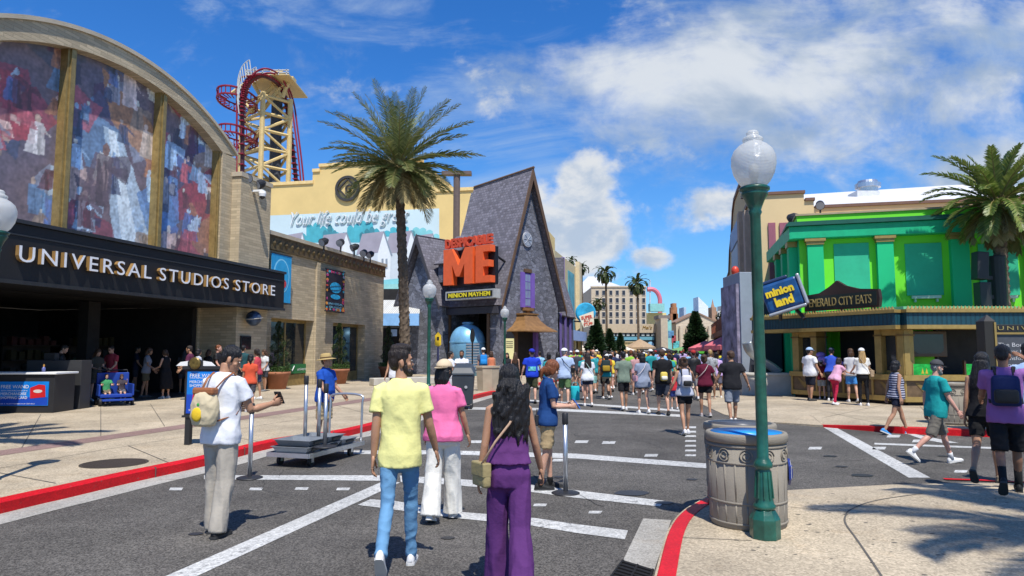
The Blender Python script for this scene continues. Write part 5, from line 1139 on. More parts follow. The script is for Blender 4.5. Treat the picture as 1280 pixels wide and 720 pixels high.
mb = MB(); K1.box(mb, -.2, L1 - .1, -1.7, -1.6, SW, 2.9); mb.build('interior_wall', mat('interior_dark', (.03, .03, .032), .7), t)
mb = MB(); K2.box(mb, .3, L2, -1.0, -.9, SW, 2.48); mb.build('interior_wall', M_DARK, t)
mb = MB(); K1.box(mb, k1(1030, -1.5), k1(1049, -1.5), -1.59, -1.52, 1.3, 2.45); mb.build('lime_wall_panel', LIME, t)
mb = MB(); K1.box(mb, k1(1018, -1.5), k1(1029, -1.5), -1.59, -1.52, 1.6, 2.45); mb.build('emerald_wall_panel', EMER, t)
u_, u2 = k2(1136), k2(1190); mb = MB(); K2.box(mb, u_, u2 + .1, -.89, -.8, 1.2, 2.4); mb.build('lime_wall_panel', LIME, t)
tv = T('framed_screen', 'dark bronze framed screen with curled corners hanging in the kiosk', 'screen', K2.p(k2(1160), -.5, 1.6)); a_, b_ = k2(1138, -.5), k2(1185, -.5); z1, z0 = K2.hit(1160, 414, -.5)[1], K2.hit(1160, 446, -.5)[1]
mb = MB(); K2.box(mb, a_, b_, -.6, -.5, z0, z1); mb.build('frame', mat('bronze_frame', (.09, .065, .045), .5, .3), tv, bevel=.02); mb = MB(); K2.poly(mb, [(a_ + (b_ - a_) * x, z0 + (z1 - z0) * y) for x, y in ((.1, .25), (.2, .12), (.8, .12), (.9, .25), (.9, .88), (.1, .88))], -.49, .008); mb.build('screen', M_GLASS, tv); mb = MB(); mb.limb([K2.p((a_ + b_) / 2, -.55, z1 - .003), K2.p((a_ + b_) / 2, -.55, 2.5)], .03, 6); mb.build('hanger', M_BLACK, tv)
for a_, b_ in ((1140, 1170), (1207, 1226)):
    tt = T('counter_screen', 'green patterned panel with gold motif %s' % ('standing at the left end of the frontal kiosk counter' if a_ == 1140 else 'on the counter right of the man in teal'), 'counter panel', K2.p(k2(a_), -.2, ZC), 'green panels on the kiosk counter')
    z1, z0 = K2.hit(1150, 455, -.2)[1], ZC; u_, u2 = k2(a_, -.2), k2(b_, -.2)
    mb = MB(); K2.box(mb, u_, u2, -.25, -.2, z0, z1); mb.build('panel', mat('panel_green', (.01, .36, .05), .5, var=.4, vs=14), tt)
    mb = MB(); c = (u_ + u2) / 2
    for s_ in (-1, 1): K2.poly(mb, [(c + s_ * .02, z0 + .04), (c + s_ * .1, z0 + .04), (c + s_ * .06, z0 + .2)], -.194, .005)
    mb.build('motif', mat('motif_gold', (.6, .45, .05), .5), tt); mb = MB(); K2.box(mb, u_ - .06, u_ - .003, -.26, -.18, z0, z1 + .1); mb.build('post', mat('post_brown', (.07, .035, .02), .5), tt)
# goods on and behind the angled counter
rk = random.Random(9)
for i in range(7):
    u_ = k1(1030) + i * .22; c = [(.35, .02, .12), (.5, .5, .5), (.05, .12, .3), (.3, .22, .05)][i % 4]
    tt = T('counter_goods', ['magenta box among the goods on the kiosk counter', 'white tray among the goods on the kiosk counter', 'navy blue box among the goods on the kiosk counter', 'ochre box among the goods on the kiosk counter', 'second magenta box further right on the kiosk counter', 'second white tray further right on the kiosk counter', 'second navy box at the right end of the kiosk goods'][i], 'box', K1.p(u_, -.35, ZC), 'goods on the kiosk counter')
    mb = MB(); K1.box(mb, u_ - .08, u_ + .08, -.45, -.25, ZC + .002, ZC + rk.uniform(.06, .2)); mb.build('carton', mat('goods_k%d' % (i % 4), c, .5), tt, bevel=.01)
tt = T('purple_plush', 'heap of lilac plush toys hanging beside the gold kiosk column', 'plush toy', K1.p(k1(1030), .1, 1.6)); mb = MB()
for i in range(9): mb.ball(K1.p(k1(1024) + .09 * i, -.08 + .05 * math.sin(i * 2.2), 1.5 + .10 * math.cos(i * 1.7) - .03 * i), (.16, .13, .10), 10, 7)
mb.build('plush', mat('plush_lilac', (.30, .20, .55), .9, var=.3, vs=8), tt, True)
mb = MB(); mb.limb([K1.p(k1(1030), -.1, 1.6), K1.p(k1(1030), -.1, 2.38)], .015, 5); mb.build('hanging_cord', M_BLACK, tt)
# name sign on the awning
t = T('restaurant_sign', 'dark bronze name board with gold lettering and peaked top on the kiosk awning', 'sign', K1.p(k1(1050), .1, zt))
a_, b_ = K1.hit(1005.5, 375, .1)[0], K1.hit(1098, 370, .1)[0]; z0, z1 = K1.hit(1098, 383.5, .1)[1], K1.hit(1098, 361, .1)[1]; w = b_ - a_; h = z1 - z0
mb = MB(); K1.poly(mb, [(a_, z0), (b_, z0), (b_ + .04, z0 + h * .5), (b_, z1), (b_ - w * .25, z1 + h * .12), (a_ + w * .58, z1 + h * .38), (a_ + w * .47, z1 + h * .72), (a_ + w * .36, z1 + h * .38), (a_ + w * .22, z1 + h * .06), (a_, z1 - h * .02)], .1, .12); mb.build('board', mat('board_bronze', (.05, .028, .022), .5, .2), t)
mb = MB(); K1.box(mb, a_ + .06, b_ - .06, .101, .115, z0 + .06, z1 - .06); mb.build('field', mat('board_field', (.012, .022, .018), .5), t)
text_mb('EMERALD CITY EATS', w * .84, h * .5, .02, FM(K1, a_ + w * .08, .116, z0 + h * .24)).build('lettering', mat('letter_old_gold', (.42, .32, .12), .4, .3), t)
mb = MB()
for f in (.1, .5, .9): K1.box(mb, a_ + w * f - .03, a_ + w * f + .03, -.1, .05, zt - .03, z0 - .003)
mb.build('feet', M_BLACK, t)
# blue tilted suitcase-shaped sign
p = at(978, 369, 23.6); t = T('land_sign', 'tilted blue case-shaped sign with yellow lowercase lettering above the kiosk awning', 'sign', p)
Ms = Matrix.Translation(p) @ Matrix.Rotation(math.atan2(K1.e.y, K1.e.x) * .35, 4, 'Z') @ Matrix.Rotation(R(-17), 4, 'Y') @ Matrix.Rotation(R(90), 4, 'X')
mb = MB(); mb.box((0, 0, 0), (1.22, .98, .42)); mb.xf(Ms); mb.build('case', mat('case_blue', (.008, .065, .20), .4, var=.3, vs=4), t, bevel=.09)
mb = MB(); mb.box((.66, 0, 0), (.12, 1.08, .5)); mb.xf(Ms); mb.build('rim', mat('case_grey', (.35, .38, .42), .4, .3), t, bevel=.05)
mb = MB(); mb.box((0, -.54, 0), (1.25, .1, .5)); mb.xf(Ms); mb.build('rim', mat('case_grey', (.35,) * 3), t, bevel=.04)
mb = MB(); mb.box((-.1, .56, -.05), (.9, .12, .3)); mb.xf(Ms); mb.build('handle', mat('case_navy', (.02, .04, .1), .4), t, bevel=.04)
YL = mat('land_yellow', (.78, .56, .02), .45)
text_mb('minion', .92, .27, .06, Ms @ Matrix.Translation((-.5, .02, .212)), bold=.05).build('lettering', YL, t); text_mb('land', .6, .32, .06, Ms @ Matrix.Translation((-.3, -.36, .212)), bold=.05).build('lettering', YL, t)
mb = MB(); mb.limb([p + V((0, .2, -.3)), V((p.x + .1, p.y + .5, zt - .1))], .06, 6); mb.limb([p + V((.4, .2, -.3)), V((p.x + .6, p.y - .3, zt - .1))], .06, 6); mb.build('struts', M_BLACK, t)
# grey gate tower, chute, planter wall
p = at(934, 438, 27.5); t = T('gate_tower', 'tall plain grey slab tower with a slanted dark facet left of the blue case sign', 'tower', (p.x, p.y, SW)); zt_2 = at(934, 340, 27.5).z
x0, x1 = xat(926, 27.5), xat(947, 27.5)
mb = MB(); mb.box(((x0 + x1) / 2, 28.6, (SW + zt_2) / 2), (x1 - x0, 2.2, zt_2 - SW)); mb.build('slab', mat('tower_grey', (.27, .31, .37), .6, var=.08), t, bevel=.02)
mb = MB(); mb.prism([V((x1, 27.45, zt_2 - .8)), V((x1 + .9, 27.45, zt_2 - 1.2)), V((x1 + .9, 27.45, SW)), V((x0 + .15, 27.45, SW))], (0, .04, 0)); mb.build('facet', mat('tower_dark', (.035, .04, .055), .6), t)
mb = MB(); mb.box((x0 - .07, 28.6, 2.3), (.12, 2.0, 4.2)); mb.build('mural_side', mat('tower_mural', (.25, .22, .3), .6, var=.8, vs=2), t)
mb = MB(); mb.ball(V(((x0 + .12), 28.4, zt_2 + .15)), (.16, .16, .2), 14, 9); mb.build('red_lamp', mat('red_dome', (.6, .06, .03), .35), t, True)
mb = MB(); q = at(968, 438, 28); mb.box((q.x + .3, 28.6, 1.4), (2.6, .3, 2.6)); o = mb.build('dark_backdrop', mat('backdrop_navy', (.016, .017, .022), .7), t)
t = T('metal_chute', 'curved steel slide chute coming down in front of the dark backdrop', 'slide', at(955, 465, 26.6)); pts = smooth_line([at(936, 427, 26.4), at(940, 437, 26.4), at(950, 446, 26.4), at(962, 453, 26.4), at(974, 462, 26.4)], 5)
mb = MB(); rings = []
for i, q in enumerate(pts):
    tt_ = (pts[min(i + 1, len(pts) - 1)] - pts[max(i - 1, 0)]).normalized(); up_ = V((0, -1, 0)).cross(tt_).normalized(); up_ = up_ if up_.z > 0 else -up_
    rings.append([q + V((0, .35 * math.cos(a), 0)) + up_ * (-.25 * math.sin(a)) for a in [math.pi * k / 8 for k in range(9)]] + [q + V((0, .31 * math.cos(a), 0)) + up_ * (-.21 * math.sin(a)) for a in [math.pi * k / 8 for k in range(8, -1, -1)]])
mb.loft(rings); mb.build('trough', mat('chute_steel', (.42, .46, .48), .35, .6), t, True)
mb = MB(); q = at(974, 466, 26.4); mb.limb([V((q.x - .2, q.y, SW)), V((q.x - .2, q.y, q.z))], .05, 6); mb.limb([V((q.x - 1, q.y, SW)), V((q.x - 1, q.y, q.z + .3))], .05, 6); mb.build('legs', M_BLACK, t)
t = T('planter_wall', 'low smooth concrete planter wall between the gate tower and the kiosk', 'low wall', at(957, 485, 25.6)); a_, b_ = xat(922, 26), xat(990, 25.4)
mb = MB(); mb.box(((a_ + b_) / 2, 26, .48), (b_ - a_, .8, .72), R(-4)); mb.build('wall', mat('planter_conc', (.47, .44, .38), .85, bump=.2), t, bevel=.02); mb = MB(); mb.box(((a_ + b_) / 2, 26, .88), (b_ - a_ + .1, .9, .09), R(-4)); mb.build('cap', mat('planter_cap', (.5, .47, .41), .85), t, bevel=.015)
# balcony restaurant and pink umbrellas further down on the right
Bc = Fr((2.8, 0), (-sv.x, -sv.y)); t = T('balcony_block', 'red brown railed balcony over dark posts jutting from the right side of the street', 'balcony', Bc.p(-46, -1, 0)); u0, u1 = -Uy(62), -Uy(33.5)
mb = MB(); Bc.box(mb, u0, u1, -6, 0, 2.75, 3.05); mb.build('deck', mat('deck_red', (.30, .09, .04), .7, var=.2), t)
mb = MB(); Bc.box(mb, u0, u1, -.08, -.02, 3.9, 4.0); Bc.box(mb, u0, u1, -.08, -.02, 3.06, 3.14)
for i in range(70): u_ = u0 + (u1 - u0) * (i + .5) / 70; Bc.box(mb, u_ - .09, u_ + .09, -.07, -.03, 3.141, 3.899)
mb.build('railing', mat('railing_red_brown', (.28, .085, .04), .7, var=.25), t)
for i in range(8): mb = MB(); u_ = u0 + (u1 - u0) * (i + .5) / 8; Bc.box(mb, u_ - .12, u_ + .12, -.4, -.16, SW, 2.748); mb.build('post', mat('post_dark', (.05, .03, .025), .6), t)
mb = MB(); Bc.box(mb, u0, u1, -6.2, -6, 0, 7); mb.build('rear_wall', mat('rear_brown', (.10, .06, .045), .8), t)
def leafball(mb, c, r, n, size, rr, squash=1.0, fn=None):
    for _ in range(n):
        d = V((rr.gauss(0, 1), rr.gauss(0, 1), rr.gauss(0, 1))).normalized() * (rr.random() ** .4)
        p = V(c) + V((d.x * r[0], d.y * r[1], d.z * r[2])); s = size * rr.uniform(.6, 1.3)
        nn = (d + V((rr.uniform(-.8, .8), rr.uniform(-.8, .8), rr.uniform(-.3, 1.0)))).normalized(); a = nn.orthogonal().normalized(); a.rotate(Matrix.Rotation(rr.uniform(0, 6.28), 3, nn)); b = nn.cross(a)
        mb.add([p - a * s, p - b * s * .5, p + a * s, p + b * s * .5], [(0, 1, 2, 3)])
DKLEAF = leafmat('dark_leaf', (.012, .035, .010), (.035, .085, .02)); CONLEAF = leafmat('conifer_needles', (.012, .036, .014), (.035, .075, .022)); HEDGE = leafmat('hedge_leaf', (.03, .08, .012), (.09, .17, .03))
rr = random.Random(3)
for i in range(5):
    u_ = u0 + (u1 - u0) * (.30 + .15 * i); q = Bc.p(u_, -.5, 3.06); tt = T('balcony_shrub', ['dark shrub at the far end of the balcony railing', 'dark shrub second from the far end of the balcony railing', 'dark shrub in the middle of the balcony railing', 'dark shrub second from the near end of the balcony railing', 'dark shrub at the near end of the balcony railing'][i], 'shrub', q, 'shrubs on the balcony')
    mb = MB(); leafball(mb, q + V((0, 0, 1.1)), (.5, .7, .6), 260, .11, rr); mb.build('foliage', DKLEAF, tt, fix=False); mb = MB(); mb.lathe([(.2, .003), (.28, .5)], q, 10); mb.build('pot', M_BLACK, tt)
def parasol(px, py, Y, r, c, label, hgt=.5):
    p = at(px, py, Y); t = T('parasol', label, 'parasol', (p.x, p.y, 0), 'parasols along the street'); mb = MB()
    rings = []
    for f, k in ((0, 0), (.02, 0), (1, hgt)): pass
    n = 8; top = V((p.x, p.y, p.z + hgt)); rim = [V((p.x + r * math.cos(2 * math.pi * i / n), p.y + r * math.sin(2 * math.pi * i / n), p.z)) for i in range(n)]; low = [q - V((0, 0, .22)) for q in rim]
    for i in range(n): mb.add([rim[i], rim[(i + 1) % n], top], [(0, 1, 2)]); mb.add([rim[i], rim[(i + 1) % n], low[(i + 1) % n], low[i]], [(0, 1, 2, 3)])
    mb.build('canopy', mat('parasol_%.2f_%.2f' % (c[0], c[1]), c, .7), t); mb = MB(); mb.limb([(p.x, p.y, 0), top], .04, 6); mb.build('pole', M_BLACK, t)
PINK = (.62, .15, .17)
for i, (px, py, Y, r) in enumerate(((882, 435, 48, 1.2), (892, 434, 44, 1.1), (902, 432, 40, 1.0), (911, 432, 37, .9))):
    parasol(px, py, Y, r, PINK, ['pink parasol farthest down the street under the balcony', 'pink parasol second from the far end under the balcony', 'pink parasol third from the far end under the balcony', 'pink parasol nearest to the grey tower under the balcony'][i])
for i, (px, py, Y) in enumerate(((722, 437, 70), (742, 437, 74), (762, 438, 78), (778, 438, 82))):
    parasol(px, py, Y, 1.6, (.62, .55, .45), ['cream parasol nearest to the blue awning shop', 'cream parasol below the tallest of the left conifers', 'cream parasol below the middle left conifer', 'cream parasol right of the smallest left conifer'][i], .6)
parasol(800, 434, 84, 1.9, (.36, .25, .15), 'brown tent-like parasol in front of the curved storefront', 1.0); parasol(858, 439, 62, 2.0, (.16, .34, .12), 'sage green parasol below the large right conifer', .5); parasol(877, 438, 52, .55, (.12, .55, .05), 'small bright lime parasol right of the large conifer', .35); parasol(828, 438, 60, 1.0, (.03, .03, .035), 'small black parasol in the middle of the crowd', .3)
t = T('ticket_hut', 'small pale yellow ticket hut between the conifers and the brown parasol', 'hut', at(787, 438, 88).to_2d().to_3d()); q = at(787, 428, 88); mb = MB(); mb.box((q.x, q.y, q.z / 2), (1.3, 1.3, q.z)); mb.build('wall', mat('hut_yellow', (.7, .58, .28), .8), t); mb = MB(); mb.box((q.x, q.y, q.z + .06), (1.6, 1.6, .1)); mb.build('roof', mat('hut_roof', (.6, .5, .3), .8), t)
# menu board and bins on the right pavement
MF = Fr((xat(1228, 14), 14), (1, -.05)); t = T('menu_board', 'dark framed attraction board with white lettering on a stepped pedestal at the right edge', 'notice board', MF.p(.8, 0, SW)); zt_, zb_ = MF.hit(1240, 408)[1], MF.hit(1240, 466)[1]
mb = MB(); MF.box(mb, .22, 2.1, -.12, 0, zb_ + .003, zt_ - .11); mb.build('board', mat('board_grey', (.075, .08, .09), .5, var=.25, vs=2), t)
mb = MB(); MF.box(mb, -.02, .2, -.2, .08, zb_ + .003, zt_ + .1); MF.box(mb, 2.103, 2.3, -.2, .08, zb_ + .003, zt_ + .1); mb.build('pillar', mat('board_iron', (.03, .027, .022), .5), t, bevel=.01)
mb = MB(); MF.box(mb, .16, .20, .083, .1, zb_ + .01, zt_ + .08); MF.box(mb, .203, 2.1, .004, .03, zt_ - .16, zt_ - .12); mb.build('gold_edge', GOLD, t)
mb = MB(); mb.add([MF.p(-.02, .08, zt_ + .103), MF.p(.2, .08, zt_ + .103), MF.p(.2, -.2, zt_ + .103), MF.p(-.02, -.2, zt_ + .103), MF.p(.12, -.05, zt_ + .24)], [(0, 1, 4), (1, 2, 4), (2, 3, 4), (3, 0, 4), (0, 3, 2, 1)]); mb.build('finial', mat('board_iron', (.03,) * 3), t)
mb = MB(); MF.box(mb, .203, 2.1, -.1, .02, zt_ - .107, zt_ + .03); mb.build('header', M_BLACK, t); text_mb("UNIVERSAL", 1.3, .08, .01, FM(MF, .27, .022, zt_ - .075), space=1.4).build('header_lettering', mat('letter_old_gold', (.42,) * 3), t)
WL = mat('board_letter', (.55, .55, .55), .6); lines = (('Parades', .82, .09, .30), ('The Bourne Stuntacular', .27, .09, .56), ('Horror Make-Up Show', .28, .08, .80), ('Transformers 3D', .29, .08, 1.04), ('Closed', .31, .08, 1.28))
for s_, u_, h_, dz in lines: text_mb(s_, len(s_) * .062, h_ * .9, .003, FM(MF, u_, .002, zt_ - .1 - dz * .55)).build('line_lettering', WL, t)
mb = MB(); MF.box(mb, -.1, 2.4, -.35, .25, zb_ - .14, zb_); MF.box(mb, .5, 2.3, -.3, .1, SW, zb_ - .143); mb.build('pedestal', mat('board_iron', (.03,) * 3), t, bevel=.01)
# ------------------------------------------------------------------ bins
BINC = mat('bin_taupe', (.25, .222, .178), .8, var=.08, vs=3, bump=.35, bs=90)
def bin_(c, label, r=.365, h=.84, liner=(.02, .28, .72), grp='round ribbed litter bins', plain=False, rot=0.0):
    c = V(c); t = T('litter_bin', label, 'litter bin', c, grp); mb = MB()
    mb.lathe([(r * .93, .0), (r * .95, .03), (r * .962, .2), (r * .98, h - .08)], c, 48); mb.build('body', BINC, t, True)
    mb = MB(); mb.lathe([(r * .99, h - .075), (r * 1.03, h - .06), (r * 1.03, h - .005), (r * 1.0, h + .012), (r * .9, h + .012), (r * .88, h - .05)], c, 48); mb.build('rim', BINC, t, True)
    mb = MB(); mb.lathe([(r * .895, h + .0125), (r * .87, h + .002), (r * .84, h - .12), (.0, h - .13)], c, 40); mb.build('liner', mat('liner_%.2f_%.2f' % (liner[0], liner[2]), liner, .4), t, True)
    mb = MB(); mb.lathe([(r * .84, -.012), (r * .86, .002), (r * .85, .012)], c, 40); mb.build('foot_ring', M_BLACK, t)
    mb = MB(); n = 22
    for i in range(n):
        a = rot + 2 * math.pi * i / n
        for z0, z1 in ((.06, .22), (.25, h - .26)):
            ra = r * (.93 + .05 * ((z0 + z1) / 2) / h) ; tilt = (r * .05) / h
            p0 = c + V((math.cos(a) * r * (.94 + .04 * z0 / h), math.sin(a) * r * (.94 + .04 * z0 / h), z0)); p1 = c + V((math.cos(a) * r * (.945 + .042 * z1 / h), math.sin(a) * r * (.945 + .042 * z1 / h), z1))
            mb.limb([p0, p1], [(.005, .010)] * 2, 6, ref=(math.cos(a), math.sin(a), 0))
    for z_ in (.235, h - .25, h - .1, .05): mb.lathe([(r * (.94 + .04 * z_ / h), z_ - .012), (r * (.97 + .03 * z_ / h), z_ - .008), (r * (.97 + .03 * z_ / h), z_ + .008), (r * (.94 + .04 * z_ / h), z_ + .012)], c, 48)
    mb.build('ribs', BINC, t, True)
    mb = MB(); m = 11
    for i in range(m):
        a = rot + 2 * math.pi * (i + .5) / m; nn = V((math.cos(a), math.sin(a), 0)); tg = V((-nn.y, nn.x, 0)); zc = h - .175; cc = c + nn * r * .985 + V((0, 0, zc))
        for R_ in (.055, .028): mb.limb([cc + tg * (R_ * math.cos(q)) + V((0, 0, R_ * math.sin(q))) for q in [k * 2 * math.pi / 14 for k in range(15)]], .0045, 5)
    mb.build('rosettes', BINC, t, True); return t
bq = at(934, 600, 6.74); bq2 = at(926, 590, 7.55)
fb = bin_((bq.x, 6.74, .13), 'taupe ribbed concrete litter bin with bright blue liner right behind the near green lamp post', rot=.1)
mb = MB(); cc = V((bq.x + .372 * math.cos(-.25), 6.74 + .372 * math.sin(-.25), .62)); nn = V((math.cos(-.25), math.sin(-.25), 0)); tg = V((-nn.y, nn.x, 0))
mb.prism([cc + tg * (.10 * math.cos(q + .52)) + V((0, 0, .12 * math.sin(q + .52))) + nn * .012 for q in [k * math.pi / 3 for k in range(6)]], -nn * .02); p = mb.build('sticker', mat('sticker_blue', (.01, .03, .2), .4), fb)
mb = MB(); mb.prism([cc + tg * (.085 * math.cos(q + .52)) + V((0, 0, .103 * math.sin(q + .52))) + nn * .016 for q in [k * math.pi / 3 for k in range(6)]], -nn * .003); mb.build('sticker_field', M_WHITE, p)
mb = MB()
for k in range(3):
    q = k * 2.094 + .5; mb.limb([cc + nn * .02 + tg * (.05 * math.cos(q)) + V((0, 0, .06 * math.sin(q))), cc + nn * .02 + tg * (.05 * math.cos(q + 1.5)) + V((0, 0, .06 * math.sin(q + 1.5)))], .012, 5)
mb.build('sticker_arrows', mat('sticker_blue', (.01,) * 3), p)
bin_((bq2.x, 7.55, .13), 'taupe ribbed litter bin with dark grey liner hidden behind the blue-lined bin', liner=(.09, .095, .11), rot=.2)
bin_((xat(1183, 15.6), 15.6, .13), 'taupe litter bin on the right pavement directly behind the man in teal', liner=(.3, .28, .25), r=.37, h=.9); bin_((xat(1219, 15.6), 15.6, .13), 'taupe litter bin with grey-blue lid right of the man in teal', liner=(.12, .16, .22), r=.31, h=.88)
t = T('concrete_planter', 'large round tan concrete planter tub on the kerb corner below the blue pod', 'planter', (xat(610, 28.5), 28.5, 0)); c = V((xat(610, 28.5), 28.5, .1))
mb = MB(); mb.lathe([(.44, 0), (.50, .95), (.46, .95), (.45, .85), (0, .85)], c, 8, rot=.39); mb.build('tub', mat('tub_tan', (.42, .35, .25), .85, bump=.3), t); mb = MB(); mb.lathe([(.505, .95), (.53, .955), (.53, 1.02), (.45, 1.02)], c, 8, rot=.39); mb.build('rim', mat('tub_tan', (.42,) * 3), t)
# ------------------------------------------------------------------ lamps
def lampglass():
    m = bpy.data.materials.new('lamp_globe_acrylic'); m.use_nodes = True; nt = m.node_tree; N, L = nt.nodes.new, nt.links.new
    b = nt.nodes['Principled BSDF']; b.inputs['Base Color'].default_value = (.80, .81, .80, 1); b.inputs['Roughness'].default_value = .18; b.inputs['Specular IOR Level'].default_value = .6
    tr = N('ShaderNodeBsdfTransparent'); tr.inputs[0].default_value = (.93, .95, .95, 1); tl = N('ShaderNodeBsdfTranslucent'); tl.inputs[0].default_value = (.8, .82, .82, 1)
    w = N('ShaderNodeTexWave'); w.inputs['Scale'].default_value = 26; w.bands_direction = 'Z'; geo = N('ShaderNodeTexCoord'); L(geo.outputs['Object'], w.inputs[0])
    nz = N('ShaderNodeTexNoise'); nz.inputs['Scale'].default_value = 14; L(geo.outputs['Object'], nz.inputs[0])
    bp = N('ShaderNodeBump'); bp.inputs['Strength'].default_value = .35; bp.inputs['Distance'].default_value = .01; L(w.outputs[1], bp.inputs['Height']); L(bp.outputs[0], b.inputs['Normal'])
    m1 = N('ShaderNodeMixShader'); m1.inputs[0].default_value = .5; L(b.outputs[0], m1.inputs[1]); L(tl.outputs[0], m1.inputs[2])
    lw = N('ShaderNodeLayerWeight'); lw.inputs[0].default_value = .35; mr = N('ShaderNodeMapRange'); L(lw.outputs['Facing'], mr.inputs[0]); mr.inputs[3].default_value = .30; mr.inputs[4].default_value = .03
    m2 = N('ShaderNodeMixShader'); L(mr.outputs[0], m2.inputs[0]); L(m1.outputs[0], m2.inputs[1]); L(tr.outputs[0], m2.inputs[2]); L(m2.outputs[0], nt.nodes['Material Output'].inputs[0]); return m
M_GLOBE = lampglass()
def lamp(c, label):
    c = V(c); t = T('street_lamp', label, 'street lamp', c, 'green acorn street lamps'); m = M_LGREEN
    mb = MB(); mb.lathe([(.125, 0), (.125, .16), (.105, .2), (.085, .235), (.0, .235)], c, 8, rot=.39); mb.build('base', m, t, bevel=.006)
    mb = MB(); mb.lathe([(.085, .236), (.092, .25), (.092, .27), (.078, .285), (.074, .32), (.058, .56), (.054, .57), (.076, .58), (.078, .605), (.072, .62), (.06, .64), (.048, .66), (.048, 1.0), (.045, 2.73), (.058, 2.76), (.05, 2.78), (.065, 2.82), (.085, 2.87), (.11, 2.91), (.115, 2.925), (.105, 2.94), (.128, 2.955), (.13, 2.975), (.105, 2.99), (0, 2.99)], c, 20); mb.build('post', m, t, True)
    mb = MB()
    for i in range(10): a = i * math.pi / 5; mb.limb([c + V((math.cos(a) * .078, math.sin(a) * .078, .33)), c + V((math.cos(a) * .061, math.sin(a) * .061, .55))], .008, 5)
    mb.build('fluting', m, t)
    prof = [(.10, 2.991), (.135, 3.03), (.172, 3.10), (.19, 3.18), (.188, 3.25), (.165, 3.31), (.12, 3.355), (.085, 3.375), (.08, 3.39), (.088, 3.40), (.085, 3.42), (.06, 3.435), (.05, 3.45), (.056, 3.465), (.04, 3.485), (.012, 3.495)]
    mb = MB(); n = 32; k = lambda p: [c + V((p[0] * math.cos(2 * math.pi * i / n), p[0] * math.sin(2 * math.pi * i / n), p[1])) for i in range(n)]
    mb.loft([k(p) for p in prof], cap=False); mb.build('globe', M_GLOBE, t, True)
    mb = MB(); mb.lathe([(.03, 2.991), (.03, 3.06), (.042, 3.07), (.042, 3.17), (.0, 3.2)], c, 12); mb.build('lamp_socket', mat('socket_white', (.7, .7, .68), .5), t, True); return t
LP0 = gnd(962, 676, .13)
l0 = lamp((LP0.x, LP0.y + .1, .13), 'dark green acorn street lamp in the right foreground, standing before the blue-lined bin'); l0.scale = (1.038,) * 3
def lamp_at(px, Y, label, z=SW):
    l = dup(l0, loc=(xat(px, Y), Y, z), label=label); return l
lamp_at(536.5, 19.8, 'green acorn street lamp beside the palm trunk in front of the shingled house'); lamp_at(631, 31, 'green acorn street lamp between the blue pod and the copper hooded door', 0.1); lamp_at(-11, 8.6, 'green acorn street lamp at the left edge before the arched mural')
# ------------------------------------------------------------------ palms
def palm(c, top, label, nf=70, L=3.4, tr=(.30, .27), seed=1, leaf=None, droop=1.0, boots=True, name='date_palm', lean=None, leaflets=46, lw=.034, grp=None):
    rr = random.Random(seed); c = V(c); top = V(top); t = T(name, label, 'palm tree', c, grp); mb = MB(); rings = []; N_ = 90; n = 20; H = (top - c).length
    for j in range(N_ + 1):
        f = j / N_; q = c.lerp(top, f) + V((.06 * math.sin(f * 3), 0, 0)); r = tr[0] + (tr[1] - tr[0]) * f; r *= 1.25 - .25 * min(f * 10, 1); r *= 1 + .25 * max(0, (f - .9) * 10)
        ring = []
        for i in range(n):
            a = 2 * math.pi * i / n; ph = f * H * 5.2
            b = (math.sin(5 * a + ph * math.pi) * .5 + .5) * (math.sin(5 * a - ph * math.pi) * .5 + .5) if boots else .5
            ring.append(q + V((math.cos(a), math.sin(a), 0)) * r * (.86 + .26 * b))
        rings.append(ring)
    mb.loft(rings); mb.build('trunk', mat('palm_trunk', (.115, .085, .058), .9, var=.5, vs=5, bump=.6, bs=30), t)
    crown = MB(); old = MB(); stem = MB()
    for k in range(nf):
        f = (k + .5) / nf; az = k * 2.39996 + rr.uniform(-.2, .2); el = R(86 - 128 * f ** .95 + rr.uniform(-7, 7)); l = L * rr.uniform(.85, 1.08) * (.72 + .4 * math.sin(math.pi * min(1, f * 1.25 + .12)))
        hd = V((math.cos(az), math.sin(az), 0)); p = top + V((0, 0, .15 + .35 * (1 - f))) + hd * .12; pts = [p.copy()]; e = el; m = 14
        for s in range(m):
            e -= R(4.2 + 3.0 * s / m) * droop * (.6 + .8 * math.cos(el)) * (1 if e > R(-78) else .1); p = p + (hd * math.cos(e) + V((0, 0, math.sin(e)))) * (l / m); pts.append(p.copy())
        stem.limb(pts, [.035 - .03 * i / m for i in range(m + 1)], 5)
        side = V((-hd.y, hd.x, 0)); tgt = old if f > .84 else crown
        for i in range(leaflets):
            g_ = .12 + .88 * i / leaflets; x = g_ * m; i0 = min(int(x), m - 1); q = pts[i0].lerp(pts[i0 + 1], x - i0); tg = (pts[i0 + 1] - pts[i0]).normalized(); up = side.cross(tg).normalized(); up = up if up.z > -.2 else -up
            ll = L * .155 * (math.sin(math.pi * (.12 + .86 * g_)) ** .6) * rr.uniform(.8, 1.15) + .06
            for s_ in (-1, 1):
                d = (tg * .80 + side * s_ * .72 + up * rr.uniform(.1, .45)).normalized(); w = up.cross(d).normalized() * lw * (1.15 - .4 * g_)
                a = q; mid = q + d * ll * .55 - V((0, 0, ll * .05)); b = q + d * ll - V((0, 0, ll * .22))
                tgt.add([a - w * .6, a + w * .6, mid + w, b, mid - w], [(0, 1, 2, 3, 4)])
    crown.build('crown', leaf or leafmat('palm_leaf', (.095, .135, .035), (.28, .29, .10), .4), t, fix=False)
    if old.v: old.build('old_fronds', leafmat('palm_leaf_old', (.16, .13, .045), (.26, .21, .09), .6), t, fix=False)
    stem.build('frond_stems', mat('frond_stem', (.20, .17, .06), .6), t); return t
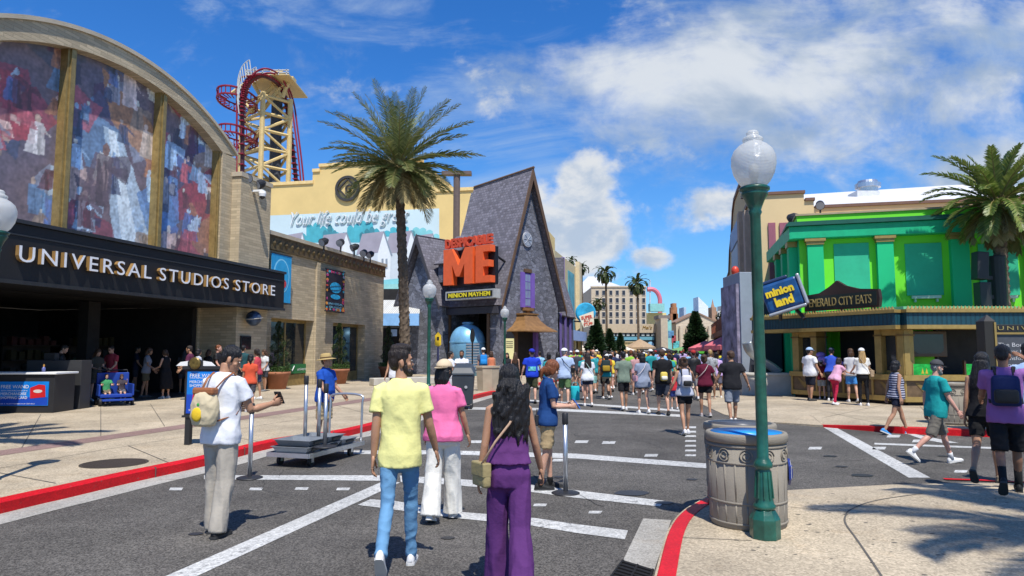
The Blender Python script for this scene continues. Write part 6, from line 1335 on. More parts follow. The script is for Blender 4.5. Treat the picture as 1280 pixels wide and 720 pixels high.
b0, t0 = at(507.5, 440, 34), at(498, 216, 34)
palm((b0.x, 34, SW), t0, 'tall date palm with patterned trunk rising before the painted village mural', 74, 3.9, (.28, .22), 5, droop=.36, lw=.023, leaflets=44)
b1, t1 = at(1252, 438, 22.1), at(1247, 268, 22.1)
p2 = palm((b1.x, 22.1, SW), t1, 'shorter feathery palm before the green building at the right', 56, 2.1, (.22, .19), 8, leafmat('palm_leaf_fresh', (.085, .15, .022), (.27, .31, .08), .42), .62, leaflets=48, lw=.026)
mb = MB(); mb.lathe([(.26, 3.05), (.27, 3.1), (.27, 4.72), (.25, 4.75)], V((b1.x, 22.1, 0)), 16); mb.build('dark_wrap', mat('trunk_wrap', (.02, .025, .025), .6), p2)
p3 = palm((7.2, 1.0, .13), (7.0, 1.6, 8.2), 'feathery palm on the near corner outside the picture whose fronds shade the pavement', 44, 3.0, (.22, .18), 18, leafmat('palm_leaf_fresh', (.03,) * 3, (.1,) * 3), 1.0, leaflets=44, lw=.03)
palm((-9.7, 8.0, SW), (-9.5, 8.2, 8.4), 'feathery palm outside the picture left of the store counter', 40, 3.0, (.22, .18), 23, leafmat('palm_leaf_fresh', (.03,) * 3, (.1,) * 3), 1.0, leaflets=44, lw=.03)
t = T('column_speaker', 'pair of tall dark column loudspeakers fixed beside the right palm trunk', 'loudspeaker', (xat(1229, 21.9), 21.9, 3)); x_ = xat(1229, 21.9); z1, z0 = at(1229, 316, 21.9).z, at(1229, 385, 21.9).z
mb = MB(); mb.box((x_, 21.9, (z1 * .55 + z0 * .45) + (z1 - z0) * .21), (.36, .34, (z1 - z0) * .5), Matrix.Rotation(R(4), 3, 'Y')); mb.build('upper_cabinet', M_BLACK, t, bevel=.02); mb = MB(); mb.box((x_ + .03, 21.9, z0 + (z1 - z0) * .22), (.36, .34, (z1 - z0) * .48)); mb.build('lower_cabinet', M_BLACK, t, bevel=.02)
mb = MB(); mb.box((x_ + .28, 22.0, z0 + (z1 - z0) * .55), (.35, .08, .12)); mb.box((x_ + .28, 22.0, z0 + (z1 - z0) * .2), (.35, .08, .12)); mb.build('bracket', M_BLACK, t)
for px, py, Y, hgt, lab, nf, L in ((757, 345, 92, 0, 'tall fan palm left of centre in front of the hotel windows', 34, 1.5), (796.5, 358, 88, 0, 'tall fan palm at the right end of the hotel front', 34, 1.5), (748, 383, 85, 0, 'short fan palm half hidden behind the largest left conifer', 26, .9), (727, 338, 105, 0, 'distant fan palm peeping over the cream theatre front', 24, 1.2), (714, 329, 110, 0, 'distant palm crown half hidden behind the theatre roof', 20, 1.1)):
    tp = at(px, py, Y); palm((tp.x, Y, 0), tp, lab, nf, L * 1.25, (.17, .13), int(px), leafmat('fan_palm_leaf', (.02, .045, .012), (.07, .11, .03), .5), 1.5, False, 'fan_palm', leaflets=16, lw=.09, grp='fan palms down the street')
def conifer(px, ptop, Y, rpx, label, seed, n=3200):
    n = int(n * 1.8)
    rr = random.Random(seed); z1 = at(px, ptop, Y).z; x = xat(px, Y); r = rpx / F_PX * Y; t = T('conifer', label, 'tree', (x, Y, 0), 'clipped conifers'); mb = MB()
    lob = [(rr.uniform(0, 6.28), rr.uniform(.08, 1), rr.uniform(.1, .3)) for _ in range(26)]
    for _ in range(n):
        f = rr.random() ** 1.35; a = rr.uniform(0, 6.283); k = (1 - f) ** .85
        bump = 1 + sum(.22 * math.exp(-((math.cos(a - l[0]) - 1) ** 2 * 9 + ((f - l[1]) / .09) ** 2)) for l in lob) + .10 * math.sin(f * 38)
        q = r * k * bump * (rr.uniform(.55, 1.0)) + .03; p = V((x + q * math.cos(a), Y + q * math.sin(a), .5 + (z1 - .5) * f)); d = V((math.cos(a), math.sin(a), rr.uniform(-.2, .7))).normalized(); s = r * .13 * rr.uniform(.6, 1.3)
        b = d.cross(V((rr.uniform(-1, 1), rr.uniform(-1, 1), rr.uniform(-1, 1)))).normalized(); mb.add([p - d * s, p + b * s * .6, p + d * s * 1.5, p - b * s * .6], [(0, 1, 2, 3)])
    mb.build('crown', CONLEAF, t, fix=False); mb = MB(); mb.limb([(x, Y, 0), (x, Y, z1 * .9)], [.16, .02], 8); mb.build('trunk', mat('conifer_trunk', (.04, .03, .02), .9), t)
conifer(745, 399, 66, 15, 'tallest and leftmost of the three dark conifers on the left side', 1, 3600); conifer(761.5, 411, 69, 10.5, 'middle one of the three dark conifers on the left side', 2, 2600); conifer(775, 416, 72, 8.5, 'smallest and rightmost of the three dark conifers on the left side', 3, 2400); conifer(869, 390, 58, 17.5, 'broad dark conifer standing alone on the right side of the street', 4, 4600)
# spiral topiaries in terracotta pots, flower tubs
TERRA = mat('terracotta', (.33, .13, .065), .75, var=.15, vs=4)
def pot(px, Y, label, z1, r=.52, h=.72, spiral=True):
    x = xat(px, Y); c = V((x, Y, SW)); t = T('potted_plant', label, 'potted plant', c, 'terracotta pots along the stone annex'); rr = random.Random(int(px))
    mb = MB(); mb.lathe([(r * .68, 0), (r * .92, h * .8), (r * 1.02, h * .84), (r * 1.04, h), (r * .92, h), (r * .9, h * .9), (0, h * .9)], c, 28); mb.build('pot', TERRA, t, True)
    mb = MB()
    for _ in range(700):
        a = rr.uniform(0, 6.28); q = r * 1.02 * math.sqrt(rr.random()); p = c + V((q * math.cos(a), q * math.sin(a), h + rr.uniform(-.06, .2))); s = .05; d = V((rr.uniform(-1, 1), rr.uniform(-1, 1), rr.uniform(.1, 1))).normalized(); b = d.orthogonal().normalized(); mb.add([p - b * s * .4, p + d * s * 1.6, p + b * s * .4], [(0, 1, 2)])
    mb.build('underplanting', HEDGE, t, fix=False)
    if spiral:
        mb = MB(); z0 = h + .12
        for _ in range(5200):
            f = rr.random() ** 1.2; z = z0 + (z1 - z0) * f; rad = r * .92 * (1 - f) ** .8 + .06; a = rr.uniform(0, 6.28); ph = (f * 4.3 - a / 6.283) % 1.0; q = rad * (1 if ph < .62 else .35) * rr.uniform(.75, 1.03) * (1 - .25 * abs(ph - .31) / .31 if ph < .62 else 1); p = c + V((q * math.cos(a), q * math.sin(a), z)); s = .04; d = V((math.cos(a) + rr.uniform(-.5, .5), math.sin(a) + rr.uniform(-.5, .5), rr.uniform(-.5, .8))).normalized(); b = d.cross(V((rr.uniform(-1, 1), rr.uniform(-1, 1), 1))).normalized(); mb.add([p - b * s * .5, p + d * s, p + b * s * .5], [(0, 1, 2)])
        mb.build('spiral_topiary', leafmat('topiary_leaf', (.02, .05, .01), (.06, .10, .03)), t, fix=False); mb = MB(); mb.limb([c + V((0, 0, h * .8)), c + V((0, 0, z1 * .93))], .035, 6); mb.build('stem', mat('conifer_trunk', (.09,) * 3), t)
pot(349, 29.6, 'terracotta pot with a spiral clipped topiary before the left annex window', 2.85); pot(424.5, 34.2, 'terracotta pot with a spiral clipped topiary before the right annex window', 2.95); pot(486, 39.5, 'terracotta pot with leafy underplanting and dark spiral topiary right of the stone annex', 3.0)
t = T('low_planter', 'low concrete planter wall with green leafy shrubs behind the man in white', 'planter', gnd(487, 476, SW)); a_, b_ = gnd(460, 481, SW), gnd(566, 478, SW); mb = MB(); mb.box(((a_.x + b_.x) / 2, a_.y + .3, SW + .17), (b_.x - a_.x, .6, .34), math.atan2(b_.y - a_.y, b_.x - a_.x)); mb.build('wall', mat('planter_conc', (.47,) * 3), t, bevel=.03)
mb = MB(); rr = random.Random(6); leafball(mb, V((gnd(494, 474, SW).x, gnd(494, 474, SW).y + .9, .6)), (.75, .5, .5), 700, .07, rr); mb.build('shrub', HEDGE, t, fix=False)
# ------------------------------------------------------------------ people
def vox(mb, voxel, smooth=6, fold=0.0, fs=(9, 9, 5), seed=0.0, flat=False):
    """fuse overlapping closed shells into one continuous skin; returns a mesh"""
    me0 = mb.mesh('shape', fix=True, uv=False)
    o = bpy.data.objects.new('shape', me0)
    r = o.modifiers.new('r', 'REMESH'); r.mode = 'VOXEL'; r.voxel_size = voxel
    if smooth: s = o.modifiers.new('s', 'SMOOTH'); s.factor = .5; s.iterations = smooth
    me = evaluated_mesh(o); bpy.data.meshes.remove(me0)
    if fold:
        co = [v.co.copy() for v in me.vertices]; no = [v.normal.copy() for v in me.vertices]
        for v, c, nn in zip(me.vertices, co, no):
            q = V((c.x * fs[0] + seed, c.y * fs[1], c.z * fs[2] + seed)); a = (1 - 3.2 * abs(noise.noise(q))) * .75 + .35 * noise.noise(q * 2.3 + V((7, 1, 3))) + .9 * noise.noise(q * .45 + V((3, 9, 5)))
            v.co = c + nn * (fold * a)
    me.polygons.foreach_set('use_smooth', [True] * len(me.polygons)); return me
def mesh_xf(me, M, name):
    me.transform(M); me.name = name; me.update(); return me
def joined(meshes, name):
    mb = MB()
    for m in meshes: mb.add([v.co for v in m.vertices], [tuple(p.vertices) for p in m.polygons])
    r = mb.mesh(name, smooth=True, fix=False, uv=False); 
    for m in meshes: bpy.data.meshes.remove(m)
    return r
_fab = {}
def fabric(c, rough=.85):
    k = tuple(round(x, 3) for x in c)
    if k not in _fab: _fab[k] = mat('fabric_%d' % len(_fab), c, rough, var=.05, vs=2.5, bump=.3, bs=18, spec=.2)
    return _fab[k]
SKIN = {'light': (.56, .32, .22), 'tan': (.42, .225, .135), 'brown': (.26, .13, .075), 'dark': (.12, .06, .04), 'pink': (.58, .31, .23)}
def skinmat(k): return mat('skin_' + k, SKIN[k], .48, var=.08, vs=6, bump=.08, bs=120, sss=.08, spec=.35)
def hairmat(c): 
    k = 'hair_%.2f_%.2f' % (c[0], c[1]); new = k not in _mats; m = mat(k, c, .42, var=.55, vs=40, bump=.8, bs=70, spec=.45)
    if new:
        nt = m.node_tree; mp = nt.nodes.new('ShaderNodeMapping'); mp.inputs['Scale'].default_value = (1.6, 1.6, .12); g = nt.nodes.new('ShaderNodeNewGeometry'); nt.links.new(g.outputs['Position'], mp.inputs[0])
        for n in nt.nodes:
            if n.type == 'TEX_NOISE': nt.links.new(mp.outputs[0], n.inputs['Vector'])
    return m
HAIRC = {'black': (.010, .009, .010), 'dark': (.022, .014, .010), 'brown': (.07, .035, .018), 'ginger': (.19, .06, .02), 'blond': (.42, .27, .11), 'grey': (.25, .24, .23)}
QL = {'hi': dict(v=.0095, hv=.0075, hand=True, n=14), 'mid': dict(v=.02, hv=.013, hand=True, n=12), 'lo': dict(v=.032, hv=.026, hand=False, n=8)}
HEAD = [(-.002, .055, .0, .022), (.012, .085, -.03, .042), (.04, .094, -.055, .056), (.075, .096, -.072, .065), (.105, .092, -.09, .071), (.135, .096, -.1, .0755), (.165, .092, -.1, .0755), (.195, .076, -.09, .067), (.22, .046, -.06, .046), (.236, .012, -.02, .014)]
def head_rings(grow=0.0, n=18):
    out = []
    for z, yf_, yb_, hw in HEAD:
        zz = .115 + (z - .115) * (1 + grow / .12); yf2, yb2, h2 = yf_ + grow, yb_ - grow, hw + grow; yc = (yf2 + yb2) / 2; ry = (yf2 - yb2) / 2
        out.append([V((h2 * math.cos(2 * math.pi * i / n), yc + ry * math.sin(2 * math.pi * i / n), zz)) for i in range(n)])
    return out
def hand_geo(mb, w, d, p, f, k=1.0, curl=.5, side=1):
    """w wrist, d finger direction, p palm inward normal, f towards the thumb"""
    d, p, f = d.normalized(), p.normalized(), f.normalized()
    rings = []
    for s_, hw, th in ((-.02, .026, .02), (.02, .034, .016), (.06, .041, .0145), (.09, .040, .012)):
        rings.append([w + d * s_ * k + f * (hw * k * math.cos(q)) + p * (th * k * math.sin(q)) for q in [2 * math.pi * i / 10 for i in range(10)]])
    mb.loft(rings)
    for j, (off, ln) in enumerate(((.03, .070), (.0105, .080), (-.010, .074), (-.029, .058))):
        q = w + d * .085 * k + f * off * k; pts = [q - d * .012 * k, q]; a = curl * .35
        for s_, fr in enumerate((.42, .32, .26)):
            dd = d * math.cos(a) + p * math.sin(a); q = q + dd * ln * fr * k; pts.append(q); a += curl * (.75 + .12 * j)
        mb.limb(pts, [.0095 * k, .0095 * k, .0088 * k, .0078 * k, .006 * k], 7)
    q = w + d * .02 * k + f * .026 * k; dd = (d * .6 + f * .75 + p * .25).normalized(); d2 = (d * .9 + f * .3 + p * .35).normalized()
    mb.limb([q, q + dd * .034 * k, q + dd * .034 * k + d2 * .032 * k, q + dd * .034 * k + d2 * .055 * k], [.0135 * k, .0115 * k, .0098 * k, .007 * k], 7)
def person(label, pos, yaw=0, H=1.72, sex='m', q='mid', legs=((8, 4), (-8, 14)), armL=(0, 6, 12), armR=(0, 6, 12), lean=2, head=(0, 0), skin='light', hair=('short', 'dark'),
           top=('tee', (.5, .5, .5)), bottom=('shorts', (.05, .05, .05)), shoes=(.6, .6, .6), hat=None, beard=None, belly=0.0, zhip=None, socks=None, group=None, width=1.0, inL=0.0, inR=0.0, extra=None, glasses=False, curl=.55, seed=None):
    Q = QL[q]; k = H / 1.75; fem = sex == 'f'; n = Q['n']; sd_ = (abs(hash_(label)) % 97) if seed is None else seed
    root = T('person', label, 'person', pos, group)
    hipz = .92; hx = .092 if fem else .088; L1, L2 = .435, .42; J = {}
    for s_, nm, (a, b) in ((-1, 'L', legs[0]), (1, 'R', legs[1])):
        a, b = R(a), R(b); h = V((s_ * hx, 0, hipz)); kn = h + V((s_ * .004, math.sin(a), -math.cos(a))) * L1; an = kn + V((s_ * .0, math.sin(a - b), -math.cos(a - b))) * L2
        pit = 0.0
        if legs[0] != legs[1] and a < R(2) and b > R(9): pit = -min(R(48), b * 1.1 - a * .3)
        if a > R(14) and b < R(10): pit = R(10)
        J[nm] = (h, kn, an, pit)
    def low(nm):
        h, kn, an, pit = J[nm]; return min(an.z - .08, an.z - .08 * math.cos(pit) + .15 * math.sin(pit), an.z - .08 * math.cos(pit) - .06 * math.sin(pit))
    dz = -min(low('L'), low('R')) if zhip is None else zhip / k - hipz
    dzv = V((0, 0, dz))
    for nm in 'LR': h, kn, an, pit = J[nm]; J[nm] = (h + dzv, kn + dzv, an + dzv, pit)
    hipc = V((0, 0, hipz + dz)); le = R(lean)
    def X(x, y, z): 
        y0, z0 = y, z - hipz; return hipc + V((x, y0 * math.cos(le) + z0 * math.sin(le), -y0 * math.sin(le) + z0 * math.cos(le)))
    Mw = Matrix.Translation(pos) @ Matrix.Rotation(R(yaw), 4, 'Z') @ Matrix.Diagonal((k * width, k * width, k, 1))
    shx = (.158 if fem else .185); shz = 1.395
    arms = {}
    for s_, nm, (sw, ab, el), inw in ((-1, 'L', armL, inL), (1, 'R', armR, inR)):
        s0 = X(s_ * shx, -.005, shz); sw, ab, el = R(sw), R(ab), R(el)
        d = V((s_ * math.sin(ab), math.sin(sw) * math.cos(ab), -math.cos(sw) * math.cos(ab))); f = V((-s_ * .05, math.cos(sw), math.sin(sw))); f = (f - d * f.dot(d)).normalized()
        e = s0 + d * .285; fd = (d * math.cos(el) + f * math.sin(el) + V((-s_ * inw, 0, 0))).normalized(); w = e + fd * .245
        arms[nm] = (s0, e, w, d, fd, f, s_)
    g = .0; t_ = (1.0, .88) if not fem else (.93, .88)
    TR = ([(.80, .172, .115, 0), (.90, .178, .12, -.005), (.98, .168, .112, -.002), (1.06, .158, .106, .002), (1.16, .162, .108, .004), (1.27, .178, .118, .002), (1.35, .184, .114, -.004), (1.40, .172, .098, -.012), (1.44, .128, .078, -.016), (1.465, .092, .066, -.016), (1.49, .066, .056, -.014)] if not fem else
          [(.80, .182, .118, 0), (.90, .188, .125, -.008), (.98, .168, .112, -.004), (1.06, .142, .098, .002), (1.15, .142, .098, .004), (1.26, .155, .122, .014), (1.35, .158, .106, .0), (1.395, .146, .086, -.012), (1.435, .108, .07, -.016), (1.46, .08, .06, -.016), (1.485, .058, .05, -.014)])
    def torso_rings(z0, z1, grow, loose=0.0, cut=None):
        rs = []
        zs = [z0] + [r[0] for r in TR if z0 + .02 < r[0] < z1 - .012] + [z1]
        for z in zs:
            i = max(j for j in range(len(TR)) if TR[j][0] <= z or j == 0); i = min(i, len(TR) - 2); f = (z - TR[i][0]) / (TR[i + 1][0] - TR[i][0]); f = max(-.5, min(f, 1))
            a, b = TR[i], TR[i + 1]; hw = a[1] + (b[1] - a[1]) * f + grow; hd = a[2] + (b[2] - a[2]) * f + grow; yc = a[3] + (b[3] - a[3]) * f
            lo = loose * max(0, min(1, (1.30 - z) / .35)); hw += lo; hd += lo; be = belly * math.exp(-((z - 1.06) / .14) ** 2); hd += be * .6; yc += be * .5; hw += be * .35
            if cut: hw = min(hw, cut(z))
            pts = []
            for j in range(22):
                q_ = 2 * math.pi * j / 22; c, s = math.cos(q_), math.sin(q_); e = .82; pts.append(X(hw * math.copysign(abs(c) ** e, c), yc + hd * math.copysign(abs(s) ** e, s), z))
            rs.append(pts)
        return rs
    # body -------------------------------------------------
    mb = MB(); mb.loft(torso_rings(.82, 1.485, -.022))
    for nm in 'LR':
        h, kn, an, pit = J[nm]; c_ = kn.lerp(an, .32) + V((0, -.012, 0)); tf = 1.06 if fem else 1.0
        mb.limb([h + V((0, 0, .06)), h, h.lerp(kn, .5), kn, c_, kn.lerp(an, .72), an + V((0, 0, -.02))], [x * (.8 if bottom[0] in ('jeans', 'pants', 'wide') else 1) for x in (.078 * tf, .080 * tf, .066 * tf, .05, .052, .036, .034)], n)
        s0, e, w, d, fd, f, s_ = arms[nm]; aw = .92 if fem else 1.05
        mb.limb([s0 - V((s_ * .035, 0, -.012)), s0, s0.lerp(e, .35), e, e.lerp(w, .3), w], [.05 * aw, .052 * aw, .046 * aw, .037 * aw, .038 * aw, .0255], n)
    nk0, nk1 = X(0, -.02, 1.44), X(0, .004, 1.575); mb.limb([nk0, nk0.lerp(nk1, .5), nk1], [.06 if not fem else .05, .052 if not fem else .044, .052 if not fem else .044], n)
    if q == 'lo':
        for nm in 'LR': s0, e, w, d, fd, f, s_ = arms[nm]; mb.limb([w, w + fd * .1, w + fd * .17], [(.03), (.035), (.015)], n)
    hdm = Matrix.Translation(X(0, .012, 1.513)) @ Matrix.Rotation(R(head[0]), 4, 'Z') @ Matrix.Rotation(R(head[1]) , 4, 'X')
    hs_k = Matrix.Scale(.97 if fem else 1.0, 4)
    hmb = MB(); hmb.loft(head_rings(0))
    if q != 'lo':
        hmb.loft([[V((sx * .008, .088, .128)), V((-sx * .008, .088, .128)), V((-sx * .008, .07, .128)), V((sx * .008, .07, .128))] for sx in (1,)] + [[V((.017, .118, .082)), V((-.017, .118, .082)), V((-.019, .07, .078)), V((.019, .07, .078))], [V((.012, .106, .07)), V((-.012, .106, .07)), V((-.014, .07, .068)), V((.014, .07, .068))]])
        hmb.ball((0, .092, .045), (.022, .012, .011), 10, 6); hmb.ball((0, .085, .012), (.024, .016, .016), 10, 6)
        for s_ in (-1, 1): hmb.ball((s_ * .079, -.012, .098), (.009, .021, .032), 9, 7); hmb.ball((s_ * .034, .086, .138), (.022, .012, .008), 8, 6); hmb.ball((s_ * .05, .06, .085), (.022, .02, .018), 8, 6)
    hmb.xf(hdm @ hs_k)
    parts = [vox(mb, Q['v'], 5), vox(hmb, Q['hv'], 3)]
    if Q['hand']:
        h2 = MB()
        for nm in 'LR':
            s0, e, w, d, fd, f, s_ = arms[nm]; p = V((-s_, 0, 0)); p = (p - fd * p.dot(fd)); p = p.normalized() if p.length > .2 else V((0, 0, -1)); fw = p.cross(fd).normalized(); fw = fw if fw.dot(V((0, 1, .6))) > 0 else -fw
            hand_geo(h2, w, fd, p, fw, 1.0, curl, s_)
        parts.append(h2.mesh('hands', True, True, False))
    put('body', mesh_xf(joined(parts, 'body'), Mw, 'body'), skinmat(skin), root)
    # hair, beard, hat -------------------------------------
    HM = Mw @ hdm @ hs_k; hs, hc = hair; hcol = HAIRC[hc]
    hm = MB()
    if hs != 'bald':
        gmb = MB()
        if hs in ('short', 'quiff'):
            gmb.ball((0, -.014, .165), (.0825, .100, .081), 16, 10); gmb.ball((0, -.056, .118), (.072, .054, .078), 14, 9)
            if hs == 'quiff': gmb.ball((0, .052, .218), (.058, .05, .034), 12, 8); gmb.ball((0, -.01, .225), (.07, .085, .035), 12, 8)
            for s_ in (-1, 1): gmb.ball((s_ * .07, .008, .115), (.013, .018, .035), 8, 6)
        else:
            gmb.ball((0, -.012, .16), (.091, .108, .095), 16, 10); gmb.ball((0, -.05, .10), (.086, .072, .11), 14, 9)
            for s_ in (-1, 1): gmb.ball((s_ * .074, .005, .10), (.02, .045, .075), 9, 7)
            if hs == 'bun': gmb.ball((0, -.13, .18), (.045, .042, .042), 12, 8)
            if hs == 'tied': gmb.limb([(0, -.11, .10), (0, -.135, .04), (0, -.12, -.06)], [.035, .032, .012], 9)
            if hs == 'bob': gmb.limb([(0, -.05, .10), (0, -.062, .0), (0, -.062, -.055)], [(.085, .095), (.07, .10), (.045, .085)], 14)
            if hs in ('long', 'wavy'):
                wv = 1 if hs == 'long' else 1.3
                gmb.limb([(0, -.05, .11), (0, -.075, .0), (0, -.10, -.12), (0, -.105, -.24), (0, -.10, -.34), (0, -.095, -.39)], [(.085, .098), (.07 * wv, .112 * wv), (.058 * wv, .128 * wv), (.05 * wv, .13 * wv), (.04, .10), (.02, .05)], 18)
                if hs == 'wavy':
                    rr = random.Random(2)
                    for i in range(26):
                        a = rr.uniform(-1.3, 1.3); x = .14 * math.sin(a); yb = -.10 - .05 * math.cos(a); z0 = rr.uniform(-.02, .1); ln = rr.uniform(.22, .42); ph = rr.uniform(0, 6)
                        gmb.limb([(x + .024 * math.sin(ph + s * 1.7), yb + .016 * math.cos(ph + s * 1.5), z0 - ln * s / 6) for s in range(7)], [.022, .024, .024, .022, .02, .016, .006], 7)
        if hat: gmb.v = [V((v.x * .93, v.y * .93, v.z if v.z < .14 else .14 + (v.z - .14) * .72)) for v in gmb.v]
        hme = vox(gmb, Q['hv'] * 1.1, 2, .005 if q != 'lo' else .0, (42, 42, 7), sd_)
        if hs in ('long', 'wavy', 'tied', 'bob'):   # long hair hangs straight down whatever the tilt of the head
            pass
        put('hair', mesh_xf(hme, HM, 'hair'), hairmat(hcol), root)
    if beard:
        gmb = MB(); gmb.ball((0, .038, .028), (.064, .067, .04), 14, 8); gmb.ball((0, .08, .012), (.036, .026, .03), 10, 7)
        for s_ in (-1, 1): gmb.ball((s_ * .064, .018, .07), (.013, .026, .045), 9, 7)
        gmb.ball((0, .094, .064), (.03, .01, .007), 10, 6)
        put('beard', mesh_xf(vox(gmb, Q['hv'], 2, .003, (40, 40, 40)), HM, 'beard'), hairmat(HAIRC[beard]), root)
    if q == 'hi':
        for s_ in (-1, 1):
            e = MB(); e.ball((s_ * .032, .0885, .116), (.0145, .008, .0075), 12, 8); put('eye', mesh_xf(e.mesh('eye', True), HM, 'eye'), mat('eye_white', (.55, .53, .5), .2), root)
            e = MB(); e.ball((s_ * .032, .094, .116), (.0062, .0045, .0066), 10, 6); put('iris', mesh_xf(e.mesh('iris', True), HM, 'iris'), mat('iris', (.02, .012, .008), .15), root)
            e = MB(); e.limb([(s_ * .014, .099, .136), (s_ * .034, .0985, .141), (s_ * .053, .085, .135)], [.0045, .005, .003], 6); put('eyebrow', mesh_xf(e.mesh('eyebrow', True), HM, 'eyebrow'), hairmat(hcol), root)
        e = MB(); e.ball((0, .1015, .044), (.021, .006, .006), 12, 6); put('lips', mesh_xf(e.mesh('lips', True), HM, 'lips'), mat('lips', (.40, .15, .12), .4), root)
    if glasses:
        e = MB(); [e.ball((s_ * .033, .1, .118), (.026, .008, .018), 12, 8) for s_ in (-1, 1)]; e.limb([(-.078, .0, .122), (-.06, .09, .124), (0, .108, .124), (.06, .09, .124), (.078, .0, .122)], .004, 6); put('sunglasses', mesh_xf(e.mesh('sunglasses', True), HM, 'sunglasses'), M_BLACK, root)
    if hat:
        kind, hcx = hat; hm_ = fabric(hcx, .8); e = MB()
        if kind in ('cap', 'cap_back'):
            rings = []
            for j in range(8):
                a = j / 7 * math.pi / 2; rings.append([V((.0965 * math.cos(a) * math.cos(b), -.005 + .115 * math.cos(a) * math.sin(b), .152 + .10 * math.sin(a))) for b in [2 * math.pi * i / 24 for i in range(24)]])
            e.loft(rings); put('cap', mesh_xf(e.mesh('cap', True), HM, 'cap'), hm_, root); e = MB(); s_ = 1 if kind == 'cap' else -1
            arc_ = [R(30 + 120 * i / 12) for i in range(13)]; up_ = [V((.096 * math.cos(a), -.005 + s_ * .114 * math.sin(a), .158)) for a in arc_] + [V((.088 * math.cos(a), -.005 + s_ * (.114 * math.sin(a) + .082 * math.sin(math.pi * (i / 12))), .150 - .014 * math.sin(math.pi * i / 12))) for i, a in reversed(list(enumerate(arc_)))]
            e.prism(up_, (0, 0, -.005)); put('peak', mesh_xf(e.mesh('peak'), HM, 'peak'), hm_, root)
        else:
            c = V((0, -.005, .158)); e.lathe([(.02, .112), (.075, .105), (.093, .06), (.098, .01), (.175, -.012), (.178, -.018), (.095, -.003), (.0, -.002)], c, 28, 1, 1.14); put('straw_hat', mesh_xf(e.mesh('straw_hat', True), HM, 'straw_hat'), hm_, root)
            e = MB(); e.lathe([(.0985, .008), (.1, .012), (.098, .035), (.0955, .038)], c, 28, 1, 1.14); put('hat_band', mesh_xf(e.mesh('hat_band', True), HM, 'hat_band'), fabric((.1, .06, .03)), root)
    # clothes ----------------------------------------------
    fo = {'hi': .0085, 'mid': .008, 'lo': 0}[q]
    kind, col = top[0], top[1]; hem = top[2] if len(top) > 2 else .84; loose = top[3] if len(top) > 3 else (.012 if not fem else .016)
    mb = MB()
    if kind in ('tee', 'polo', 'long'):
        mb.loft(torso_rings(hem, 1.487, .008, loose))
        for nm in 'LR':
            s0, e, w, d, fd, f, s_ = arms[nm]; ln = .62 if kind != 'long' else 1.0; so = .006 if fem else .012; end = s0.lerp(e, ln)
            mb.limb([s0 - V((s_ * .05, 0, -.008)), s0 + V((s_ * .0, 0, .0)), s0.lerp(e, ln * .5), end], [.050 + so, .058 + so, .058 + so, .060 + so * 1.5], n)
            if kind == 'long': mb.limb([end, e.lerp(w, .9)], [.055, .04], n)
        if kind == 'polo' and q != 'lo':
            mb.limb([X(.066 * math.cos(a), -.016 + .06 * math.sin(a), 1.487 - .018 * math.sin(a)) for a in [i * .45 for i in range(15)]], .014, 7)
    elif kind in ('tank', 'dress'):
        mb.loft(torso_rings(hem, 1.465, .011, loose, cut=lambda z: 9 if z < 1.33 else (.165 - .42 * (z - 1.33))))
        if kind == 'dress':
            rs = [[V((.19 + .0 * math.cos(a), 0, 0)) for a in (0,)]]
            mb.loft([[X(hw * math.cos(a), hd * math.sin(a), z) for a in [2 * math.pi * i / 20 for i in range(20)]] for z, hw, hd in ((1.0, .18, .13), (.85, .21, .16), (.5, .25, .2), (.32, .26, .2))])
    me = vox(mb, Q['v'] * 1.05, 3, fo, (7, 7, 5), sd_); put('dress' if kind == 'dress' else 'shirt', mesh_xf(me, Mw, 'shirt'), top[4] if len(top) > 4 else fabric(col), root)
    kind, col = bottom[0], bottom[1]
    if kind != 'none':
        mb = MB(); mb.loft(torso_rings(.80, 1.0 if kind != 'wide' else 1.05, -.003)); mb.ball(X(0, 0, .84), (.14, .098, .09), 14, 8)
        for nm in 'LR':
            h, kn, an, pit = J[nm]; a0 = h + V((0, -.004, .0))
            if kind == 'shorts': fr = bottom[2] if len(bottom) > 2 else .8; mb.limb([a0, h.lerp(kn, .25), h.lerp(kn, fr)], [.094, .094, .088], n)
            elif kind == 'jeans': mb.limb([a0, h.lerp(kn, .3), h.lerp(kn, .7), kn, kn.lerp(an, .35), kn.lerp(an, .75), an + (an - kn).normalized() * .02], [.084, .080, .064, .058, .056, .048, .052], n)
            elif kind == 'pants': mb.limb([a0, h.lerp(kn, .3), kn, kn.lerp(an, .5), an + (an - kn).normalized() * .035], [.096, .098, .088, .084, .082], n)
            elif kind == 'wide': mb.limb([a0, h.lerp(kn, .3), kn, kn.lerp(an, .5), an + (an - kn).normalized() * .04], [.090, .092, .092, .098, .112], n)
            elif kind == 'skirt': pass
        if kind == 'skirt': mb.loft([[X(hw * math.cos(a), hd * math.sin(a), z) for a in [2 * math.pi * i / 20 for i in range(20)]] for z, hw, hd in ((1.0, .17, .12), (.85, .2, .15), (.62, .23, .18))])
        me = vox(mb, Q['v'] * 1.05, 3, fo * (1.25 if kind in ('wide', 'pants') else .8), (10, 10, 3.2) if kind in ('wide', 'pants') else (9, 9, 13), sd_ + 5)
        put({'jeans': 'jeans', 'pants': 'trousers', 'wide': 'trousers', 'skirt': 'skirt'}.get(kind, 'shorts'), mesh_xf(me, Mw, 'trousers'), fabric(col), root)
    sh = fabric(shoes, .6)
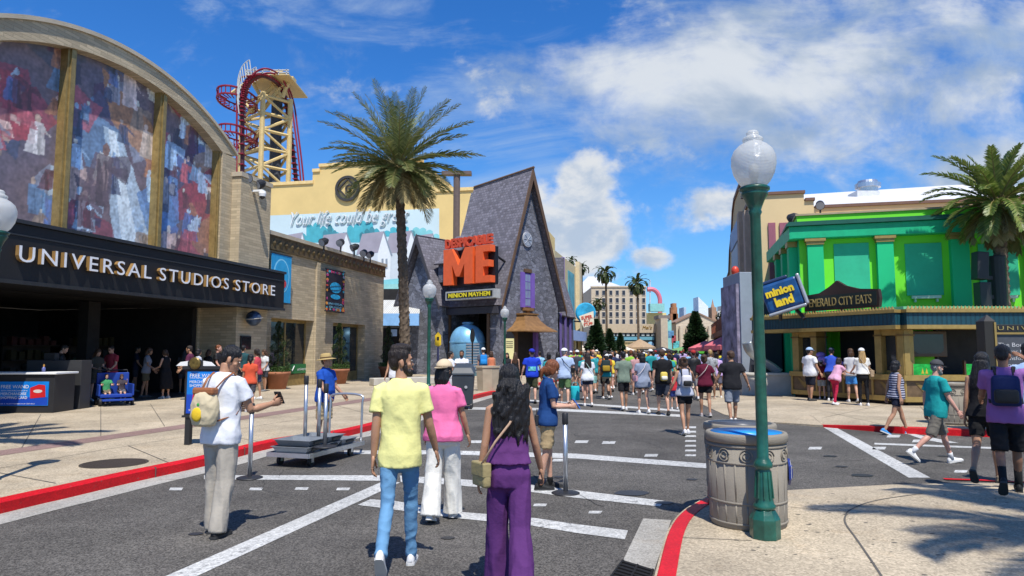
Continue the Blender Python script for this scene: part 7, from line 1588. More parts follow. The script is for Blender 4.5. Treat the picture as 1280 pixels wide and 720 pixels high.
    for nm in 'LR':
        h, kn, an, pit = J[nm]; tv = V((0, math.cos(pit), math.sin(pit))); uv_ = V((0, -math.sin(pit), math.cos(pit))); xv = V((1, 0, 0)); b0 = an - uv_ * .08; s_ = -1 if nm == 'L' else 1
        mb = MB(); rings = []
        for y, hw, hh in ((-.075, .022, .05), (-.06, .034, .085), (-.02, .038, .105), (.03, .040, .095), (.08, .044, .065), (.13, .047, .05), (.17, .040, .04), (.195, .02, .025)):
            rings.append([b0 + tv * y + xv * (hw * math.cos(a) + s_ * .02 * max(0, y)) + uv_ * (.018 + (hh - .018) * max(0, math.sin(a)) + (.0 if math.sin(a) >= 0 else -.004)) for a in [2 * math.pi * i / 14 for i in range(14)]])
        mb.loft(rings); so = put('shoe', mesh_xf(mb.mesh('shoe', True), Mw, 'shoe'), sh, root)
        if q != 'lo':
            mb = MB(); mb.loft([[b0 + tv * y + xv * (s2 * hw + s_ * .02 * max(0, y)) + uv_ * zz for s2, zz in ((-1, -.002), (1, -.002), (1, .02), (-1, .02))] for y, hw in ((-.08, .02), (-.065, .036), (0, .041), (.08, .047), (.13, .049), (.175, .042), (.2, .02))])
            put('sole', mesh_xf(mb.mesh('sole'), Mw, 'sole'), mat('shoe_sole', (.62, .61, .58), .7) if max(shoes) > .3 or shoes[2] > .2 else mat('shoe_sole_dark', (.04, .04, .04), .7), so)
            if socks: mb = MB(); mb.limb([an - uv_ * .03, an + (kn - an) * .12, an + (kn - an) * socks[1]], [.044, .041, .044], 12); put('sock', mesh_xf(mb.mesh('sock', True), Mw, 'sock'), fabric(socks[0]), root)
    info = dict(root=root, X=X, M=Mw, arms=arms, J=J, hdm=hdm, k=k)
    return info
def hash_(s):
    h = 0
    for c in s: h = (h * 31 + ord(c)) & 0xffffff
    return h
def local(info, mb): mb.xf(info['M']); return mb
def backpack(info, label, c, c2=(.03, .03, .03), w=.27, h=.38, d=.13, z=1.22, strap=True, patch=None, name='backpack'):
    X, M = info['X'], info['M']; o = M @ X(0, -.2, z - h / 2); t = T(name, label, 'backpack', o)
    def rb(cx, cy, cz, sx, sy, sz, bev): 
        mb = MB(); mb.box((cx, cy, cz), (sx, sy, sz)); me = mb.mesh('p', False, True, False, bev); 
        for v in me.vertices: v.co = X(v.co.x * (1 - .18 * max(0, (v.co.z - z) / h)), v.co.y, v.co.z)
        me.transform(M); me.polygons.foreach_set('use_smooth', [True] * len(me.polygons)); return me
    y = -.135 - d / 2
    put('bag', rb(0, y, z, w, d, h, .045), fabric(c, .7), t); put('pocket', rb(0, y - d * .5 - .015, z - h * .18, w * .8, .07, h * .45, .03), fabric(patch or c2, .7), t)
    if strap:
        for s_ in (-1, 1):
            mb = MB(); mb.limb([X(s_ * .085, -.13, z + h * .38), X(s_ * .095, -.09, 1.475), X(s_ * .1, .02, 1.49), X(s_ * .115, .115, 1.38), X(s_ * .15, .10, 1.22), X(s_ * .15, -.12, z - h * .4)], [(.008, .022)] * 6, 8, ref=(0, 0, 1)); put('strap', local(info, mb).mesh('strap', True), fabric(c2, .7), t)
    return t
def crossbag(info, label, side, c, zc=.93, w=.2, h=.16, y=.0, strapc=None, cat='handbag', behind=True):
    """bag at hip on side (-1 left), strap running up over the other shoulder"""
    X, M = info['X'], info['M']; xb = side * .235; o = M @ X(xb, y, zc); t = T('shoulder_bag', label, cat, o)
    mb = MB(); mb.box((0, 0, 0), (.075, w, h)); me = mb.mesh('bag', False, True, False, .02); R_ = Matrix.Rotation(R(25 * side * (-1 if y < 0 else 1)), 4, 'Z')
    for v in me.vertices: q = R_ @ v.co; v.co = X(q.x + xb, q.y + y, q.z + zc)
    me.transform(M); me.polygons.foreach_set('use_smooth', [True] * len(me.polygons)); put('bag', me, fabric(c, .45), t)
    mb = MB(); mb.box((.004 * side, 0, .03), (.08, w * 1.01, h * .62)); me = mb.mesh('flap', False, True, False, .012)
    for v in me.vertices: q = R_ @ v.co; v.co = X(q.x + xb, q.y + y, q.z + zc + .012)
    me.transform(M); put('flap', me, fabric(tuple(x * .85 for x in c), .4), t)
    mb = MB(); sg_ = -side
    mb.limb([X(xb, y - w * .4, zc + h * .5), X(side * .12, -.155, 1.16), X(0, -.165, 1.3), X(sg_ * .075, -.115, 1.43), X(sg_ * .10, -.02, 1.475), X(sg_ * .075, .10, 1.40), X(0, .16, 1.25), X(side * .15, .14, 1.08), X(xb, y + w * .4, zc + h * .5)], [(.006, .011)] * 9, 6, ref=(0, 1, 0)); put('strap', local(info, mb).mesh('strap', True), fabric(strapc or c, .5), t)
    return t
G = gnd
WHT = (.72, .73, .76)
# --- nearest figures
p1 = person('man in white T-shirt and loose beige trousers looking down at his phone', G(272, 668), -14, 1.79, 'm', 'hi', ((6, 5), (-5, 7)), (12, 4, 80), (16, 16, 88), 3, (-58, -24), 'tan', ('short', 'black'), ('tee', WHT, .82, .02), ('pants', (.40, .36, .30)), (.03, .03, .03), inR=-.55, inL=.5, width=.93)
p2 = person('man in yellow T-shirt and light blue jeans walking away, face turned right', G(498, 712), 2, 1.79, 'm', 'hi', ((-16, 34), (14, 4)), (-8, 5, 10), (8, 14, 14), 1, (-68, 3), 'tan', ('quiff', 'dark'), ('tee', (.80, .76, .30), .80, .006), ('jeans', (.125, .275, .45)), (.66, .66, .66), beard='dark', width=.90)
p3 = person('woman in pink shirt, white trousers and beige cap walking ahead of the yellow shirt', G(553, 650), -6, 1.63, 'f', 'hi', ((-6, 14), (10, 5)), (4, 8, 20), (6, 12, 14), 1, (-18, -4), 'tan', ('bob', 'black'), ('polo', (.80, .17, .36), .84, .03), ('wide', (.72, .70, .64)), (.72, .72, .72), hat=('cap_back', (.60, .48, .32)))
p4 = person('woman with long wavy dark hair in purple sleeveless top and purple wide trousers', G(636, 741), 3, 1.63, 'f', 'hi', ((10, 6), (-10, 16)), (-4, 10, 14), (8, 15, 16), 1, (8, 0), 'tan', ('wavy', 'black'), ('tank', (.115, .035, .15), .98, .022), ('wide', (.10, .03, .14)), (.2, .15, .1), width=.92)
p5 = person('ginger haired worker in navy polo and khaki shorts beside the right stanchion post', G(684, 611), -82, 1.62, 'f', 'hi', ((6, 4), (-4, 8)), (10, 6, 78), (8, 8, 82), 3, (6, -18), 'light', ('tied', 'ginger'), ('polo', (.012, .05, .17), .86, .018), ('shorts', (.42, .31, .17), .86), (.02, .02, .02), socks=((.02, .02, .02), .16), inL=.25, inR=.25)
p6 = person('worker in royal blue polo, khaki shorts and straw hat behind the flat cart', G(404, 557), -112, 1.66, 'm', 'hi', ((4, 4), (-2, 6)), (14, 10, 30), (22, 12, 24), 3, (25, 6), 'tan', ('short', 'brown'), ('polo', (.012, .07, .36), .84, .02), ('shorts', (.38, .29, .17), .98), (.12, .07, .05), hat=('straw', (.40, .29, .12)), belly=.05)
p7 = person('older man in teal T-shirt, grey shorts and dark cap striding right', G(1173, 580), -88, 1.63, 'm', 'hi', ((24, 8), (-22, 30)), (-14, 6, 18), (14, 8, 18), 4, (6, -6), 'pink', ('short', 'grey'), ('tee', (.012, .29, .29), .80, .016), ('shorts', (.16, .145, .12), 1.02), (.72, .72, .70), hat=('cap', (.06, .06, .065)), beard='grey', belly=.05, width=.96, socks=((.6, .6, .6), .2))
stripe = mat('striped_navy', (.05, .06, .12), .85); nt = stripe.node_tree
w_ = nt.nodes.new('ShaderNodeTexWave'); w_.bands_direction = 'Z'; w_.inputs['Scale'].default_value = 6.5; w_.inputs['Distortion'].default_value = 1.2; gg = nt.nodes.new('ShaderNodeNewGeometry'); nt.links.new(gg.outputs['Position'], w_.inputs[0])
cr = nt.nodes.new('ShaderNodeValToRGB'); cr.color_ramp.elements[0].color = (.02, .025, .07, 1); cr.color_ramp.elements[1].color = (.45, .45, .52, 1); cr.color_ramp.elements[0].position = .45; cr.color_ramp.elements[1].position = .6
nt.links.new(w_.outputs[0], cr.inputs[0]); nt.links.new(cr.outputs[0], nt.nodes['Principled BSDF'].inputs['Base Color'])
p8 = person('woman in navy and white striped sleeveless top crossing before the kiosk in blue trainers', G(1122, 543), -86, 1.56, 'f', 'hi', ((24, 8), (-18, 16)), (-18, 8, 14), (-16, 10, 20), 3, (0, 0), 'tan', ('bob', 'black'), ('tank', (.1, .1, .2), .86, .02, stripe), ('shorts', (.012, .014, .03), .55), (.05, .25, .55), glasses=True, belly=.03)
p9 = person('young man in mauve T-shirt with navy backpack, one hand raised to his head', G(1264, 617, .13), -32, 1.68, 'm', 'hi', ((-14, 32), (15, 6)), (24, 8, 50), (104, 48, 122), 3, (-10, -8), 'brown', ('short', 'black'), ('tee', (.27, .115, .33), .82, .02), ('shorts', (.012, .012, .014), 1.0), (.02, .02, .02), socks=((.015, .015, .015), .5), inR=.5)
p10 = person('woman with long black hair in black top and shorts beside the mauve T-shirt', G(1236, 604, .13), -42, 1.60, 'f', 'hi', ((-16, 34), (14, 6)), (-8, 8, 14), (10, 8, 14), 3, (-10, 0), 'tan', ('long', 'black'), ('tank', (.012, .012, .014), .88, .02), ('shorts', (.012, .012, .013), .7), (.25, .19, .13))
p11 = person('person in light blue shirt at the right picture edge beyond the navy backpack', G(1296, 598, .13), -40, 1.70, 'm', 'mid', top=('tee', (.35, .48, .72)), bottom=('shorts', (.1, .1, .12)), hair=('short', 'black'), skin='tan')
# what they carry
bp1 = T('drawstring_bag', 'cream drawstring backpack with tan leather flap on the back of the man in white', 'backpack', p1['M'] @ p1['X'](-.05, -.2, 1.0)); X = p1['X']
mb = MB(); rings = []
for z, hw, hd in ((.99, .06, .04), (1.0, .12, .075), (1.08, .148, .095), (1.18, .15, .095), (1.26, .125, .08), (1.31, .10, .06)): rings.append([X(-.05 + hw * math.cos(a), -.215 + hd * math.sin(a), z) for a in [2 * math.pi * i / 18 for i in range(18)]])
mb.loft(rings); me = vox(mb, .012, 4, .007, (16, 16, 10)); put('bag', mesh_xf(me, p1['M'], 'bag'), fabric((.58, .49, .32)), bp1)
mb = MB(); mb.box((0, 0, 0), (.24, .10, .07)); me = mb.mesh('flap', False, True, False, .02)
for v in me.vertices: v.co = X(v.co.x - .05, v.co.y - .225, v.co.z + 1.31)
me.transform(p1['M']); put('flap', me, mat('tan_leather', (.30, .11, .04), .5, bump=.2), bp1)
mb = MB(); mb.ball((0, 0, 0), (.06, .02, .065), 12, 8); mb.v = [X(v.x - .07, v.y - .305, v.z + 1.1) for v in mb.v]; put('yellow_patch', local(p1, mb).mesh('yellow_patch', True), fabric((.75, .50, .03)), bp1)
mb = MB(); mb.ball((0, 0, 0), (.028, .012, .02), 10, 6); mb.v = [X(v.x - .06, v.y - .30, v.z + 1.185) for v in mb.v]; put('green_patch', local(p1, mb).mesh('green_patch', True), fabric((.05, .3, .06)), bp1)
for s_ in (-1, 1):
    mb = MB(); mb.limb([X(-.05 + s_ * .07, -.19, 1.32), X(s_ * .10 - .01, -.125, 1.43), X(s_ * .115, -.03, 1.487), X(s_ * .125, .09, 1.41), X(s_ * .16, .10, 1.22), X(s_ * .17, -.02, 1.1), X(-.05 + s_ * .12, -.17, 1.04)], [(.007, .014)] * 7, 7, ref=(0, 0, 1)); put('strap', local(p1, mb).mesh('strap', True), mat('tan_leather', (.3,) * 3), bp1)
def phone(info, nm, label, c, size=(.075, .012, .15), tilt=35):
    s0, e, w, d, fd, f, s_ = info['arms'][nm]; q = info['M'] @ (w + fd * .11 + V((-s_ * .03, 0, .03))); t = T('phone', label, 'phone', q); M = Matrix.Translation(q) @ Matrix.Rotation(math.atan2(info['M'][1][0], info['M'][0][0]), 4, 'Z') @ Matrix.Rotation(R(tilt), 4, 'X') @ Matrix.Rotation(R(90), 4, 'X')
    mb = MB(); mb.box((0, 0, 0), (size[0], size[2], size[1])); mb.xf(M); mb.build('case', c, t, bevel=.004); mb = MB(); mb.box((0, 0, size[1] / 2 + .001), (size[0] * .92, size[2] * .94, .001)); mb.xf(M); mb.build('screen', M_GLASS, t)
phone(p1, 'R', 'black phone held up in the right hand of the man in white', M_BLACK); phone(p5, 'R', 'blue phone held by the ginger haired worker', mat('phone_blue', (.05, .2, .7), .35))
crossbag(p4, 'small gold-green leather shoulder bag on the left hip of the woman in purple', -1, (.38, .31, .15), .90, .24, .18, -.06, (.50, .33, .22))
backpack(p9, 'navy backpack on the mauve T-shirt', (.012, .022, .09), w=.30, h=.36, z=1.2)
t = T('belt_radio', 'black radio clipped to the back of the ginger haired worker', 'radio', p5['M'] @ p5['X'](.12, -.16, .95)); mb = MB(); mb.box((0, 0, 0), (.07, .05, .15)); me = mb.mesh('case', False, True, False, .01)
for v in me.vertices: v.co = p5['X'](v.co.x + .13, v.co.y - .17, v.co.z + .92)
me.transform(p5['M']); put('case', me, M_BLACK, t)
mb = MB(); mb.limb([p5['X'](.13, -.17, .99), p5['X'](.13, -.17, 1.07)], .008, 6); put('aerial', local(p5, mb).mesh('aerial'), M_BLACK, t)
# --- middle distance, walking away up the street
BLK, GRY = (.012, .012, .014), (.14, .14, .15)
m1 = person('woman in pale grey sleeveless top and black shorts with small white backpack', G(857, 543), 2, 1.60, 'f', 'mid', ((-10, 16), (12, 5)), (-4, 22, 30), (40, 25, 105), 1, (0, -6), 'tan', ('bun', 'brown'), ('tank', (.42, .43, .50), .86, .02), ('shorts', BLK, .55), (.72, .70, .70))
backpack(m1, 'small white and black backpack on the woman in grey sleeveless top', (.62, .60, .62), (.02, .02, .02), .24, .27, .12, 1.2)
m2 = person('stocky man in black T-shirt and grey shorts holding hands on the right', G(916, 529), -4, 1.72, 'm', 'mid', ((-8, 16), (12, 5)), (4, 20, 12), (-6, 22, 18), 1, (12, -4), 'tan', ('short', 'brown'), ('tee', (.015, .015, .018), .8, .03), ('shorts', (.20, .22, .26), 1.0), (.68, .68, .68), width=1.1)
m3 = person('woman in maroon T-shirt and black shorts holding hands with the man in black', G(882, 521), -8, 1.62, 'f', 'mid', ((8, 5), (-8, 14)), (0, 10, 14), (6, 20, 14), 1, (-10, 0), 'tan', ('bun', 'brown'), ('tee', (.10, .008, .025), .84, .03), ('shorts', BLK, .6), (.35, .3, .3), width=1.06)
crossbag(m3, 'grey water bottle pouch on a pale strap worn by the woman in maroon', -1, (.3, .29, .28), .95, .12, .2, -.02, (.5, .42, .38), 'pouch')
m4 = person('man in black T-shirt with yellow and white small rucksack in mid street', G(829, 519), 0, 1.76, 'm', 'mid', ((10, 5), (-8, 14)), (-6, 8, 12), (8, 8, 12), 1, (0, 0), 'light', ('short', 'brown'), ('tee', BLK, .82, .02), ('shorts', (.035, .04, .055), .95), (.02, .02, .02), width=1.05)
backpack(m4, 'yellow small rucksack on the man in black', (.62, .48, .10), (.75, .72, .6), .19, .24, .1, 1.02, False)
m5 = person('woman in long grey-blue T-shirt with black bob and pink sling bag', G(804, 517), 6, 1.66, 'f', 'mid', ((9, 5), (-9, 15)), (6, 12, 26), (-6, 12, 16), 1, (-6, 0), 'light', ('bob', 'black'), ('tee', (.24, .28, .37), .74, .045), ('shorts', (.03, .03, .035), .5), (.72, .72, .72))
crossbag(m5, 'pale pink sling bag on the left hip of the woman in grey-blue', -1, (.62, .35, .42), 1.0, .16, .16, -.06, (.65, .6, .62))
m6 = person('man in sage green T-shirt and black shorts in the middle of the street', G(780, 513), 4, 1.70, 'm', 'mid', ((-9, 15), (10, 5)), (-4, 10, 18), (6, 8, 12), 1, (0, 0), 'tan', ('short', 'black'), ('tee', (.17, .22, .17), .82, .02), ('shorts', BLK, .85), (.7, .7, .7))
m7 = person('man in dark T-shirt and black shorts wearing a large colourful backpack', G(757, 499), 0, 1.70, 'm', 'mid', ((10, 5), (-8, 18)), (0, 8, 14), (0, 8, 14), 1, (0, 0), 'tan', ('short', 'black'), ('tee', (.40, .13, .03), .84, .02), ('shorts', BLK, .85), (.4, .35, .3), socks=(BLK, .45))
backpack(m7, 'large dark green backpack with orange and lime pattern', (.02, .035, .035), (.02, .02, .02), .34, .46, .15, 1.2, True, (.35, .22, .02))
m8 = person('woman with very long dark hair in white T-shirt and navy shorts', G(735, 508), 2, 1.66, 'f', 'mid', ((9, 5), (-9, 15)), (0, 10, 14), (8, 12, 14), 1, (0, 0), 'light', ('long', 'dark'), ('tee', (.68, .70, .74), .82, .035), ('shorts', (.02, .025, .05), .5), (.7, .68, .66))
crossbag(m8, 'mint green tote bag at the right hip of the woman with very long hair', 1, (.30, .55, .47), .86, .22, .24, -.02, (.35, .5, .45), 'tote bag')
m9 = person('man in pale blue T-shirt, white cap and green shorts with black chest strap', G(706, 506), -4, 1.80, 'm', 'mid', ((10, 5), (-9, 15)), (-4, 12, 14), (4, 14, 14), 1, (-30, 0), 'light', ('short', 'grey'), ('tee', (.38, .48, .66), .80, .03), ('shorts', (.10, .17, .07), .95), (.35, .35, .35), hat=('cap', (.72, .72, .74)), width=1.1)
crossbag(m9, 'black camera bag slung behind the man in the pale blue T-shirt', 1, (.02, .02, .022), 1.05, .16, .14, -.1, (.02, .02, .02), 'camera bag')
t = T('cool_bag', 'bright turquoise cool bag hanging beside the man in green shorts', 'bag', G(719, 500)); q = G(719, 506); mb = MB(); mb.lathe([(.14, .15), (.15, .18), (.15, .55), (.13, .6)], q, 16); mb.build('bag', fabric((.02, .42, .48)), t, True); mb = MB(); mb.limb([q + V((-.12, 0, .58)), q + V((-.06, 0, .72)), q + V((.06, 0, .72)), q + V((.12, 0, .58))], .012, 6); mb.build('handle', fabric((.02, .3, .35)), t)
m10 = person('man in royal blue patterned T-shirt, blue cap and camouflage shorts', G(665, 504), 0, 1.78, 'm', 'mid', ((9, 5), (-8, 15)), (-4, 14, 14), (4, 14, 14), 1, (10, 0), 'light', ('short', 'brown'), ('tee', (.015, .05, .50), .82, .025), ('shorts', (.045, .05, .025), 1.0), (.08, .08, .08), hat=('cap_back', (.02, .03, .35)), width=1.08)
t = m10['root']; mb = MB(); mb.box((0, 0, 0), (.24, .015, .14)); me = mb.mesh('print', False, True, False, .004)
for v in me.vertices: v.co = m10['X'](v.co.x, v.co.y - .148, v.co.z + 1.1)
me.transform(m10['M']); put('shirt_print', me, mat('shirt_print', (.10, .40, .42), .8, var=.9, vs=9), t)
person('bearded man in white vest and dark glasses walking towards the viewer', G(493, 506, .0), 172, 1.74, 'm', 'mid', ((10, 5), (-8, 15)), (-6, 10, 14), (8, 10, 14), 1, (0, 0), 'tan', ('short', 'black'), ('tank', (.70, .71, .74), .84, .02), ('shorts', (.05, .055, .07), .95), (.5, .5, .5), beard='dark', glasses=True)
person('person in white T-shirt with black hair seen just left of the grey wheeled bin', G(562, 505), -60, 1.70, 'm', 'mid', top=('tee', (.68, .69, .72)), bottom=('pants', (.55, .55, .57)), hair=('short', 'black'), skin='tan')
person('bearded man in white shirt pushing the grey wheeled bin', G(577, 500), 176, 1.74, 'm', 'mid', ((4, 4), (-4, 6)), (40, 8, 40), (40, 8, 40), 3, (0, 0), 'brown', ('short', 'black'), ('tee', (.68, .69, .72)), ('pants', (.3, .3, .32)), (.03, .03, .03), beard='dark')
e1 = person('person in white cap carrying a bright blue backpack near the concrete tub', G(604, 487, .1), 6, 1.74, 'm', 'mid', top=('tee', (.1, .1, .12)), bottom=('shorts', (.3, .27, .2)), hat=('cap', (.7, .7, .7)), hair=('short', 'brown')); backpack(e1, 'bright blue backpack near the concrete tub', (.015, .20, .55), (.01, .1, .3), .32, .44, .16, 1.22, True, (.02, .24, .6))
person('woman in orange and sky blue clothes beside the bright blue backpack', G(614, 487, .1), 12, 1.60, 'f', 'mid', top=('tank', (.62, .2, .1)), bottom=('skirt', (.12, .40, .66)), hair=('bob', 'brown'), skin='tan')
person('girl in black top with pink print standing by the lamp before the blue pod', G(634, 486), 174, 1.62, 'f', 'mid', top=('tee', (.02, .02, .025)), bottom=('shorts', (.5, .2, .35)), hair=('long', 'dark'))
person('woman with long brown hair in black dress before the copper hooded door', G(644, 487), 0, 1.64, 'f', 'mid', top=('dress', (.015, .015, .018)), bottom=('none', BLK), hair=('long', 'brown'))
person('woman in black T-shirt with a white print facing the viewer left of the white cap', G(686, 492), 168, 1.64, 'f', 'mid', top=('tee', (.02, .02, .025)), bottom=('shorts', (.1, .12, .2)), hair=('bob', 'dark'))
person('man in dark grey T-shirt and white cap in front of the purple posts', G(722, 489), 4, 1.74, 'm', 'mid', top=('tee', (.05, .055, .07)), bottom=('shorts', (.2, .18, .14)), hat=('cap', (.7, .7, .68)), hair=('short', 'brown'))
person('man in navy polo with bald head left of the colourful backpack', G(742, 490), -8, 1.76, 'm', 'mid', top=('polo', (.02, .03, .09)), bottom=('shorts', (.3, .28, .24)), hair=('bald', 'dark'))
person('woman in dusty pink top between the sage and grey-blue T-shirts', G(795, 494), 8, 1.66, 'f', 'mid', top=('tee', (.50, .28, .28)), bottom=('shorts', (.45, .45, .47), .5), hair=('tied', 'brown'))
person('man in plain black shirt and red cap left of the maroon T-shirt', G(868, 500), -4, 1.74, 'm', 'mid', top=('tee', (.02, .02, .022)), bottom=('shorts', (.06, .07, .1)), hat=('cap_back', (.35, .03, .03)), hair=('short', 'dark'))
person('small child in bright red T-shirt beside the yellow rucksack', G(843, 512), 0, 1.12, 'm', 'mid', top=('tee', (.5, .03, .04)), bottom=('shorts', (.03, .05, .2)), hair=('short', 'brown'))
person('woman in lilac T-shirt with bun behind the couple holding hands', G(897, 499), -6, 1.66, 'f', 'mid', top=('tee', (.48, .34, .62)), bottom=('shorts', (.1, .1, .14)), hair=('bun', 'dark'), skin='brown')
person('man in bright yellow T-shirt at the foot of the grey gate tower', G(931, 492, .05), 0, 1.70, 'm', 'mid', top=('tee', (.72, .55, .03)), bottom=('shorts', (.05, .05, .06)), hair=('short', 'black'), skin='brown')
# --- at the kiosk
SWR = .13
r1 = person('heavy man in white T-shirt, black shorts and pale blue cap at the kiosk', G(1014, 501, SWR), -70, 1.70, 'm', 'mid', ((4, 4), (-3, 6)), (0, 14, 16), (6, 12, 16), 0, (0, 0), 'tan', ('short', 'dark'), ('tee', (.70, .70, .72), .80, .03), ('shorts', (.012, .014, .025), .95), (.05, .05, .05), hat=('cap', (.30, .42, .6)), belly=.08, width=1.14)
person('child in dark red T-shirt behind the heavy man in white', G(1028, 499, SWR), -20, 1.28, 'm', 'mid', top=('tee', (.14, .01, .02)), bottom=('shorts', (.3, .33, .36)), hair=('short', 'dark'), hat=('cap', (.3, .3, .32)))
person('girl in pink and white top and red leggings leaning on the kiosk counter', G(1045, 506, SWR), -70, 1.42, 'f', 'mid', ((6, 4), (-6, 10)), (40, 8, 40), (45, 8, 35), 22, (0, 0), 'light', ('bob', 'dark'), ('tee', (.65, .35, .48), .84, .05), ('jeans', (.45, .02, .06)), (.72, .72, .74))
person('tall person in blue and magenta top bending at the kiosk counter', G(1040, 501, SWR), -40, 1.72, 'f', 'mid', ((4, 4), (-4, 6)), (40, 10, 40), (40, 10, 40), 14, (0, -10), 'tan', ('short', 'black'), ('tee', (.03, .08, .45), .9), ('jeans', (.03, .03, .04)), (.7, .7, .7), hat=('cap', (.05, .06, .1)))
r4 = person('blond woman in white T-shirt, white cap and black trousers at the kiosk', G(1080, 507, SWR), -14, 1.68, 'f', 'mid', ((4, 4), (-4, 6)), (20, 12, 40), (20, 12, 40), 2, (0, 0), 'light', ('long', 'blond'), ('tee', (.70, .69, .65), .94, .03), ('jeans', BLK), (.7, .68, .66), hat=('cap', (.72, .72, .7)))
crossbag(r4, 'tan bum bag behind the blond woman at the kiosk', 1, (.50, .36, .22), .96, .2, .2, -.16, (.5, .36, .22), 'bum bag')
person('person in pale top and bright blue shorts hidden behind the blond woman', G(1066, 503, SWR), -10, 1.66, 'f', 'mid', top=('tee', (.5, .5, .52)), bottom=('shorts', (.06, .25, .62)), hair=('bob', 'brown'))
# --- in the shade of the store
s1 = person('man in black T-shirt and grey shorts looking down at the end of the counter', G(72, 505, SW), -62, 1.78, 'm', 'mid', ((3, 4), (-3, 5)), (12, 8, 50), (14, 8, 50), 3, (0, -25), 'light', ('short', 'dark'), ('tee', (.02, .02, .022)), ('shorts', (.28, .29, .3)), (.6, .6, .6), inR=.3, inL=.3)
person('woman in olive dress top looking down beside the blue pushchair', G(118, 501, SW), -120, 1.66, 'f', 'mid', ((3, 4), (-3, 5)), (14, 8, 60), (14, 8, 60), 3, (0, -20), 'light', ('long', 'brown'), ('tee', (.06, .055, .045), .74), ('shorts', (.05, .05, .05)), (.6, .6, .6), inR=.3)
person('man in red printed T-shirt and sunglasses behind the blue pushchair', G(138, 499, SW), 165, 1.76, 'm', 'mid', ((3, 4), (-3, 5)), (16, 10, 40), (16, 10, 40), 3, (0, -15), 'light', ('short', 'dark'), ('tee', (.42, .05, .07)), ('shorts', (.05, .05, .06)), (.3, .3, .3), glasses=True)
person('woman in light grey top and olive shorts in the store shade', G(181, 497, SW), -70, 1.70, 'f', 'mid', ((4, 4), (-4, 6)), (10, 8, 30), (12, 8, 50), 4, (0, -15), 'tan', ('bob', 'brown'), ('tee', (.25, .26, .3)), ('shorts', (.12, .11, .07)), (.1, .1, .1))
person('woman in long black dress with bare shoulders in the store shade', G(206, 498, SW), 70, 1.64, 'f', 'mid', ((2, 3), (-2, 4)), (14, 8, 60), (10, 8, 30), 4, (0, -15), 'light', ('tied', 'brown'), ('dress', (.014, .014, .016)), ('none', BLK), (.6, .6, .6))
person('woman in maroon top with white sash sitting behind the store counter', G(8, 497, SW), -150, 1.62, 'f', 'mid', top=('tee', (.10, .012, .025)), bottom=('jeans', BLK), hair=('bob', 'black'), skin='brown')
person('man in black T-shirt stretching out his arm beside the stone pier', G(270, 494, SW), -86, 1.80, 'm', 'mid', ((4, 4), (-4, 6)), (80, 6, 8), (10, 8, 30), 2, (0, 0), 'pink', ('short', 'ginger'), ('tee', (.02, .02, .022)), ('shorts', (.1, .1, .1)), (.3, .3, .3), belly=.05)
person('woman in red floral vest top standing left of the terracotta pot', G(320, 499, SW), 70, 1.66, 'f', 'mid', ((4, 4), (-4, 6)), (10, 8, 30), (20, 8, 70), 2, (0, 0), 'tan', ('tied', 'dark'), ('tank', (.5, .06, .08)), ('shorts', (.04, .05, .1)), (.7, .7, .68))
person('person in orange-red top with bag strap before the black wall screen', G(311, 515, SW), 20, 1.50, 'f', 'mid', ((4, 4), (-10, 12)), top=('tee', (.60, .09, .04)), bottom=('shorts', (.06, .06, .07)), hair=('tied', 'black'), skin='tan')
person('man in dark teal T-shirt with back turned under the globe emblem', G(302, 493, SW), 0, 1.78, 'm', 'mid', top=('tee', (.02, .07, .08)), bottom=('shorts', (.05, .05, .06)), hair=('short', 'black'), skin='tan')
person('person in white and blue top half hidden behind the wand sign stand', G(245, 497, SW), -40, 1.66, 'f', 'mid', top=('tee', (.45, .48, .55)), bottom=('shorts', (.05, .07, .2)), hair=('bob', 'black'), skin='tan')
_pq = G(136, 507, SW); PCM = Matrix.Translation(_pq + V((0, .25, 0))) @ Matrix.Rotation(R(-140), 4, 'Z')
for i, (lab, px, py, yw, sx, tc, hr, kk) in enumerate((('woman in charcoal top facing the deep racks left of the black dress', 228, 492, 20, 'f', (.05, .05, .055), ('long', 'black'), 'tan'), ('man in dark navy T-shirt deep inside the open shop', 168, 490, -60, 'm', (.02, .025, .05), ('short', 'black'), 'tan'), ('woman in dark green top near the dark shop post', 96, 496, 60, 'f', (.03, .06, .04), ('tied', 'dark'), 'brown'), ('man in dim grey shirt and cap deep in the shop shade', 212, 487, 150, 'm', (.10, .10, .11), ('short', 'dark'), 'light'),
    ('woman in black top with pale bag leaning by the inner stone wall', 258, 491, -30, 'f', (.02, .02, .022), ('bob', 'brown'), 'light'), ('man in plum T-shirt at the shop edge behind the sign stand', 236, 499, 100, 'm', (.09, .02, .05), ('short', 'dark'), 'tan'), ('man in black polo beside the stone pier in half shade', 286, 496, -110, 'm', (.015, .015, .018), ('short', 'black'), 'tan'), ('woman in white sun top between the pier and the clay pot', 330, 489, 150, 'f', (.6, .6, .6), ('long', 'brown'), 'tan'))):
    person(lab, G(px, py, SW), yw, 1.76 if sx == 'm' else 1.64, sx, 'mid', ((4, 4), (-4, 6)), (8, 8, 40), (10, 8, 24 + 8 * i), 2, (10 - 4 * i, -8), kk, hr, ('tee', tc), ('shorts', (.05, .05, .06)), (.2, .2, .2), hat=('cap', (.1, .1, .12)) if 'cap' in lab else None)
kd1 = person('small child in green T-shirt sitting on the left of the blue pushchair', PCM @ V((.2, -.08, 0)), -140, 1.05, 'm', 'mid', ((78, 70), (70, 62)), (40, 10, 60), (40, 10, 60), -8, (0, -10), 'light', ('short', 'brown'), ('tee', (.05, .25, .1)), ('shorts', (.15, .12, .08)), (.1, .1, .1), zhip=.42)
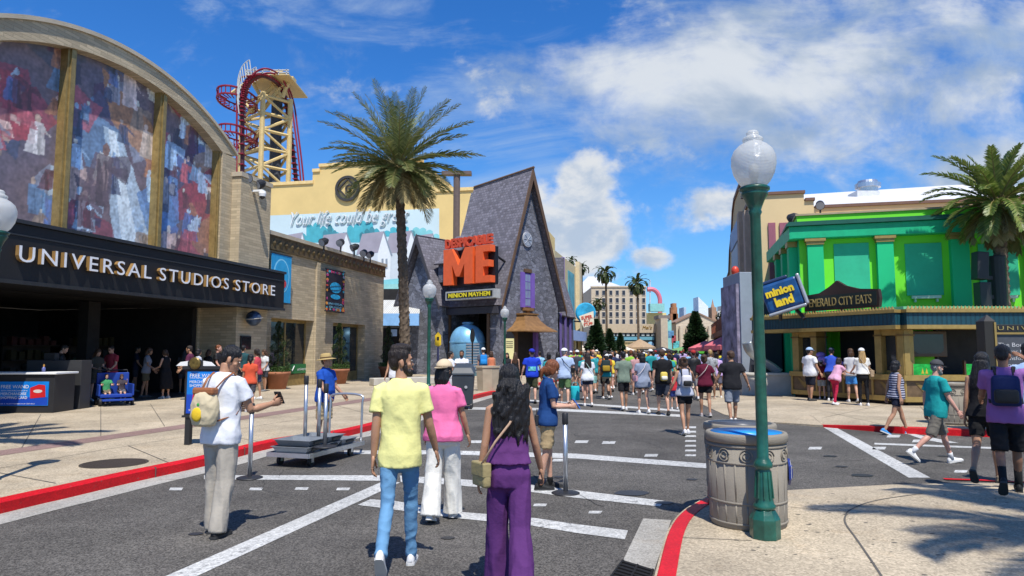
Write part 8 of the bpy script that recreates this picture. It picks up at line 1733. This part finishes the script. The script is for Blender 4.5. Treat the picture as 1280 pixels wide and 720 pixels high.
kd2 = person('small child in dark top sitting on the right of the blue pushchair', PCM @ V((-.2, -.08, 0)), -140, 1.02, 'f', 'mid', ((74, 66), (80, 75)), (50, 10, 90), (40, 10, 60), -8, (0, -6), 'light', ('bob', 'brown'), ('tee', (.05, .04, .05)), ('shorts', (.1, .1, .12)), (.1, .1, .1), zhip=.42, glasses=True)
# --- the crowd further up the street: eight builds, recoloured copies
rr = random.Random(21)
TOPS = {'white': (.68, .68, .70), 'black': (.014, .014, .016), 'navy': (.015, .025, .08), 'red': (.45, .03, .04), 'yellow': (.70, .52, .05), 'pink': (.62, .26, .36), 'sky blue': (.22, .42, .66), 'grey': (.26, .27, .28), 'lime': (.25, .5, .06), 'lilac': (.44, .34, .6), 'orange': (.65, .22, .04), 'teal': (.02, .26, .28)}
BOTS = {'black': (.015, .015, .017), 'khaki': (.34, .27, .17), 'denim': (.09, .15, .28), 'white': (.6, .6, .6)}
HATS = {'white cap': (.7, .7, .7), 'black cap': (.02, .02, .02), 'red cap': (.4, .03, .03)}
proto = []
for i, (sx, hr, hat_, yw) in enumerate((('m', 'short', None, 0), ('f', 'long', None, 0), ('m', 'short', 'cap', 0), ('f', 'bun', None, 0), ('m', 'short', None, 0), ('f', 'bob', 'cap', 0), ('f', 'bob', None, 0), ('m', 'quiff', None, 0))):
    ls = ((10, 5), (-9, 16)) if i % 2 else ((-9, 16), (10, 5))
    proto.append((sx, hr, hat_, person('x', V((0, 0, 0)), 0, 1.72 if sx == 'm' else 1.62, sx, 'lo', ls, (rr.uniform(-8, 8), 9, 14), (rr.uniform(-8, 8), 9, rr.choice((14, 60))), 1, (rr.uniform(-20, 20), 0), hair=(hr, 'dark'), hat=(hat_, (.7, .7, .7)) if hat_ else None, bottom=('shorts', BLK, .6 if sx == 'f' else .9), seed=i)['root']))
used = set(); made = 0; spots = []
tries = 0
while made < 92 and tries < 12000:
    tries += 1
    Y = rr.uniform(24.5, 56); px = rr.uniform(662, 915) if Y < 34 else rr.uniform(688, 905)
    x = xat(px, Y); lft = 2.2 + (Y - 38) * .245 if Y > 38 else -1.2 + (Y - 25) * .26
    if x < lft + .1 or any((x - a) ** 2 + (Y - b) ** 2 < .65 for a, b in spots): continue
    sx, hr, ht_, base = proto[made % 8]; tn, bn = rr.choice(list(TOPS)), rr.choice(list(BOTS)); hn = rr.choice(list(HATS)) if ht_ else rr.choice(('black', 'dark', 'brown', 'ginger', 'blond'))
    key = (tn, bn, hn, hr)
    if key in used: continue
    used.add(key); spots.append((x, Y))
    hd = ('%s' % hn) if ht_ else '%s %s hair' % ({'short': 'short', 'quiff': 'swept', 'long': 'long', 'bun': 'bunned', 'bob': 'bobbed'}[hr], {'dark': 'chestnut'}.get(hn, hn))
    lab = '%s in %s top and %s shorts with %s in far crowd' % ('man' if sx == 'm' else 'woman', tn, bn, hd)
    yw = rr.gauss(0, 10) + (178 if rr.random() < .14 else 0)
    c = dup(base, V((x, Y, 0)), R(yw), lab); c['group'] = 'people in the far crowd'; s = rr.uniform(.94, 1.05); c.scale = (s, s, s)
    mm_ = {'shirt': fabric(TOPS[tn]) if made % 4 else mat('printed_' + tn.replace(' ', '_'), TOPS[tn], .85, var=.75, vs=13), 'shorts': fabric(BOTS[bn]), 'body': skinmat(rr.choice(('light', 'tan', 'tan', 'brown', 'pink', 'dark'))), 'shoe': fabric(rr.choice(((.65, .65, .65), (.03, .03, .03), (.3, .2, .15))))}
    mm_['hair'] = hairmat(HAIRC[hn]) if not ht_ else hairmat(HAIRC['dark'])
    if ht_: mm_['cap'] = mm_['peak'] = fabric(HATS[hn])
    for ch in c.children:
        nm = ch.name.split('.')[0]
        if nm in mm_: ch.material_slots[0].link = 'OBJECT'; ch.material_slots[0].material = mm_[nm]
    made += 1
for sx, hr, hat_, base in proto:
    for ch in list(base.children): bpy.data.objects.remove(ch, do_unlink=True)
    bpy.data.objects.remove(base, do_unlink=True)
# the far mass beyond
mb = MB(); cols = []
pal = list(TOPS.values()) + [(.5, .35, .3), (.68, .68, .7), (.1, .1, .12)]
for i in range(300):
    Y = rr.uniform(57, 92); x0, x1 = 6.8 + (Y - 57) * .245, 17.0 + (Y - 57) * .20; x = rr.uniform(x0, x1); s = rr.uniform(.92, 1.04); n0 = len(mb.v)
    ct, cb, ck, chh = rr.choice(pal), rr.choice(list(BOTS.values())), rr.choice(list(SKIN.values())), rr.choice(list(HAIRC.values()))
    for nm, c in (('t', ct), ('b', cb), ('k', ck), ('h', chh)):
        k = len(mb.v)
        if nm == 't': mb.lathe([(.17, .85 * s), (.165, 1.05 * s), (.2, 1.33 * s), (.17, 1.43 * s), (.06, 1.48 * s)], (x, Y, 0), 8, 1.1, .7)
        if nm == 'b': mb.limb([(x - .08, Y + .05, .85 * s), (x - .09, Y - .05, .45 * s)], .095, 6); mb.limb([(x + .08, Y - .05, .85 * s), (x + .09, Y + .08, .45 * s)], .095, 6)
        if nm == 'k':
            mb.limb([(x - .09, Y - .05, .46 * s), (x - .09, Y - .1, 0)], .05, 6); mb.limb([(x + .09, Y + .08, .46 * s), (x + .09, Y + .15, 0)], .05, 6); mb.ball((x, Y, 1.6 * s), (.08, .09, .115), 8, 6)
            for s2 in (-1, 1): mb.limb([(x + s2 * .2, Y, 1.38 * s), (x + s2 * .25, Y, 1.1 * s), (x + s2 * .25, Y + .06, .85 * s)], [.05, .042, .03], 6)
        if nm == 'h': mb.ball((x, Y - .02, 1.635 * s), (.09, .1, .1), 8, 6)
        cols += [c] * (len(mb.v) - k)
me = mb.mesh('crowd', True, True, False); ca = me.color_attributes.new('paint', 'FLOAT_COLOR', 'POINT')
for i, c in enumerate(cols): ca.data[i].color = c + (1,)
cm = bpy.data.materials.new('crowd_clothes'); cm.use_nodes = True; nt = cm.node_tree; a_ = nt.nodes.new('ShaderNodeVertexColor'); a_.layer_name = 'paint'; nt.links.new(a_.outputs[0], nt.nodes['Principled BSDF'].inputs['Base Color']); nt.nodes['Principled BSDF'].inputs['Roughness'].default_value = .85
tag(put('crowd', me, cm), 'dense far-off crowd filling the street in front of the curved storefront', 'crowd', kind='stuff')
# ------------------------------------------------------------------ things in the street
def stanchion(pos, label, h=1.0, base=True, grp='retractable belt posts'):
    c = V(pos); t = T('stanchion_post', label, 'stanchion', c, grp); mb = MB()
    mb.lathe([(.175, 0), (.175, .012), (.15, .022), (.04, .035), (.0, .036)], c, 32); mb.build('base', M_BLACK, t, True)
    mb = MB(); mb.lathe([(.030, .037), (.030, h - .14)], c, 16); mb.build('tube', M_SILVER, t, True)
    mb = MB(); mb.lathe([(.034, h - .139), (.038, h - .13), (.038, h - .01), (.03, h), (0, h)], c, 16); mb.build('belt_head', M_BLACK, t, True); return t
stanchion(G(707, 617), 'silver stanchion post with black head in front of the ginger haired worker', .98)
stanchion(G(312, 598), 'silver stanchion post on a dark disc behind the man in white', 1.02)
# flat cart loaded with grey trays
c0, c1 = G(334, 582), G(424, 574); ax = (c1 - c0).normalized(); sd2 = V((-ax.y, ax.x, 0)); cf = Fr((c0.x, c0.y), (ax.x, ax.y)); dirv = V((.30, .95, 0)).normalized()
ca_, cl_, cw_ = G(333, 583), 1.6, .74
cf = Fr((ca_.x, ca_.y), (dirv.x, dirv.y))     # u runs up the street, outward d towards the right
t = T('flat_cart', 'galvanised flatbed trolley with push handle loaded with grey trays', 'trolley', cf.p(1, .4, 0))
mb = MB(); cf.box(mb, 0, cl_, .02, cw_, .17, .20); mb.build('deck', M_SILVER, t, bevel=.006)
mb = MB(); cf.box(mb, -.01, cl_ + .01, 0, .018, .15, .215); cf.box(mb, -.01, cl_ + .01, cw_ + .002, cw_ + .02, .15, .215); cf.box(mb, -.022, -.0015, 0.02, cw_, .15, .215); mb.build('rim', M_SILVER, t)
for u_ in (.2, cl_ - .25):
    for d_ in (.1, cw_ - .1):
        mb = MB(); q = cf.p(u_, d_, .07); mb.limb([q - cf.n * .022, q + cf.n * .022], .068, 16); w = mb.build('wheel', M_BLACK, t); mb = MB(); cf.box(mb, u_ - .03, u_ + .03, d_ - .035, d_ - .026, .06, .17); cf.box(mb, u_ - .03, u_ + .03, d_ + .026, d_ + .035, .06, .17); mb.build('fork', M_SILVER, w)
mb = MB(); hh = .98
mb.limb(smooth_line([cf.p(cl_ + .02, .06, .2), cf.p(cl_ + .04, .06, .8), cf.p(cl_ + .06, .1, hh), cf.p(cl_ + .06, cw_ - .1, hh), cf.p(cl_ + .04, cw_ - .06, .8), cf.p(cl_ + .02, cw_ - .06, .2)], 4), .02, 8); mb.build('handle', M_SILVER, t, True)
trm = mat('tray_grey', (.22, .24, .26), .5, .3, var=.2)
for i, (u_, d_, z_) in enumerate(((.05, .05, .202), (.55, .05, .202), (1.05, .05, .202), (.08, .07, .30), (.60, .07, .30))):
    tt = T('grey_tray', ['grey steel tray lowest at the near end of the flat trolley', 'grey steel tray lowest in the middle of the flat trolley', 'grey steel tray at the handle end of the flat trolley', 'grey steel tray on top at the near end of the flat trolley', 'grey steel tray on top in the middle of the flat trolley'][i], 'tray', cf.p(u_ + .25, .4, z_), 'grey trays on the flat trolley')
    mb = MB(); w2, l2 = .62, .46
    rings = [[cf.p(u_ + a * l2 + (1 - 2 * a) * ins, d_ + b * w2 + (1 - 2 * b) * ins, z_ + zz) for a, b in ((0, 0), (1, 0), (1, 1), (0, 1))] for ins, zz in ((.05, .0), (0, .09), (-.02, .09), (-.02, .095), (.01, .095), (.06, .012))]
    mb.loft(rings); mb.build('tray', trm, tt)
    mb = MB(); cf.box(mb, u_ + .12, u_ + l2 - .12, d_ + w2 - .005, d_ + w2 + .012, z_ + .03, z_ + .07); mb.build('slot', M_BLACK, tt)
for (px, py, h_, lab) in ((381, 547, 1.05, 'tall stanchion post standing on the near part of the trolley'), (398, 543, .98, 'stanchion post close behind the tallest one on the trolley'), (406, 553, .95, 'stanchion post before the straw hat worker on the trolley')):
    q = G(px, py + 6, .3); stanchion((q.x, q.y, .3), lab, h_)
# grey wheeled bin
q = G(578, 512); t = T('wheeled_bin', 'tall dark grey wheeled refuse bin with sloped lid in the street', 'wheeled bin', q); GB = mat('bin_grey_plastic', (.045, .055, .065), .45, var=.1); c = q + V((0, .35, 0))
mb = MB(); mb.loft([[c + V((sx * w, sy * d, z)) for sx, sy in ((-1, -1), (1, -1), (1, 1), (-1, 1))] for w, d, z in ((.27, .28, .12), (.33, .36, 1.0))]); mb.build('body', GB, t, bevel=.03)
mb = MB(); mb.loft([[c + V((sx * w, sy * d, z + (.1 if sy > 0 else 0))) for sx, sy in ((-1, -1), (1, -1), (1, 1), (-1, 1))] for w, d, z in ((.35, .38, 1.0), (.35, .38, 1.06), (.26, .28, 1.24), (.2, .2, 1.26))]); mb.build('lid', GB, t, bevel=.02)
for sx in (-1, 1):
    mb = MB(); w = c + V((sx * .25, -.2, .10)); mb.limb([w - V((.03, 0, 0)), w + V((.03, 0, 0))], .10, 18); mb.build('wheel', M_BLACK, t); mb = MB(); w = c + V((sx * .25, .22, .10)); mb.limb([w - V((.03, 0, 0)), w + V((.03, 0, 0))], .10, 18); mb.build('wheel', M_BLACK, t)
mb = MB(); mb.limb([c + V((.1, -.345, .66)), c + V((.1, -.352, .66))], .045, 14); mb.limb([c + V((-.12, -.335, .50)), c + V((-.12, -.342, .50))], .05, 14); mb.build('round_stickers', mat('sticker_grey', (.4, .4, .4), .5), t)
# sign stand on the left pavement
SB, SB2, SRED = mat('poster_blue', (.005, .20, .66), .4, var=.2, vs=2), mat('poster_deep_blue', (.01, .06, .42), .4), mat('poster_red', (.55, .015, .02), .4)
q0 = G(233, 556, SW); sfm = Fr((q0.x, q0.y), (1, -.12)); t = T('sign_stand', 'free standing black framed blue promotion sign with round medallion behind the man in white', 'sign', q0)
zt, zb = sfm.hit(250, 462)[1], sfm.hit(245, 519)[1]; w = .66
mb = MB(); sfm.box(mb, -.045, .045, -.09, 0, SW, zb - .003); mb.build('post', M_BLACK, t); mb = MB(); sfm.box(mb, w - .045, w + .045, -.09, 0, SW, zb - .003); mb.build('post', M_BLACK, t)
mb = MB(); sfm.box(mb, -.07, w + .07, -.10, .0, zb, zt); sfm.box(mb, -.12, w + .12, -.13, .03, zt + .003, zt + .06); sfm.box(mb, -.1, w + .1, -.12, .02, zb - .04, zb - .003); mb.build('frame', M_BLACK, t, bevel=.004)
mb = MB(); sfm.box(mb, -.03, w + .03, .001, .006, zb + .03, zt - .03); pf = mb.build('poster', SB, t); hP = zt - zb - .06
mb = MB(); sfm.box(mb, -.03, w + .03, .0065, .0075, zb + .03, zb + .03 + hP * .45); mb.build('lower_field', SB2, pf)
mb = MB(); sfm.poly(mb, [(w * .1, zb + .03 + hP * .22), (w * .55, zb + .03 + hP * .16), (w * .6, zb + .03 + hP * .50), (w * .15, zb + .03 + hP * .54)], .011, .003); mb.build('red_card', SRED, pf)
for i, (s_, wd, hz, f) in enumerate((('FREE WAND', .52, .06, .90), ('WITH THE PURCHASE OF A', .44, .022, .84), ('MERCHANDISE', .46, .045, .75), ('SHOPPING CARD', .5, .045, .66), ('SEE A TEAM MEMBER', .4, .03, .08))):
    text_mb(s_, wd, hz, .002, FM(sfm, .02, .009, zb + .03 + hP * f - hz / 2)).build('lettering', M_WHITE, pf)
mb = MB(); mb.lathe([(.10, 0), (.105, .015), (.085, .03), (0, .03)], (0, 0, 0), 24); mb.xf(FM(sfm, .12, .031, zt + .11)); mb.build('medallion', mat('medallion_gold', (.16, .11, .03), .4, .5, var=.5, vs=20), t); mb = MB(); sfm.poly(mb, [(-.02, zt + .062), (.26, zt + .062), (.26, zt + .14), (.12, zt + .2), (-.02, zt + .14)], .03, .05); mb.build('crest', M_BLACK, t)
mb = MB(); 
for sx in (-1, 1): sfm.poly(mb, [(.12 + sx * .12, zt + .064), (.12 + sx * .36, zt + .064), (.12 + sx * .28, zt + .13), (.12 + sx * .14, zt + .15)], .02, .02)
mb.build('white_wings', M_WHITE, t)
# counter kiosk at the left edge
cq = G(66, 516, SW); kf = Fr((cq.x, cq.y), (1, .03)); t = T('sales_counter', 'black sales counter with white top and a blue promotion panel at the left edge', 'counter', cq); zt = kf.hit(40, 468)[1]
mb = MB(); kf.box(mb, -3.0, 0, -.9, 0, SW, zt - .003); mb.build('body', M_BLACK, t, bevel=.01); mb = MB(); kf.box(mb, -3.05, .06, -.95, .05, zt, zt + .05); mb.build('top', M_WHITE, t, bevel=.008)
a_, b_ = kf.hit(0, 477), kf.hit(60, 507); mb = MB(); kf.box(mb, a_[0], b_[0], .002, .02, b_[1], a_[1]); pf = mb.build('panel', SB, t); w, h = b_[0] - a_[0], a_[1] - b_[1]
mb = MB(); kf.box(mb, a_[0] + .01, b_[0] - .01, .0205, .0215, b_[1] + .01, b_[1] + h * .35); mb.build('lower_field', SB2, pf)
mb = MB(); kf.poly(mb, [(a_[0] + w * .64, b_[1] + h * .30), (a_[0] + w * .95, b_[1] + h * .36), (a_[0] + w * .93, b_[1] + h * .85), (a_[0] + w * .80, b_[1] + h * .88), (a_[0] + w * .63, b_[1] + h * .74)], .026, .003); mb.build('red_card', SRED, pf); mb = MB(); ell(kf, a_[0] + w * .79, b_[1] + h * .6, w * .09, h * .07, .03, mb); mb.build('card_emblem', mat('emblem_pale', (.6, .55, .5), .5), pf)
for s_, wd, hz, f in (('FREE WAND', .56, .14, .72), ('WITH THE PURCHASE OF A', .54, .05, .60), ('MERCHANDISE', .52, .11, .44), ('SHOPPING CARD', .54, .11, .28), ('SEE A TEAM MEMBER FOR DETAILS', .7, .04, .06)): text_mb(s_, w * wd, h * hz, .002, FM(kf, a_[0] + w * .04, .023, b_[1] + h * f)).build('lettering', M_WHITE, pf)
q = kf.p(-.55, -.4, zt + .05); tt = T('hand_sanitiser', 'small bottle with coloured cap standing on the white counter top', 'bottle', q); mb = MB(); mb.lathe([(.04, 0), (.045, .1), (.02, .14)], q, 14); mb.build('bottle', mat('bottle_blue', (.1, .12, .3), .3), tt, True); mb = MB(); mb.lathe([(.022, .141), (.022, .2), (.0, .21)], q, 12); mb.build('cap', mat('cap_amber', (.5, .25, .05), .4), tt)
q = kf.p(-1.3, -.85, SW); tt = T('till_cabinet', 'dark till cabinet standing behind the white counter top', 'cabinet', q); kf2 = Fr((q.x, q.y + .3), (1, .03)); mb = MB(); kf2.box(mb, -.2, 1.3, -.5, 0, SW, zt + .35); mb.build('body', mat('till_dark', (.035, .035, .037), .5), tt, bevel=.01); mb = MB(); kf2.box(mb, .2, .5, -.3, -.1, zt + .352, zt + .55); mb.build('till', M_BLACK, tt, bevel=.01)
# blue pushchair
q = G(136, 507, SW); t = T('pushchair', 'wide blue double pushchair parked in the shade of the store', 'pushchair', q); PB = mat('pushchair_blue', (.012, .05, .30), .5, var=.1); Mp = Matrix.Translation(q + V((0, .25, 0))) @ Matrix.Rotation(R(-140), 4, 'Z')
def pm(mb, nm, m, par=t, sm=False, bv=0): mb.xf(Mp); return mb.build(nm, m, par, sm, None, bv)
mb = MB(); mb.box((0, 0, .28), (.86, .62, .10)); mb.box((0, -.30, .62), (.86, .07, .66)); pm(mb, 'seat_shell', PB, bv=.02)
for s_ in (-1, 1): mb = MB(); mb.box((s_ * .44, .0, .45), (.05, .66, .34)); pm(mb, 'side_panel', PB, bv=.015)
mb = MB(); mb.box((0, .46, .17), (.80, .3, .05)); pm(mb, 'footrest', PB, bv=.012)
for sx in (-1, 1):
    for sy in (-.28, .34): mb = MB(); mb.limb([(sx * .42 - .03, sy, .11), (sx * .42 + .03, sy, .11)], .11, 18); pm(mb, 'wheel', M_BLACK)
mb = MB(); mb.limb([(-.4, -.32, .9), (-.4, -.42, 1.02), (.4, -.42, 1.02), (.4, -.32, .9)], .02, 8); pm(mb, 'handle', M_BLACK)

bpy.data.scenes.remove(scratch)
